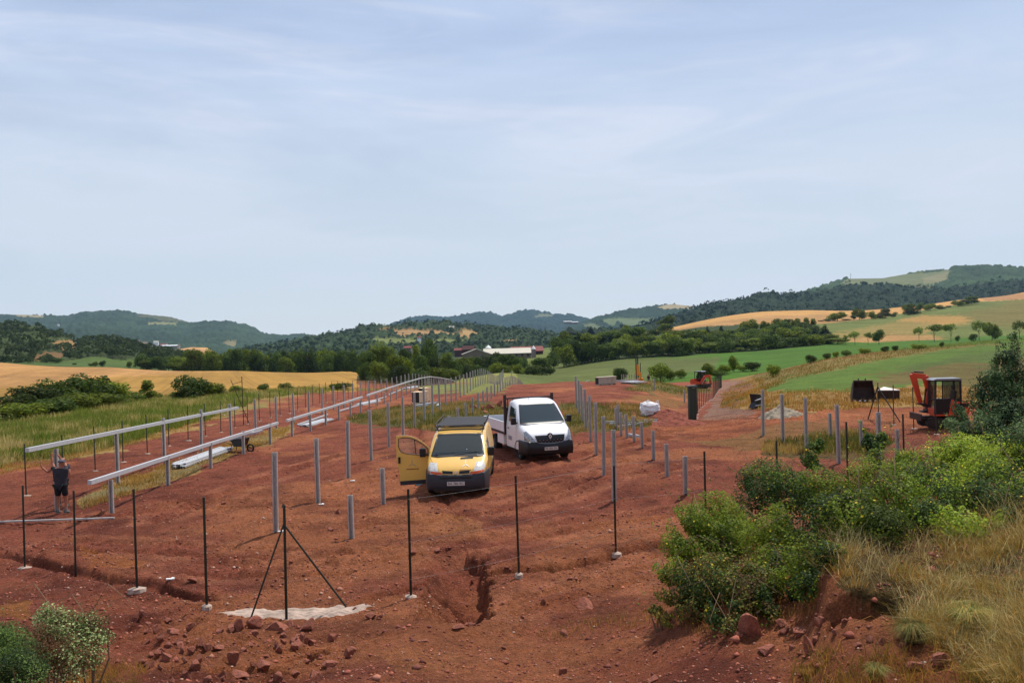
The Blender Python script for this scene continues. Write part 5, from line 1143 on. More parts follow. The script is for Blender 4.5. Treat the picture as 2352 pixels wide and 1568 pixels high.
# wheelbarrow loaded with a white profile
x, y, z = hit(*z1(1610, 1103)); o = thing('wheelbarrow', 'black wheelbarrow with white profiles laid across it beside the low row', 'wheelbarrow', (x, y, z), R(-15))
m = MB(); m.prism([(-.32, .62), (.42, .68), (.26, .28), (-.14, .28)], 'y', -.28, .28); m.build('tray', M_BLK, o, bevel=.02)
m = MB()
for s in (-1, 1): m.tube([(.62, s*.06, .2), (-.15, s*.2, .34), (-.85, s*.28, .56)], .018, 6); m.tube([(-.28, s*.22, .36), (-.34, s*.24, 0)], .018, 6)
m.build('frame', M_DSTEEL, o); m = MB(); m.tube([(.60+.17*math.cos(a), 0, .19+.17*math.sin(a)) for a in np.linspace(0, 6.283, 15)], .045, 6, False); m.build('wheel', M_TYRE, o)
for k in range(2):
    m = MB(); m.prism([(p[0], -p[1]) for p in cprofile(.13)], 'x', -.6, 1.0); q = m.build('profile', M_ALU, None, (x+.1, y-.07+.14*k, z+.78)); q.rotation_euler = (0, R(-12), R(20)); tag(q, ['front white profile resting on the wheelbarrow', 'rear white profile resting on the wheelbarrow'][k], 'steel profile', 'profiles on the wheelbarrow')
# tall thin frame in the grass on the left
x, y, z = hit(*z1(1570, 940)); o = thing('rusty_frame', 'tall rusty ladder-like frame leaning in the grass by the left fence', 'frame', (x, y+2, z), R(-5))
m = MB(); m.tube([(0, 0, -.1), (-.12, .2, 3.2)], .028, 6); m.tube([(.75, .3, -.1), (-1.35, .3, 2.95)], .0, 3) if False else m.tube([(.45, 0, -.1), (-.9, .2, 3.0)], .022, 6); m.build('uprights', M_DSTEEL, o)
m = MB()
for k in range(6): f = .2+.14*k; m.tube([(-.12*f, .2*f, 3.3*f-.1), (.45-1.35*f, .2*f, 3.1*f-.1)], .018, 5)
m.build('rungs', M_DSTEEL, o)
# ---------------------------------------------------------------- people
def skin(name, joints, edges, mt, parent=None, sub=2, root=0):
    me = bpy.data.meshes.new(name); me.from_pydata([j[:3] for j in joints], edges, []); o = link(name, me, parent)
    o.modifiers.new('skin', 'SKIN')
    for i, j in enumerate(joints):
        s = me.skin_vertices[0].data[i]; r = j[3]; s.radius = r if isinstance(r, tuple) else (r, r); s.use_root = (i == root)
    o.modifiers['skin'].use_smooth_shade = True
    sb = o.modifiers.new('sub', 'SUBSURF'); sb.levels = sub; sb.render_levels = sub
    dg = bpy.context.evaluated_depsgraph_get(); m2 = bpy.data.meshes.new_from_object(o.evaluated_get(dg)); o.modifiers.clear(); o.data = m2
    m2.materials.clear(); m2.materials.append(mt)
    for p in m2.polygons: p.use_smooth = True
    return o
M_SKIN = mat('skin', C(176, 108, 80), .6, nscale=10, namp=.08); M_TEE = mat('dark_grey_cotton', (.028, .024, .032), .9, nscale=9, namp=.2, bump=.3); M_SHORT = mat('black_cloth', (.01, .01, .013), .9, bump=.3); M_CAP = mat('grey_cap', (.09, .08, .10), .8); M_SHOE = mat('work_shoe', (.12, .11, .10), .8); M_SOCK = mat('grey_sock', (.22, .20, .19), .9)
def fingers(h, d, up, r=.0085, curl=.6):
    """five finger chains from the palm end h along d"""
    d = Vector(d).normalized(); up = Vector(up); up = (up-d*up.dot(d)).normalized(); s = d.cross(up); out = []
    for k in range(4):
        b = Vector(h)+s*(.028-.019*k)*1.1; L_ = (.07, .08, .075, .058)[k]; c = curl
        p1 = b+d*L_*.45; p2 = p1+(d*math.cos(c)+up*math.sin(c))*L_*.3; p3 = p2+(d*math.cos(2*c)+up*math.sin(2*c))*L_*.28; out.append([b-d*.02, p1, p2, p3])
    b = Vector(h)-d*.06+s*.03; out.append([b, b+(s*.7+d*.5+up*.4)*.035, b+(s*.6+d*.9+up*.6)*.06]); return out
def person(x, y, label, J, rz=0, shorts=True, cap=True, hands=True):
    z = G(x, y); o = thing('person', label, 'person', (x, y, z), rz)
    names = ['pelvis', 'spine', 'chest', 'neck', 'head0', 'head1', 'shL', 'elL', 'wrL', 'haL', 'shR', 'elR', 'wrR', 'haR', 'hipL', 'knL', 'anL', 'toL', 'hipR', 'knR', 'anR', 'toR']
    rad = {'pelvis': (.15, .11), 'spine': (.135, .10), 'chest': (.155, .11), 'neck': .06, 'head0': .075, 'head1': .085, 'sh': .06, 'el': .042, 'wr': .028, 'ha': (.042, .022), 'hip': .088, 'kn': .056, 'an': .038, 'to': .034}
    js = []
    for n in names: r_ = rad.get(n) or rad[n[:2] if n[:2] in rad else n[:3]]; js.append((*J[n], r_))
    id_ = {n: i for i, n in enumerate(names)}; E = [('pelvis', 'spine'), ('spine', 'chest'), ('chest', 'neck'), ('neck', 'head0'), ('head0', 'head1'), ('chest', 'shL'), ('shL', 'elL'), ('elL', 'wrL'), ('wrL', 'haL'), ('chest', 'shR'), ('shR', 'elR'), ('elR', 'wrR'), ('wrR', 'haR'), ('pelvis', 'hipL'), ('hipL', 'knL'), ('knL', 'anL'), ('anL', 'toL'), ('pelvis', 'hipR'), ('hipR', 'knR'), ('knR', 'anR'), ('anR', 'toR')]
    ee = [(id_[a], id_[b]) for a, b in E]
    for s in 'LR':
        d = Vector(J['ha'+s])-Vector(J['wr'+s])
        for ch in fingers(Vector(J['ha'+s])+d.normalized()*.03, d, (1, .3, 0)):
            prev = id_['ha'+s]
            for q in ch: js.append((*q, .0085)); ee.append((prev, len(js)-1)); prev = len(js)-1
    # face: nose, ears, jaw grown from the head
    hd = Vector(J['head0']); f = Vector(J.get('face', (0, 1, 0))); sd_ = f.cross(Vector((0, 0, 1)))
    for q, r_ in ((hd+f*.095+Vector((0, 0, .0)), .014), (hd+sd_*.085, .016), (hd-sd_*.085, .016), (hd+f*.06-Vector((0, 0, .07)), .04)): js.append((*q, r_)); ee.append((id_['head0'], len(js)-1))
    b = skin('body', js, ee, M_SKIN, o, 2)
    tj = [(*J['spine'], (.185, .15)), (*(Vector(J['pelvis'])+Vector((0, 0, -.03))), (.19, .15)), (*J['chest'], (.21, .165)), (*(Vector(J['chest'])+Vector((0, 0, .12))), (.15, .12))]; te = [(0, 1), (0, 2), (2, 3)]
    for s in 'LR':
        a, e = Vector(J['sh'+s]), Vector(J['el'+s]); tj.append((*a, .078)); te.append((2, len(tj)-1)); tj.append((*(a+(e-a)*.6), .066)); te.append((len(tj)-2, len(tj)-1))
    skin('t_shirt', tj, te, M_TEE, o)
    pj = [(*J['pelvis'], (.17, .13))]; pe = []
    for s in 'LR':
        a, e = Vector(J['hip'+s]), Vector(J['kn'+s]); pj.append((*a, .115)); pe.append((0, len(pj)-1)); pj.append((*(a+(e-a)*.45), .108)); pe.append((len(pj)-2, len(pj)-1))
        pj.append((*(a+(e-a)*(.85 if shorts else 1)), .098 if shorts else .075)); pe.append((len(pj)-2, len(pj)-1))
        if not shorts: pj.append((*J['an'+s], .06)); pe.append((len(pj)-2, len(pj)-1))
    skin('shorts' if shorts else 'trousers', pj, pe, M_SHORT if (shorts or not cap) else M_SOCK, o)
    if cap:
        h1 = Vector(J['head1']); m = MB(); rows = []
        for k in range(7):
            t_ = k/6*math.pi/2; rows.append([h1+Vector((math.cos(a)*.108*math.cos(t_), math.sin(a)*.122*math.cos(t_), -.02+.10*math.sin(t_))) for a in np.linspace(0, 2*math.pi, 21)])
        m.grid(rows); m.add([h1+f*.09+sd_*.07+Vector((0, 0, -.015)), h1+f*.20+sd_*.05+Vector((0, 0, -.03)), h1+f*.20-sd_*.05+Vector((0, 0, -.03)), h1+f*.09-sd_*.07+Vector((0, 0, -.015))], [(0, 1, 2, 3)]); q = m.build('cap', M_CAP, o, smooth=True, thick=.006)
    for s in 'LR':
        a, t_ = Vector(J['an'+s]), Vector(J['to'+s]); skin('shoe', [(*(a+Vector((0, 0, -.02))), .05), (*t_, .045), (*(a+(a-t_)*.25+Vector((0, 0, -.03))), .045)], [(0, 1), (0, 2)], M_SHOE, o); m = MB(); m.tube([a+Vector((0, 0, .0)), a+Vector((0, 0, .09))], .046, 10); m.build('sock', M_SOCK, o)
    return o
base = dict(pelvis=(0, 0, .95), spine=(0, .01, 1.12), chest=(-.02, .03, 1.33), neck=(0, .05, 1.50), head0=(.02, .07, 1.60), head1=(.02, .06, 1.68),
            hipL=(-.10, 0, .88), knL=(-.10, .03, .50), anL=(-.10, 0, .10), toL=(-.12, .15, .04), hipR=(.11, 0, .88), knR=(.14, .04, .50), anR=(.17, -.02, .10), toR=(.2, .12, .04))
J1 = dict(base, shL=(-.19, .04, 1.44), elL=(-.30, .12, 1.60), wrL=(-.36, .18, 1.84), haL=(-.37, .2, 1.93), shR=(.17, .06, 1.42), elR=(.0, .33, 1.55), wrR=(-.16, .30, 1.78), haR=(-.2, .28, 1.86))
px_ = float(ray(141, 1178)[0][0]); person(px_*26.6, 26.6, 'man in grey cap, dark t-shirt and black shorts holding up the rail', J1)
J2 = dict(base, shL=(-.19, .04, 1.42), elL=(-.42, -.05, 1.22), wrL=(-.60, -.08, 1.40), haL=(-.62, -.08, 1.49), shR=(.19, .06, 1.42), elR=(.30, -.02, 1.18), wrR=(.18, -.14, 1.05), haR=(.12, -.18, 1.02), face=(0, -1, 0))
person(px_*27.7+.03, 27.7, 'second worker hidden behind the man in shorts, one forearm showing', dict(J2, toL=(-.12, -.15, .04), toR=(.2, -.15, .04), knL=(-.10, -.03, .50), knR=(.14, -.04, .50)), 0, False, False)
J3 = dict(base, shL=(-.19, .04, 1.42), elL=(-.26, .05, 1.15), wrL=(-.24, .18, .95), haL=(-.23, .24, .9), shR=(.19, .06, 1.42), elR=(.26, .05, 1.15), wrR=(.24, .18, .95), haR=(.23, .24, .9))
x, y, _ = at(1490, 876, 138); person(x, y, 'distant person in dark top and pale trousers right of the pile driver', J3, 2.6, False, True)

# ---------------------------------------------------------------- farm and houses far off
M_WALLG = mat('grey_render', C(134, 122, 104), .9, nscale=.3, namp=.1); M_RFW = mat('pale_sheet_roof', C(206, 198, 176), .6, nscale=.2, namp=.06); M_RFR = mat('red_tile_roof', C(140, 66, 58), .8, nscale=.5, namp=.15); M_WIN = mat('dark_window', (.02, .02, .025), .3); M_WALLR = mat('dark_red_wall', C(84, 46, 44), .9, nscale=.5, namp=.15); M_SILO = mat('silo_metal', C(150, 132, 132), .5, .3, nscale=1, namp=.1); M_RFL = mat('bright_sheet', (.8, .8, .78), .4)
def house(label, u, v, Y, w, d, h, rh, wm, rm, rz, name='house', win=4, group=None, ridge_along='x'):
    x, y, z = at(u, v, Y); o = thing(name, label, 'building', (x, y, z-1.0), rz, group)
    m = MB(); m.bb(-w/2, w/2, -d/2, d/2, -3, h+1)
    if ridge_along == 'x': m.prism([(-d/2, h+1), (d/2, h+1), (0, h+rh+1)], 'x', -w/2, w/2)
    m.build('wall', wm, o)
    m = MB(); e = .5
    for s in (-1, 1):
        m.add([(-w/2-e, s*(d/2+e), h+1-.1), (w/2+e, s*(d/2+e), h+1-.1), (w/2+e, 0, h+rh+1.15), (-w/2-e, 0, h+rh+1.15), (-w/2-e, s*(d/2+e), h+1.15), (w/2+e, s*(d/2+e), h+1.15), (w/2+e, 0, h+rh+1.4), (-w/2-e, 0, h+rh+1.4)], [(0, 1, 2, 3), (7, 6, 5, 4), (0, 4, 5, 1), (1, 5, 6, 2), (3, 2, 6, 7), (0, 3, 7, 4)])
    m.build('roof', rm, o)
    for k in range(win):
        xx = -w/2+w*(k+.5)/win; m = MB(); m.bb(xx-.55, xx+.55, -d/2-.06, -d/2+.02, 1+h*.35, 1+h*.35+1.3); m.build('window', M_WIN, o)
    return o
ex_ = lambda x, y: ((1800+x/5.227)/1.7415, (1330+y/5.227)/1.7415)
u, v = ex_(1240, 440); house('long farm shed with a pale sheet roof beyond the trees', 1165, 822, 470, 26, 12, 2.6, 2.6, M_WALLG, M_RFW, R(4), 'farm_shed', 8)
u, v = ex_(570, 460); o = house('wide grey barn gable joined to the left of the pale-roofed shed', 1094, 824, 452, 10, 15, 2.6, 2.6, M_WALLG, M_RFW, R(4), 'barn', 0)
o.rotation_euler.z = R(94); [setattr(c, 'rotation_euler', (0, 0, 0)) for c in o.children]
u, v = ex_(1600, 400); house('long dark barn with a red tiled roof behind the silo', 1210, 816, 510, 19, 10, 2.6, 2.6, M_WALLR, M_RFR, R(6), 'red_barn', 4)
u, v = ex_(390, 350); house('small dark red roofed house left of the grey barn', 1077, 808, 520, 7, 6, 1.4, 2.2, M_WALLR, M_WALLR, R(-10), 'house', 2)
for u0, v0, Y, r_, h_, lab in ((1226, 826, 462, 1.3, 8.0, 'tall metal silo with a white cone top at the end of the pale shed'), (1122, 812, 520, 2.0, 5.6, 'short grey silo with a bright white cone peeking over the pale roof')):
    x, y, z = at(u0, v0, Y); o = thing('silo', lab, 'silo', (x, y, z), 0, 'silos at the farm'); m = MB(); m.tube([(0, 0, -3), (0, 0, h_-2)], r_, 20); 
    if h_ > 5: m.tube([(0, 0, 0), (0, 0, 3.0)], r_*.8, 16)
    m.build('drum', M_SILO, o); m = MB(); m.tube([(0, 0, h_-2), (0, 0, h_-.4), (0, 0, h_-.2)], [r_*1.04, .3, .05], 20); m.build('cone', M_RFL, o)
hs = [(*zc_(1290, 250), 1500, 12, 8, 3.5, 2, M_RFL, M_RFW, 'white farmhouse on top of the small stubble hill'), (*zc_(925, 425), 900, 8, 6, 2, 1.8, M_WALLG, M_RFR, 'red roofed house behind the slim trees, left of the farm'),
      (*zc_(1360, 450), 700, 7, 5, 2, 1.6, M_WALLR, M_RFR, 'low red roofed house left of the farm barns'), (*zc_(1670, 318), 1600, 7, 6, 3, 2, M_RFL, M_RFW, 'tiny white house on the wooded slope above the farm'),
      (*zf_(165, 328), 3000, 30, 10, 3, 1.5, M_WALLG, M_RFL, 'long white-roofed farm building on the ridge, left of its twin'), (*zf_(222, 333), 3000, 34, 10, 3, 1.5, M_WALLG, M_RFL, 'long white-roofed farm building on the ridge, right of its twin'),
      (*ze_(1600, 447), 2250, 42, 14, 5, 2, M_WALLG, M_RFL, 'white warehouse in the valley village on the left'), (*ze_(1480, 460), 2250, 24, 12, 4, 3, M_WALLG, M_RFR, 'brown roofed block left of the white village warehouse'), (*ze_(1540, 440), 2300, 22, 12, 6, 3, M_RFL, M_RFR, 'small village house just above the white warehouse'),
      (*ze_(1470, 415), 2350, 12, 9, 6, 3, M_RFL, M_RFW, 'single pale house on the slope above the village'), (*ze_(550, 237), 3300, 6, 5, 3, 2, M_RFL, M_RFW, 'lone pale house on the blue hillside at the far left')]
for u, v, Y, w, d, h, rh, wm, rm, lab in hs: house(lab, u, v, Y, w, d, h, rh, wm, rm, R(random.uniform(-12, 12)), 'house', 3 if Y < 2000 else 0, 'houses scattered over the hills')
o = house('tiny house on the near-hill meadow under the stubble', *zc_(1020, 330), 1150, 5, 4, 1.6, 1.3, M_RFL, M_RFR, .2, 'house', 2, 'houses scattered over the hills')
x, y, z = at(1954, 642, 3050); m = MB(); m.tube([(0, 0, 0), (0, 0, 26)], [1.0, .3], 5)
for k in range(3): m.bb(-2.5, 2.5, -.2, .2, 16+4*k, 16.5+4*k)
tag(m.build('radio_mast', M_GREY, None, (x, y, z-2)), 'thin mast on the skyline of the right-hand hill', 'mast')

# ---------------------------------------------------------------- trees that can be told apart
g1 = 'trees lining the far side of the wheat field'; sp = []
for i, u in enumerate(np.linspace(322, 846, 34)):
    sp.append((u+random.uniform(-5, 5), random.choice((826, 818, 822, 814, 808, 820))-(8 if u > 440 else -4), 352+random.uniform(0, 26), random.uniform(26, 42)))
for i, u in enumerate(np.linspace(440, 850, 22)): sp.append((u+random.uniform(-6, 6), random.uniform(801, 812), 405+random.uniform(0, 30), random.uniform(24, 40), 'broad'))
row(['broad', 'low', 'broad'], sp, 'in the belt behind the wheat field', g1)
sp = [(868, 783, 236, 52, 'willow'), (845, 806, 228, 40, 'broad'), (893, 792, 232, 46, 'willow'), (905, 812, 225, 44, 'broad'), (836, 830, 222, 30, 'low'), (925, 822, 230, 44, 'low'), (955, 791, 245, 20, 'poplar'), (987, 777, 262, 44, 'broad'), (1000, 815, 240, 40, 'low'), (968, 815, 235, 36, 'broad'),
      (1022, 808, 238, 34, 'willow'), (1045, 822, 236, 36, 'low'), (930, 800, 290, 34, 'broad'), (870, 828, 215, 40, 'bush'), (915, 838, 212, 40, 'bush'), (965, 846, 214, 44, 'bush'), (1010, 842, 220, 44, 'bush'), (1040, 846, 224, 30, 'bush')]
row(['broad'], sp, 'in the clump behind the far posts', 'trees in the clump behind the far posts')
sp = [(1063, 819, 300, 34), (1080, 818, 310, 38), (1098, 819, 305, 30), (1118, 813, 300, 36, 'low'), (1138, 808, 300, 40), (1160, 812, 290, 36), (1180, 814, 290, 34), (1145, 817, 295, 40, 'low'), (1200, 820, 295, 34, 'low'), (1070, 835, 285, 34, 'low'), (1100, 836, 280, 40, 'low'), (1135, 832, 270, 44, 'low'), (1165, 838, 265, 36, 'low'), (1190, 835, 262, 36, 'low'),
      (1210, 842, 245, 44, 'low'), (1243, 820, 250, 52, 'broad'), (1225, 838, 235, 46, 'low'), (1256, 842, 232, 34, 'bush'), (1270, 806, 330, 30), (1198, 818, 330, 20)]
row(['broad'], sp, 'in front of the farm', 'trees in front of the farm')
def wood(n, u0, u1, vt, vb_, Y0, Y1, group, where, kinds, wr=(36, 56)):
    sp = []
    for i in range(n):
        f = (i+.5)/n; u = u0+(u1-u0)*f+random.uniform(-6, 6); sp.append((u, float(np.interp(u, *vt))+random.uniform(-10, 6), random.uniform(Y0, Y1), random.uniform(*wr), random.choice(kinds)))
    row(kinds, sp, where, group)
EU = [1270, 1307, 1343, 1400, 1444, 1470, 1500, 1560, 1620, 1720, 1800, 1860, 1960]
wood(32, 1285, 1935, (EU, [796, 786, 785, 785, 784, 783, 783, 784, 784, 779, 773, 769, 780]), 0, 352, 366, 'trees along the edge of the bright green field', 'edging the bright green field', ['broad', 'low', 'low', 'willow'])
wood(32, 1275, 1905, (EU, [784, 774, 774, 774, 770, 768, 770, 770, 768, 762, 758, 754, 775]), 0, 380, 410, 'trees in the second row of the right-hand wood', 'in the second row of the wood', ['broad', 'broad', 'low', 'conifer'], (40, 60))
wood(26, 1290, 1880, (EU, [772, 766, 768, 768, 758, 760, 765, 766, 762, 752, 746, 744, 760]), 0, 430, 470, 'trees in the third row of the right-hand wood', 'in the third row of the wood', ['broad', 'broad', 'low'], (40, 60))
sp = [(1302, 766, 500, 30), (1325, 764, 500, 26), (1345, 764, 500, 30), (1380, 762, 520, 34), (1410, 756, 520, 34), (1440, 746, 520, 40), (1470, 752, 520, 34), (1500, 756, 520, 40), (1597, 755, 480, 22, 'conifer'), (1624, 750, 480, 20, 'conifer'), (1656, 747, 480, 18, 'conifer'), (1575, 762, 500, 30), (1640, 758, 500, 34), (1680, 756, 500, 34), (1719, 733, 480, 44), (1757, 737, 480, 30), (1789, 731, 490, 34), (1808, 732, 490, 30), (1830, 731, 490, 32), (1852, 729, 500, 14, 'poplar'), (1868, 731, 500, 14, 'poplar'), (1894, 745, 400, 28, 'conifer'), (1872, 752, 390, 30, 'conifer')]
row(['broad'], sp, 'along the top of the wood', 'trees along the top of the right-hand wood')
tree('broad', 1531, 724, 640, 38, 'big dark lone tree standing out against the hill at the left end of the stubble', 'lone field trees')
tree('broad', 1525, 742, 630, 24, 'smaller dark tree leaning against the big lone tree at the stubble end', 'lone field trees')
sp = [(1923, 716, 655, 38), (1973, 708, 680, 30), (1960, 722, 670, 14), (2002, 714, 700, 24, 'low'), (2020, 720, 705, 26, 'low'), (2033, 708, 715, 26), (2054, 716, 735, 16, 'low'), (2084, 697, 750, 30), (2100, 706, 750, 24, 'low'), (2113, 694, 765, 22), (2136, 696, 775, 26), (2158, 700, 785, 24, 'low'), (2178, 702, 800, 12), (2200, 690, 810, 26), (2216, 688, 820, 24), (2232, 680, 835, 30), (1900, 732, 650, 16, 'bush'), (1885, 736, 650, 14, 'bush'), (1944, 732, 665, 22, 'bush')]
row(['broad'], sp, 'in the hedge below the stubble', 'hedge trees between the upper fields')
sp = [(1942, 768, 345, 12, 'orchard'), (1963, 759, 345, 26, 'orchard'), (1993, 762, 345, 22, 'orchard'), (2018, 756, 338, 28, 'broad'), (2110, 749, 350, 22, 'orchard'), (2145, 742, 352, 36, 'orchard'), (2183, 741, 352, 30, 'orchard'), (2199, 770, 340, 10, 'bush'), (2248, 735, 350, 36, 'orchard'), (2235, 766, 340, 18, 'bush'), (2278, 740, 352, 32, 'broad'), (2341, 735, 352, 34, 'orchard')]
row(['orchard'], sp, 'in the line across the green slope', 'trees in line across the green slope')
sp = [(1862, 814, 118, 24), (1899, 817, 122, 18), (1920, 819, 124, 14), (1944, 815, 126, 22), (1986, 811, 132, 26), (2033, 808, 136, 18), (2056, 806, 138, 14), (2110, 796, 142, 34), (2163, 790, 150, 10), (1776, 836, 108, 30)]
row(['bush'], [(*s_, 'bush') for s_ in sp], 'along the dry bank', 'bushes along the dry bank')
sp = [(1424, 843, 170, 32), (1516, 833, 165, 52), (1563, 848, 165, 26), (1540, 850, 160, 22), (1629, 834, 160, 36, 'broad'), (1663, 836, 165, 30), (1685, 816, 170, 24, 'broad'), (1706, 838, 168, 26), (1728, 830, 165, 36), (1612, 850, 160, 20), (1648, 850, 158, 26)]
row(['bush'], [(*s_[:4], s_[4] if len(s_) > 4 else 'bush') for s_ in sp], 'near the far excavator', 'bushes on the lower bright field')
sp = [(*z1(110, 715), 71, 95), (*z1(230, 655), 74, 100), (*z1(350, 612), 77, 110), (*z1(480, 600), 80, 105), (*z1(580, 578), 83, 115), (*z1(690, 615), 86, 105), (*z1(780, 640), 88, 80), (*z1(170, 770), 68, 100), (*z1(330, 740), 71, 110), (*z1(480, 710), 75, 110), (*z1(620, 700), 79, 110), (*z1(740, 720), 83, 80), (*z1(880, 695), 92, 66), (*z1(1040, 690), 96, 46), (*z1(1290, 588), 100, 80), (*z1(1390, 635), 102, 70), (*z1(1250, 660), 98, 70), (*z1(1470, 668), 103, 36), (*z1(1200, 690), 98, 40), (*z1(1600, 682), 106, 44), (*z1(1770, 682), 108, 26), (*z1(1920, 676), 110, 36), (*z1(2290, 640), 114, 50), (*z1(2260, 655), 112, 30)]
row(['bush'], [(*s_, random.choice(['bush', 'bush', 'low'])) for s_ in sp], 'in the thicket beside the wheat', 'bushes between the left meadow and the wheat')
tree('poplar', z1(990, 0)[0], 872, 94, 30, 'slender young tree rising above the left thicket, wheat showing through it', 'lone field trees')
sp = [(*z1(500, 505), 470, 10), (*z1(610, 508), 460, 12), (*z1(640, 495), 460, 12), (*z1(688, 488), 460, 14), (*z1(868, 492), 460, 12), (*z1(380, 470), 500, 26)]
row(['bush'], [(*s_, 'bush') for s_ in sp], 'on the small far-left field', 'bushes dotted on the small green field')
# ---------------------------------------------------------------- woods on the hills that read as one mass
def wood_mass(name, rd, n, h, base_c, seed, zlo=.0, zhi=1.04, per=34, excl=None):
    x, y, z, wood, T = rd; r = np.random.default_rng(seed)
    ok = np.nonzero((wood > .5) & (T < zhi) & (T > zlo))[0]; k = r.choice(ok, n)
    hh = h*(.6+.8*r.random(n)); d = r.normal(size=(n, per, 3)); d /= np.linalg.norm(d, axis=2)[..., None]; d[..., 2] = np.abs(d[..., 2])*1.0-.25
    off = d*np.stack([hh*.5, hh*.5, hh*.55], 1)[:, None]*(1-.25*r.random((n, per, 1)))
    c = np.stack([x[k], y[k], z[k]+hh*.45], 1)[:, None]+off; c = c.reshape(-1, 3)
    V, Fc = quads(c, np.repeat(hh*.30, per)*(.7+.6*r.random(n*per)), 1, d.reshape(-1, 3), r)
    tone = np.repeat((.7+.6*r.random(n))[:, None], per, 0).ravel(); cc = np.array(base_c)[None]*tone[:, None]*(.8+.4*r.random(n*per))[:, None]
    o = link(name, meshnp(name, V, Fc, M_LEAF, np.repeat(np.clip(cc, 0, 1), 4, 0))); o['kind'] = 'stuff'; return o
wood_mass('wood', RD[5], 3000, 4.8, C(44, 56, 32), 1, .05)
wood_mass('wood', RD[6], 1500, 5.2, C(60, 70, 38), 2, .02)
wood_mass('wood', RD[4], 1800, 8.5, C(30, 42, 28), 3, .1, per=20)
# ---------------------------------------------------------------- grass
def grass(name, polys, n, y0, y1, h, w, cols, seed, lean=.35, clump=.5, near=False, xr=None, wpow=1.0):
    r = np.random.default_rng(seed); out = []; tot = 0
    while tot < n:
        m = n*3; ly = np.exp(r.uniform(math.log(y0), math.log(y1), m)); uu = []
        pu = [p[0] for q in polys for p in q]; s0 = float(ray(min(pu), 900)[0][0]); s1 = float(ray(max(pu), 900)[0][0]); sx = r.uniform(s0-.03, s1+.03, m); x = sx*ly
        z = gz(x, ly); u, v = proj(x, ly, z); ok = np.zeros(m, bool)
        j = 8*fbm(x*.5, ly*.5, 3, 71)
        for q in polys: ok |= inpoly(u+j, v+j*.6, q)
        ok &= (fbm(x*clump*3, ly*clump*3, 3, seed) > r.uniform(-.5, .35, m))&((not near)|(fbm(x*1.1, ly*1.1, 3, 5) > -.18)); out.append(np.stack([x[ok], ly[ok], z[ok]], 1)); tot += ok.sum()
        if len(out) > 60: break
    p = np.concatenate(out)[:n]; n = len(p); rad_d = None
    if near:
        per = 34; ct = p[r.choice(n, n//per)]; tr_ = r.normal(size=(len(ct), per, 2))*(.022+.05*r.random((len(ct), 1, 1))); p = np.repeat(ct, per, 0); rad_d = tr_.reshape(-1, 2)/.05; p[:, :2] += tr_.reshape(-1, 2); p[:, 2] -= .01; n = len(p); tone_t = np.repeat(r.random(len(ct)), per); tall_t = np.repeat(.55+.8*r.random(len(ct))**2, per)
    cl = .55+.75*np.clip(.5+fbm(p[:, 0]*.7, p[:, 1]*.7, 3, seed+3), 0, 1)
    hh = h[0]+(h[1]-h[0])*r.random(n)**1.5; hh = hh*cl; ww = w*(.6+.8*r.random(n)); a = r.random(n)*6.283
    ld = np.stack([np.cos(a*3.1), np.sin(a*3.1)], 1)*(lean*(.3+r.random(n)))[:, None]; sd = np.stack([np.cos(a), np.sin(a)], 1)
    if near: ld = ld*.45+rad_d*.45*lean; hh = hh*tall_t; hh[tone_t > .94] *= 1.5
    b0 = p.copy(); b0[:, :2] -= sd*ww[:, None]*.5; b1 = p.copy(); b1[:, :2] += sd*ww[:, None]*.5
    mid = p.copy(); mid[:, :2] += ld*hh[:, None]*.35; mid[:, 2] += hh*.6; m0 = mid.copy(); m0[:, :2] -= sd*ww[:, None]*.4; m1 = mid.copy(); m1[:, :2] += sd*ww[:, None]*.4
    tip = p.copy(); tip[:, :2] += ld*hh[:, None]; tip[:, 2] += hh*(1-.25*np.hypot(ld[:, 0], ld[:, 1]))
    V = np.stack([b0, b1, m1, m0, tip], 1).reshape(-1, 3); i = np.arange(n)*5
    Fc = np.concatenate([np.stack([i, i+1, i+2], 1), np.stack([i, i+2, i+3], 1), np.stack([i+3, i+2, i+4], 1)])
    zn_ = fbm(p[:, 0]*.4, p[:, 1]*.4, 3, seed+9); k = np.clip(((zn_+.5+.35*r.normal(size=n)*.5)*len(cols)).astype(int), 0, len(cols)-1)
    if near: k = np.clip((tone_t*len(cols)*.8+r.random(n)*len(cols)*.35).astype(int), 0, len(cols)-1)
    c = np.array(cols)[k]*(.6+.7*r.random(n))[:, None]
    o = link(name, meshnp(name, V, Fc, M_GRASS, np.repeat(np.clip(c, 0, 1), 5, 0))); o['kind'] = 'stuff'; return o
Gd, Gg, Gs, Gb = C(186, 150, 88), C(112, 120, 58), C(196, 182, 136), C(140, 104, 62)
mead = [Z(z1, (-300,860),(0,890),(300,860),(850,740),(1100,740),(1600,680),(1750,700),(2600,600),(2600,700),(2352,690),(1750,750),(1560,830),(1350,905),(1100,965),(950,1020),(700,1080),(450,1130),(200,1170),(0,1215),(-300,1300))]
grass('meadow_grass', mead, 70000, 34, 120, (.2, .62), .03, [C(112, 128, 60), C(132, 138, 70), C(122, 128, 66), C(170, 156, 96), C(196, 176, 124)], 11)
grass('dry_grass', [Z(z1, (540,1430),(760,1290),(1100,1200),(1500,1060),(1700,1000),(2000,905),(1900,1010),(1600,1110),(1300,1230),(1100,1310),(800,1420),(550,1490)), Z(z1, (0,1130),(450,1080),(950,980),(1350,880),(1600,800),(1600,840),(1350,925),(950,1040),(700,1105),(200,1200),(0,1260))], 22000, 24, 70, (.06, .22), .014, [Gd, C(196,160,100), C(150,124,70), Gs], 12)
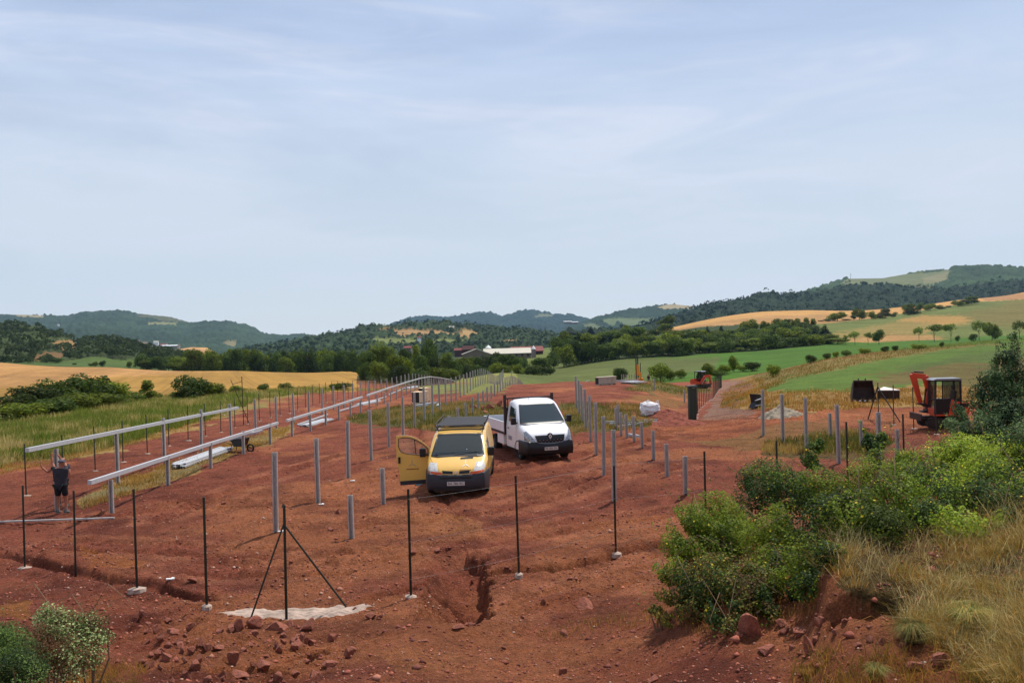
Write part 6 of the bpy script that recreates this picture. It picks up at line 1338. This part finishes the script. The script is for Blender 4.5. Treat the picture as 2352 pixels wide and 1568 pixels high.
grass('weeds', [Z(z2, (140,880),(400,800),(560,790),(750,780),(1000,770),(1200,800),(1200,900),(900,940),(700,960),(380,935),(200,910)), Z(z2, (1580,775),(1800,780),(2100,790),(2280,880),(2200,930),(2000,960),(1800,960),(1640,1000)), Z(z2, (2000,690),(2260,610),(2600,600),(2600,690),(2400,720)), Z(z3, (600,1290),(1250,1200),(1500,1300),(1300,1380),(600,1380))], 32000, 20, 110, (.08, .34), .02, [C(96, 104, 50), C(126, 116, 62), C(96, 98, 50), C(164, 138, 84), C(180, 150, 96)], 13)
grass('bank_grass', [Z(z3, (300,1060),(330,960),(500,850),(600,870),(600,960),(1150,935),(1900,915),(2352,930),(2352,1040),(1640,1045),(1300,1065),(900,1085),(640,1085),(430,1070))], 24000, 44, 150, (.08, .28), .025, [C(160, 124, 72), C(146, 110, 64), C(178, 142, 90), C(122, 112, 58)], 14)
grass('bank_grass', [Z(z3, (500,830),(760,800),(1000,740),(1700,640),(2352,590),(2352,608),(1800,668),(1300,762),(1000,825),(760,870),(600,950))], 12000, 55, 200, (.1, .38), .035, [C(132, 112, 62), C(118, 108, 56), C(150, 126, 76), C(106, 102, 52)], 24)
rb = [Z(z6, (1080,760),(1500,690),(1900,640),(2400,540),(3400,480),(3400,1800),(2400,1700),(1900,1480),(1750,1340),(1500,1200),(1530,1080),(1300,1010),(1080,880))]
grass('long_grass', rb, 62000, 5, 11.5, (.06, .22), .0036, [C(96, 108, 52), C(126, 126, 72), C(150, 134, 82), C(140, 122, 70), C(170, 136, 80), C(150, 116, 66), C(184, 146, 88), C(150, 140, 96), C(206, 186, 140)], 15, 1.3, .55, True)
grass('long_grass', rb, 3200, 5, 11.5, (.28, .52), .004, [Gs, C(190,166,114), C(214, 190, 146)], 16, 1.1, 1.6)
grass('weeds', [Z(z6, (150,1200),(300,1290),(700,1200),(1000,1180),(1100,1000),(200,1050)), Z(z6, (900,1380),(1500,1350),(2000,1450),(2400,1400),(2400,1700),(800,1700)), Z(z4, (0,1150),(500,1200),(1000,1330),(900,1500),(0,1500)), Z(z5, (1400,1050),(2300,900),(2300,1000),(1500,1150))], 6000, 5, 14, (.05, .22), .005, [C(150,112,66), C(112,96,52), C(172,130,80)], 17, .8, 1.5)
for k, (u, v, hgt, rad_, lab) in enumerate([(*z6(1600, 1330), .26, .12, 'round silvery-green grass tuft drooping at the foot of the right bank'), (*z6(1950, 1250), .3, .2, 'large fine-leaved grass clump in the middle of the right bank'), (*z6(960, 1535), .14, .12, 'tiny tan grass tuft on the bare red ground at the bottom'), (*z6(1380, 1540), .16, .12, 'small grey-green tuft right of the tiny tan one')]):
    x, y, z = hit(u, v); r = np.random.default_rng(60+k); n = 2200 if hgt > .2 else 500; a = r.random(n)*6.283; rr = rad_*.35*np.sqrt(r.random(n)); p = np.stack([np.cos(a)*rr, np.sin(a)*rr, np.zeros(n)], 1)
    d = np.stack([np.cos(a), np.sin(a)], 1)*(.1+1.0*r.random(n))[:, None]+.25*r.normal(size=(n, 2)); hh = hgt*(.3+.7*r.random(n)); w_ = .0016
    q = [p+np.array([w_, 0, 0]), p-np.array([w_, 0, 0])]; md = p.copy(); md[:, :2] += d*hh[:, None]*.35; md[:, 2] += hh*.75; tp_ = p.copy(); tp_[:, :2] += d*hh[:, None]; tp_[:, 2] += hh*.72*(1-.3*np.hypot(d[:, 0], d[:, 1]))
    V = np.stack([q[0], q[1], md-np.array([w_, 0, 0]), md+np.array([w_, 0, 0]), tp_], 1).reshape(-1, 3); i = np.arange(n)*5
    c = np.array([C(150, 142, 92), C(170, 146, 92), C(118, 122, 72)] if k in (0, 1, 3) else [C(170, 128, 76), C(140, 100, 60), C(150, 120, 70)])[r.integers(0, 3, n)]
    tag(link('grass_tuft', meshnp('grass_tuft', V, np.concatenate([np.stack([i, i+1, i+2], 1), np.stack([i, i+2, i+3], 1), np.stack([i+3, i+2, i+4], 1)]), M_GRASS, np.repeat(c, 5, 0)), None, (x, y, z)), lab, 'grass tuft', 'grass tufts near the camera')
# ---------------------------------------------------------------- shrubs close to the camera
M_LEAFN = mat_leaf('near_leaves', .42, .6, .12, 2.2, 1.02)
M_TWIG = mat('dry_twig', C(140, 112, 84), .8)
def shrub(name, label, lobes_px, n, leaf, cols, seed, f=z6, stems=8, canes=0, group=None, asp=.62, yel=.12, flat=.85, top_c=None):
    r = np.random.default_rng(seed); rr = random.Random(seed); Lb = []
    sc = {z6: .3776, z3: .3418, z4: .3418}[f]
    for (x, y, rad_, Y) in lobes_px:
        u, v = f(x, y); Y = min(Y, hitbase(u, v+rad_*sc*.75)[1]+.15); X, YY, ZZ = at(u, v, Y); Lb.append((X, YY, ZZ, rad_*sc*Y/F, flat))
    cx = np.mean([l[0] for l in Lb]); cy = np.mean([l[1] for l in Lb]); cz = G(cx, cy); o = thing(name, label, 'bush', (cx, cy, cz), 0, group)
    Lr = [(l[0]-cx, l[1]-cy, l[2]-cz, l[3], l[4]) for l in Lb]
    p, d, k = crown_pts(int(n*1.7), Lr, r, .65)
    gx, gy = p[:, 0]+cx, p[:, 1]+cy; g = gz(gx, gy)-cz; m = p[:, 2] > g+.02
    m &= fbm(p[:, 0]*5+p[:, 2]*3.1, p[:, 1]*5+p[:, 2]*4.3, 3, seed) > -.16
    p = p+.05*np.stack([fbm(p[:, 0]*6, p[:, 2]*6, 2, 1), fbm(p[:, 1]*6, p[:, 2]*6, 2, 2), fbm(p[:, 0]*6, p[:, 1]*6, 2, 3)], 1); p, d = p[m][:n], d[m][:n]; n = len(p)
    # shoots that break the outline
    ns = max(12, n//260); ks = r.choice(n, ns); sd_ = d[ks]*.7+np.array([0, 0, .8])+.35*r.normal(size=(ns, 3)); sd_ /= np.linalg.norm(sd_, axis=1)[:, None]; ok_ = d[ks][:, 2] > -.1; ks, sd_ = ks[ok_], sd_[ok_]; ns = len(ks)
    tt = r.random((ns, 16, 1)); Ls = (5+9*r.random((ns, 1, 1)))*leaf; q_ = (p[ks][:, None]+sd_[:, None]*tt*Ls+.35*leaf*r.normal(size=(ns, 16, 3))).reshape(-1, 3)
    p = np.concatenate([p, q_]); d = np.concatenate([d, np.repeat(sd_, 16, 0)]); n = len(p)
    V, Fc = quads(p, leaf*(.5+1.1*r.random(n)), asp, d+np.array([0, 0, .5]), r)
    tone = np.clip(.5+fbm(p[:, 0]*2.2+p[:, 2], p[:, 1]*2.2+p[:, 2], 3, seed+4)*1.3+.25*r.normal(size=n), 0, .999); c = np.array(cols)[(tone*len(cols)).astype(int)]*(.7+.6*r.random(n))[:, None]
    y_ = r.random(n) < yel*.12; c[y_] = C(196, 176, 60)
    link('foliage', meshnp('foliage', V, Fc, M_LEAFN, np.repeat(np.clip(c, 0, 1), 4, 0)), o)
    m_ = MB()
    for i in range(stems):
        l = rr.choice(Lr); e = Vector((l[0]+rr.uniform(-1, 1)*l[3]*.7, l[1]+rr.uniform(-1, 1)*l[3]*.7, l[2]+l[3]*.6*flat)); b = Vector((l[0]*.8, l[1]*.8, G(cx+l[0]*.8, cy+l[1]*.8)-cz-.03)); m_.tube([b, b.lerp(e, .5)+Vector((rr.uniform(-.1, .1), rr.uniform(-.1, .1), .05)), e], [.014, .009, .003], 5)
    m_.build('stems', M_TWIG, o)['kind'] = 'stuff'
    if canes:
        m_ = MB()
        for i in range(canes):
            l = rr.choice(Lr); b = Vector((l[0], l[1], l[2]+l[3]*.4)); a = rr.uniform(0, 6.28); L_ = rr.uniform(.35, .8); q = b+Vector((math.cos(a)*L_*.5, math.sin(a)*L_*.5, .38)); e = q+Vector((math.cos(a)*L_*.7, math.sin(a)*L_*.7, -.22)); m_.tube([b, q, e], [.005, .004, .0015], 5)
        m_.build('canes', M_TWIG, o)['kind'] = 'stuff'
    return o
gB = 'bramble thicket on the right bank'
YG = [C(64, 76, 30), C(84, 100, 34), C(108, 126, 42), C(116, 128, 44)]; DG = [C(44, 60, 30), C(60, 80, 36), C(78, 96, 42), C(96, 116, 50)]; BG = [C(84, 66, 38), C(70, 76, 34), C(96, 104, 44), C(118, 100, 50)]
shrub('bramble_bush', 'yellow-green bramble bush at the left tip of the thicket', [(250,600,150,12.2),(400,540,170,12.6),(180,740,120,11.8),(330,760,220,12),(480,700,190,12.4),(130,880,100,11.2),(520,620,150,12.8)], 26000, .034, YG, 1, canes=6, group=gB)
shrub('bramble_bush', 'dark lower bramble bush overhanging the red track', [(260,960,190,10.9),(450,960,220,11),(620,1000,190,10.8),(300,1120,140,10.4),(480,1150,140,10.2),(130,1000,110,10.8),(600,1130,110,10.2),(480,1230,110,9.8),(720,1150,100,9.9),(640,1060,140,10.3)], 26000, .034, BG+[DG[1], DG[0]], 2, canes=6, group=gB)
shrub('bramble_bush', 'dark green thorny bush at the back left of the thicket', [(720,330,160,14.2),(620,330,100,14),(840,430,190,14),(650,450,150,13.6),(950,380,120,14.3)], 20000, .032, DG, 3, canes=3, group=gB)
shrub('bramble_bush', 'tall lit bramble bush in the middle of the thicket', [(1050,400,180,13),(930,620,230,12.2),(1150,560,210,12.4),(760,700,200,12.2),(1000,800,180,11.6),(780,880,170,11.2),(880,980,150,10.8),(760,1060,140,10.4),(1000,980,130,10.6),(1100,800,120,11)], 30000, .034, [DG[0], DG[1], YG[1], YG[2], YG[3]], 4, canes=5, group=gB)
shrub('bramble_bush', 'bright bramble bush under the tall steel posts', [(1350,360,190,13.2),(1500,450,200,12.8),(1280,560,200,12.4),(1430,620,170,11.8),(1400,200,80,13.6),(1600,330,150,13.2),(1550,250,130,13.4)], 24000, .034, [YG[0], YG[1], YG[2], YG[3]], 5, canes=9, group=gB)
shrub('bramble_bush', 'sunlit bramble bush at the right end of the thicket', [(1750,350,170,12.6),(1900,230,160,12.8),(2050,290,150,12.6),(1850,430,200,12.2),(2030,460,170,12),(1700,560,150,11.4),(1900,620,150,11.2),(2120,420,120,12.2),(2220,330,160,12.6),(2330,420,160,12.4),(2250,480,140,12),(2380,300,160,13),(2150,560,120,11.4),(1900,170,140,13),(1720,230,150,13.2),(2060,180,150,13.2),(1550,260,120,13.4),(2200,200,150,13.4)], 42000, .034, [DG[0], YG[0], YG[1], YG[2], YG[3]], 6, canes=12, group=gB)
shrub('leafy_shrub', 'small dark sapling poking up above the bright brambles', [(1350,120,70,14.2),(1320,60,40,14.3),(1400,70,40,14.2)], 2600, .045, DG, 7, stems=4, group=gB)
shrub('leafy_shrub', 'small upright grey-green sapling behind the dark thorny bush', [(1010,150,60,15),(990,210,70,15),(1040,100,30,15)], 2200, .04, DG, 8, stems=4, group=gB)
shrub('dark_shrub', 'large dark glossy shrub at the right edge hiding the excavator', [(1890,1180,80,15.5),(1940,1060,80,15.6),(2060,960,80,15.6),(2120,860,80,15.6),(2180,760,60,15.6),(1950,1260,90,15),(2010,1130,130,15.5),(2150,1020,170,15.5),(2250,1150,200,15),(2080,1230,150,14.8),(2350,1000,200,15.5),(2300,820,170,15.6),(2230,720,70,15.6),(2340,640,80,15.6),(2250,900,120,15.5),(2400,1300,220,14.6),(2200,1330,150,14.4),(2450,1100,220,15),(2190,640,40,15.7),(2280,580,40,15.6)], 52000, .034, [C(38, 52, 34), C(50, 68, 42), C(66, 84, 50), C(88, 104, 66)], 9, f=z3, stems=16, yel=0, asp=.7)
shrub('leafy_shrub', 'small shrub with pale shiny leaf tips at the bottom left corner', [(420,1060,190,8.8),(600,1000,120,8.9),(330,960,110,9),(650,1090,90,8.8),(300,1150,190,8.4),(500,1220,190,8.3)], 15000, .024, [C(84, 60, 40), C(66, 60, 34), C(74, 88, 48), C(120, 134, 84), C(160, 168, 120)], 10, f=z4, stems=12, yel=0, canes=3)
shrub('leafy_shrub', 'soft bright green bush cut by the left edge of the picture', [(40,1130,170,7.6),(120,1280,190,7.2),(-80,1200,200,7.4),(60,1400,220,6.9)], 17000, .020, [C(40, 52, 28), C(56, 72, 36), C(76, 94, 46)], 11, f=z4, stems=8, yel=0)
shrub('low_plant', 'low green plant on the red track left of the brambles', [(40,1120,45,11.4),(80,1150,60,11.2),(120,1180,60,10.8)], 1400, .035, BG, 12, stems=4)
# ---------------------------------------------------------------- stones
def rockmesh(seed, cuts=15):
    r = random.Random(seed); bm = bmesh.new(); bmesh.ops.create_icosphere(bm, subdivisions=3, radius=1)
    for i in range(cuts):
        n = Vector((r.gauss(0, 1), r.gauss(0, 1), r.gauss(0, .8))).normalized(); dd = r.uniform(.36, .74)
        for v in bm.verts:
            q = v.co.dot(n)-dd
            if q > 0: v.co -= n*q
    for v in bm.verts: p = v.co; v.co = p*(1+.05*float(vn(p.x*5+seed, p.y*5+p.z*4, seed)[()] if False else vn(np.array([p.x*5+seed]), np.array([p.y*5+p.z*4]), seed)[0]))
    me = bpy.data.meshes.new('rock'); bm.to_mesh(me); bm.free(); me.materials.append(M_ROCK); return me
RK = [rockmesh(i) for i in range(7)]
gR = 'loose red rocks lying near the camera'
def rocks(f, sc, items, where):
    for i, (x, y, w, h) in enumerate(sorted(items)):
        X, Y, Z_ = hit(*f(x, y+h*.4)); k = sc*Y/F; o = link('rock', RK[i % 7], None, (X, Y, Z_+h*k*.22), (random.uniform(-.3, .3), random.uniform(-.3, .3), random.uniform(0, 6.28)), (w*k*.66, w*k*.56, h*k*.72))
        shp = 'flat' if h < w*.42 else ('upright' if h > w*1.05 else 'blocky'); tag(o, f'{"large" if w*k > .55 else "small"} {shp} red rock {where}, {ordw(i+1)} from the left', 'rock', gR)
rocks(z4, .3418, [(1610,1000,95,85),(1715,990,115,85),(1860,1012,160,60),(1950,995,90,50),(2065,1000,120,85),(1980,1110,120,40),(2000,1145,90,40),(1470,1150,100,50),(1565,1235,90,100),(1780,1265,135,85),(1115,1225,85,65),(1215,1140,75,50),(1180,1050,90,50),(1080,1110,60,50),(1020,1200,65,40),(1060,1030,70,60),(950,930,60,40),(1310,1270,95,65),(1265,1335,60,70),(1620,1330,150,60),(2330,1190,60,70),(1350,1120,70,50),(1640,1170,60,40),(2210,1270,120,40),(1390,1370,80,50),(1000,1000,50,40),(1130,985,60,30),(1480,1040,70,35),(1700,1060,60,30),(1290,1180,60,45),(1500,1330,70,50),(1860,1340,80,50),(2110,1330,90,45),(900,970,50,35),(1560,1040,80,40),(1900,1070,50,40)]+[(random.uniform(900,2300), random.uniform(1000,1390), random.uniform(35,80), random.uniform(22,60)) for _ in range(46)], 'below the corner post')
rocks(z4, .3418, [(2270,240,60,42),(2225,365,50,25),(770,145,36,26),(1300,708,90,25),(1500,190,40,20),(2140,835,60,25),(1125,292,24,16)], 'between the left posts')
rocks(z5, .3418, [(590,520,62,48),(760,510,60,25),(165,1190,90,65),(310,945,80,38),(1465,845,50,28),(1200,852,60,20),(1600,1060,70,36),(1600,1320,70,40),(990,725,28,30),(1020,570,30,22),(370,945,50,25),(1330,955,50,18),(670,1110,60,20),(900,1020,90,20),(1200,1160,40,14),(2220,1180,50,24),(1970,1270,60,28),(2200,1370,100,45),(40,1090,70,40),(970,1000,80,22)], 'around the open pit')
rocks(z5, .3418, [(1745,858,165,60)], 'half buried like a pale round slab')
rocks(z6, .3776, [(635,1215,140,160),(975,1340,105,120),(1040,1200,85,65),(810,1205,110,35),(820,1245,85,45),(720,1370,120,35),(1765,1415,130,95),(1620,1470,130,40),(1280,1330,55,40),(1350,1300,65,45),(1420,1310,65,50),(540,1272,65,35),(1010,1300,75,28),(1530,1335,45,38),(930,1245,150,55),(870,1345,50,50),(2240,1250,110,70),(1920,1350,70,50),(1190,1180,60,40),(1130,1250,50,35)], 'at the right bank foot')
# rubble and rusty clods behind the truck bed
for i, (x, y, w, h) in enumerate([(985, 790, 40, 40), (1060, 810, 45, 30), (1100, 800, 55, 45), (1130, 805, 40, 35), (1170, 775, 60, 60), (1200, 800, 30, 40), (1080, 835, 50, 30), (1010, 800, 50, 25), (570, 790, 40, 20), (545, 800, 30, 14), (905, 830, 20, 14)]):
    X, Y, Z_ = hit(*z2(x, y+h*.4)); k = .3418*Y/F; tag(link('rock', RK[i % 7], None, (X, Y, Z_+h*k*.25), (.2, .1, i*1.3), (w*k*.55, w*k*.5, h*k*.6)), f'dark rusty boulder {"behind the truck bed" if i < 8 else "near the wooden crates"}, {ordw(i+1)} counted outward', 'rock', 'dark boulders on the middle ground')
def pebbles(name, n, y0, y1, s0, s1, seed, cols, polys=None):
    r = np.random.default_rng(seed); Y = np.exp(r.uniform(math.log(y0), math.log(y1), n)); X = Y*r.uniform(-.72, .72, n); ok = (fbm(X*.9, Y*.9, 3, seed) > r.uniform(-.7, .5, n)); X, Y = X[ok], Y[ok]
    z = gz(X, Y); c0, zn = paint(X, Y, z); ok = (zn == 0) & (c0[:, 3] > .35); X, Y, z = X[ok], Y[ok], z[ok]; n = len(X)
    s = s0*(s1/s0)**(r.random(n)**2.2); B = np.array([(1, 0, 0), (-.5, .87, 0), (-.5, -.87, 0), (.1, 0, .9), (-.2, .1, -.7)]); tri = np.array([(0, 1, 3), (1, 2, 3), (2, 0, 3), (1, 0, 4), (2, 1, 4), (0, 2, 4)])
    a = r.random(n)*6.283; ca, sa = np.cos(a), np.sin(a); V = B[None]*(1+.5*(r.random((n, 5, 3))-.5)); V = V*s[:, None, None]; V[:, :, 2] *= (.5+.4*r.random(n))[:, None]
    x_ = V[:, :, 0]*ca[:, None]-V[:, :, 1]*sa[:, None]; y_ = V[:, :, 0]*sa[:, None]+V[:, :, 1]*ca[:, None]; V = np.stack([x_+X[:, None], y_+Y[:, None], V[:, :, 2]+z[:, None]+s[:, None]*.1], -1)
    Fc = (tri[None]+5*np.arange(n)[:, None, None]).reshape(-1, 3); k = r.choice(len(cols), n, p=np.array([.38, .28, .26, .06, .02])); cc = np.array(cols)[k]*(.7+.6*r.random(n))[:, None]
    o = link(name, meshnp(name, V.reshape(-1, 3), Fc, M_STONE, np.repeat(np.clip(cc, 0, 1), 5, 0))); o['kind'] = 'stuff'
m_, t_, b_n = newmat('loose_stone'); at__ = N(t_, 'ShaderNodeAttribute', attribute_name='Col'); t_.links.new(at__.outputs['Color'], b_n.inputs['Base Color']); b_n.inputs['Roughness'].default_value = .9; M_STONE = m_
PC = [C(150, 80, 60), C(118, 60, 48), C(184, 108, 80), C(186, 138, 114), C(206, 178, 160)]
pebbles('gravel', 60000, 6.5, 26, .006, .034, 5, PC)
pebbles('gravel', 30000, 14, 95, .016, .06, 6, PC)
pebbles('clods', 3000, 7, 40, .02, .085, 7, [C(146, 76, 56), C(124, 62, 48), C(168, 92, 68), C(170, 110, 86), C(150, 90, 66)])
# small white scraps
for i, (f, x, y, lab) in enumerate([(z4, 2160, 200, 'scrap of white plastic on the red ground near a tall post'), (z5, 185, 50, 'flat pale strip lying left of the yellow van'), (z4, 1145, 703, 'thin pale splinter lying behind the trench'), (z4, 1888, 385, 'white scrap right at the corner post top'), (z1, 1505, 858, 'small white lump by the left fence')]):
    X, Y, Z_ = hit(*f(x, y)); m = MB(); m.box((0, 0, .02), (.16, .06, .02), (0, .1, .3)); m.box((.04, .02, .03), (.07, .05, .015), (.3, 0, -.4)); tag(m.build('litter', M_WHM, None, (X, Y, Z_)), lab, 'litter', 'white scraps left on the ground')
HAZE = 4.5e-5
# ---------------------------------------------------------------- thin summer haze between here and the hills
m, t, b = newmat('haze'); t.nodes.remove(b)
pv = N(t, 'ShaderNodeVolumePrincipled'); pv.inputs['Color'].default_value = (.44, .70, 1, 1); pv.inputs['Density'].default_value = HAZE; pv.inputs['Anisotropy'].default_value = 0.1
t.links.new(pv.outputs[0], t.nodes['Material Output'].inputs['Volume'])
hz = MB().bb(-9500, 9500, -60, 9800, -60, 900).build('haze', m); hz['kind'] = 'stuff'
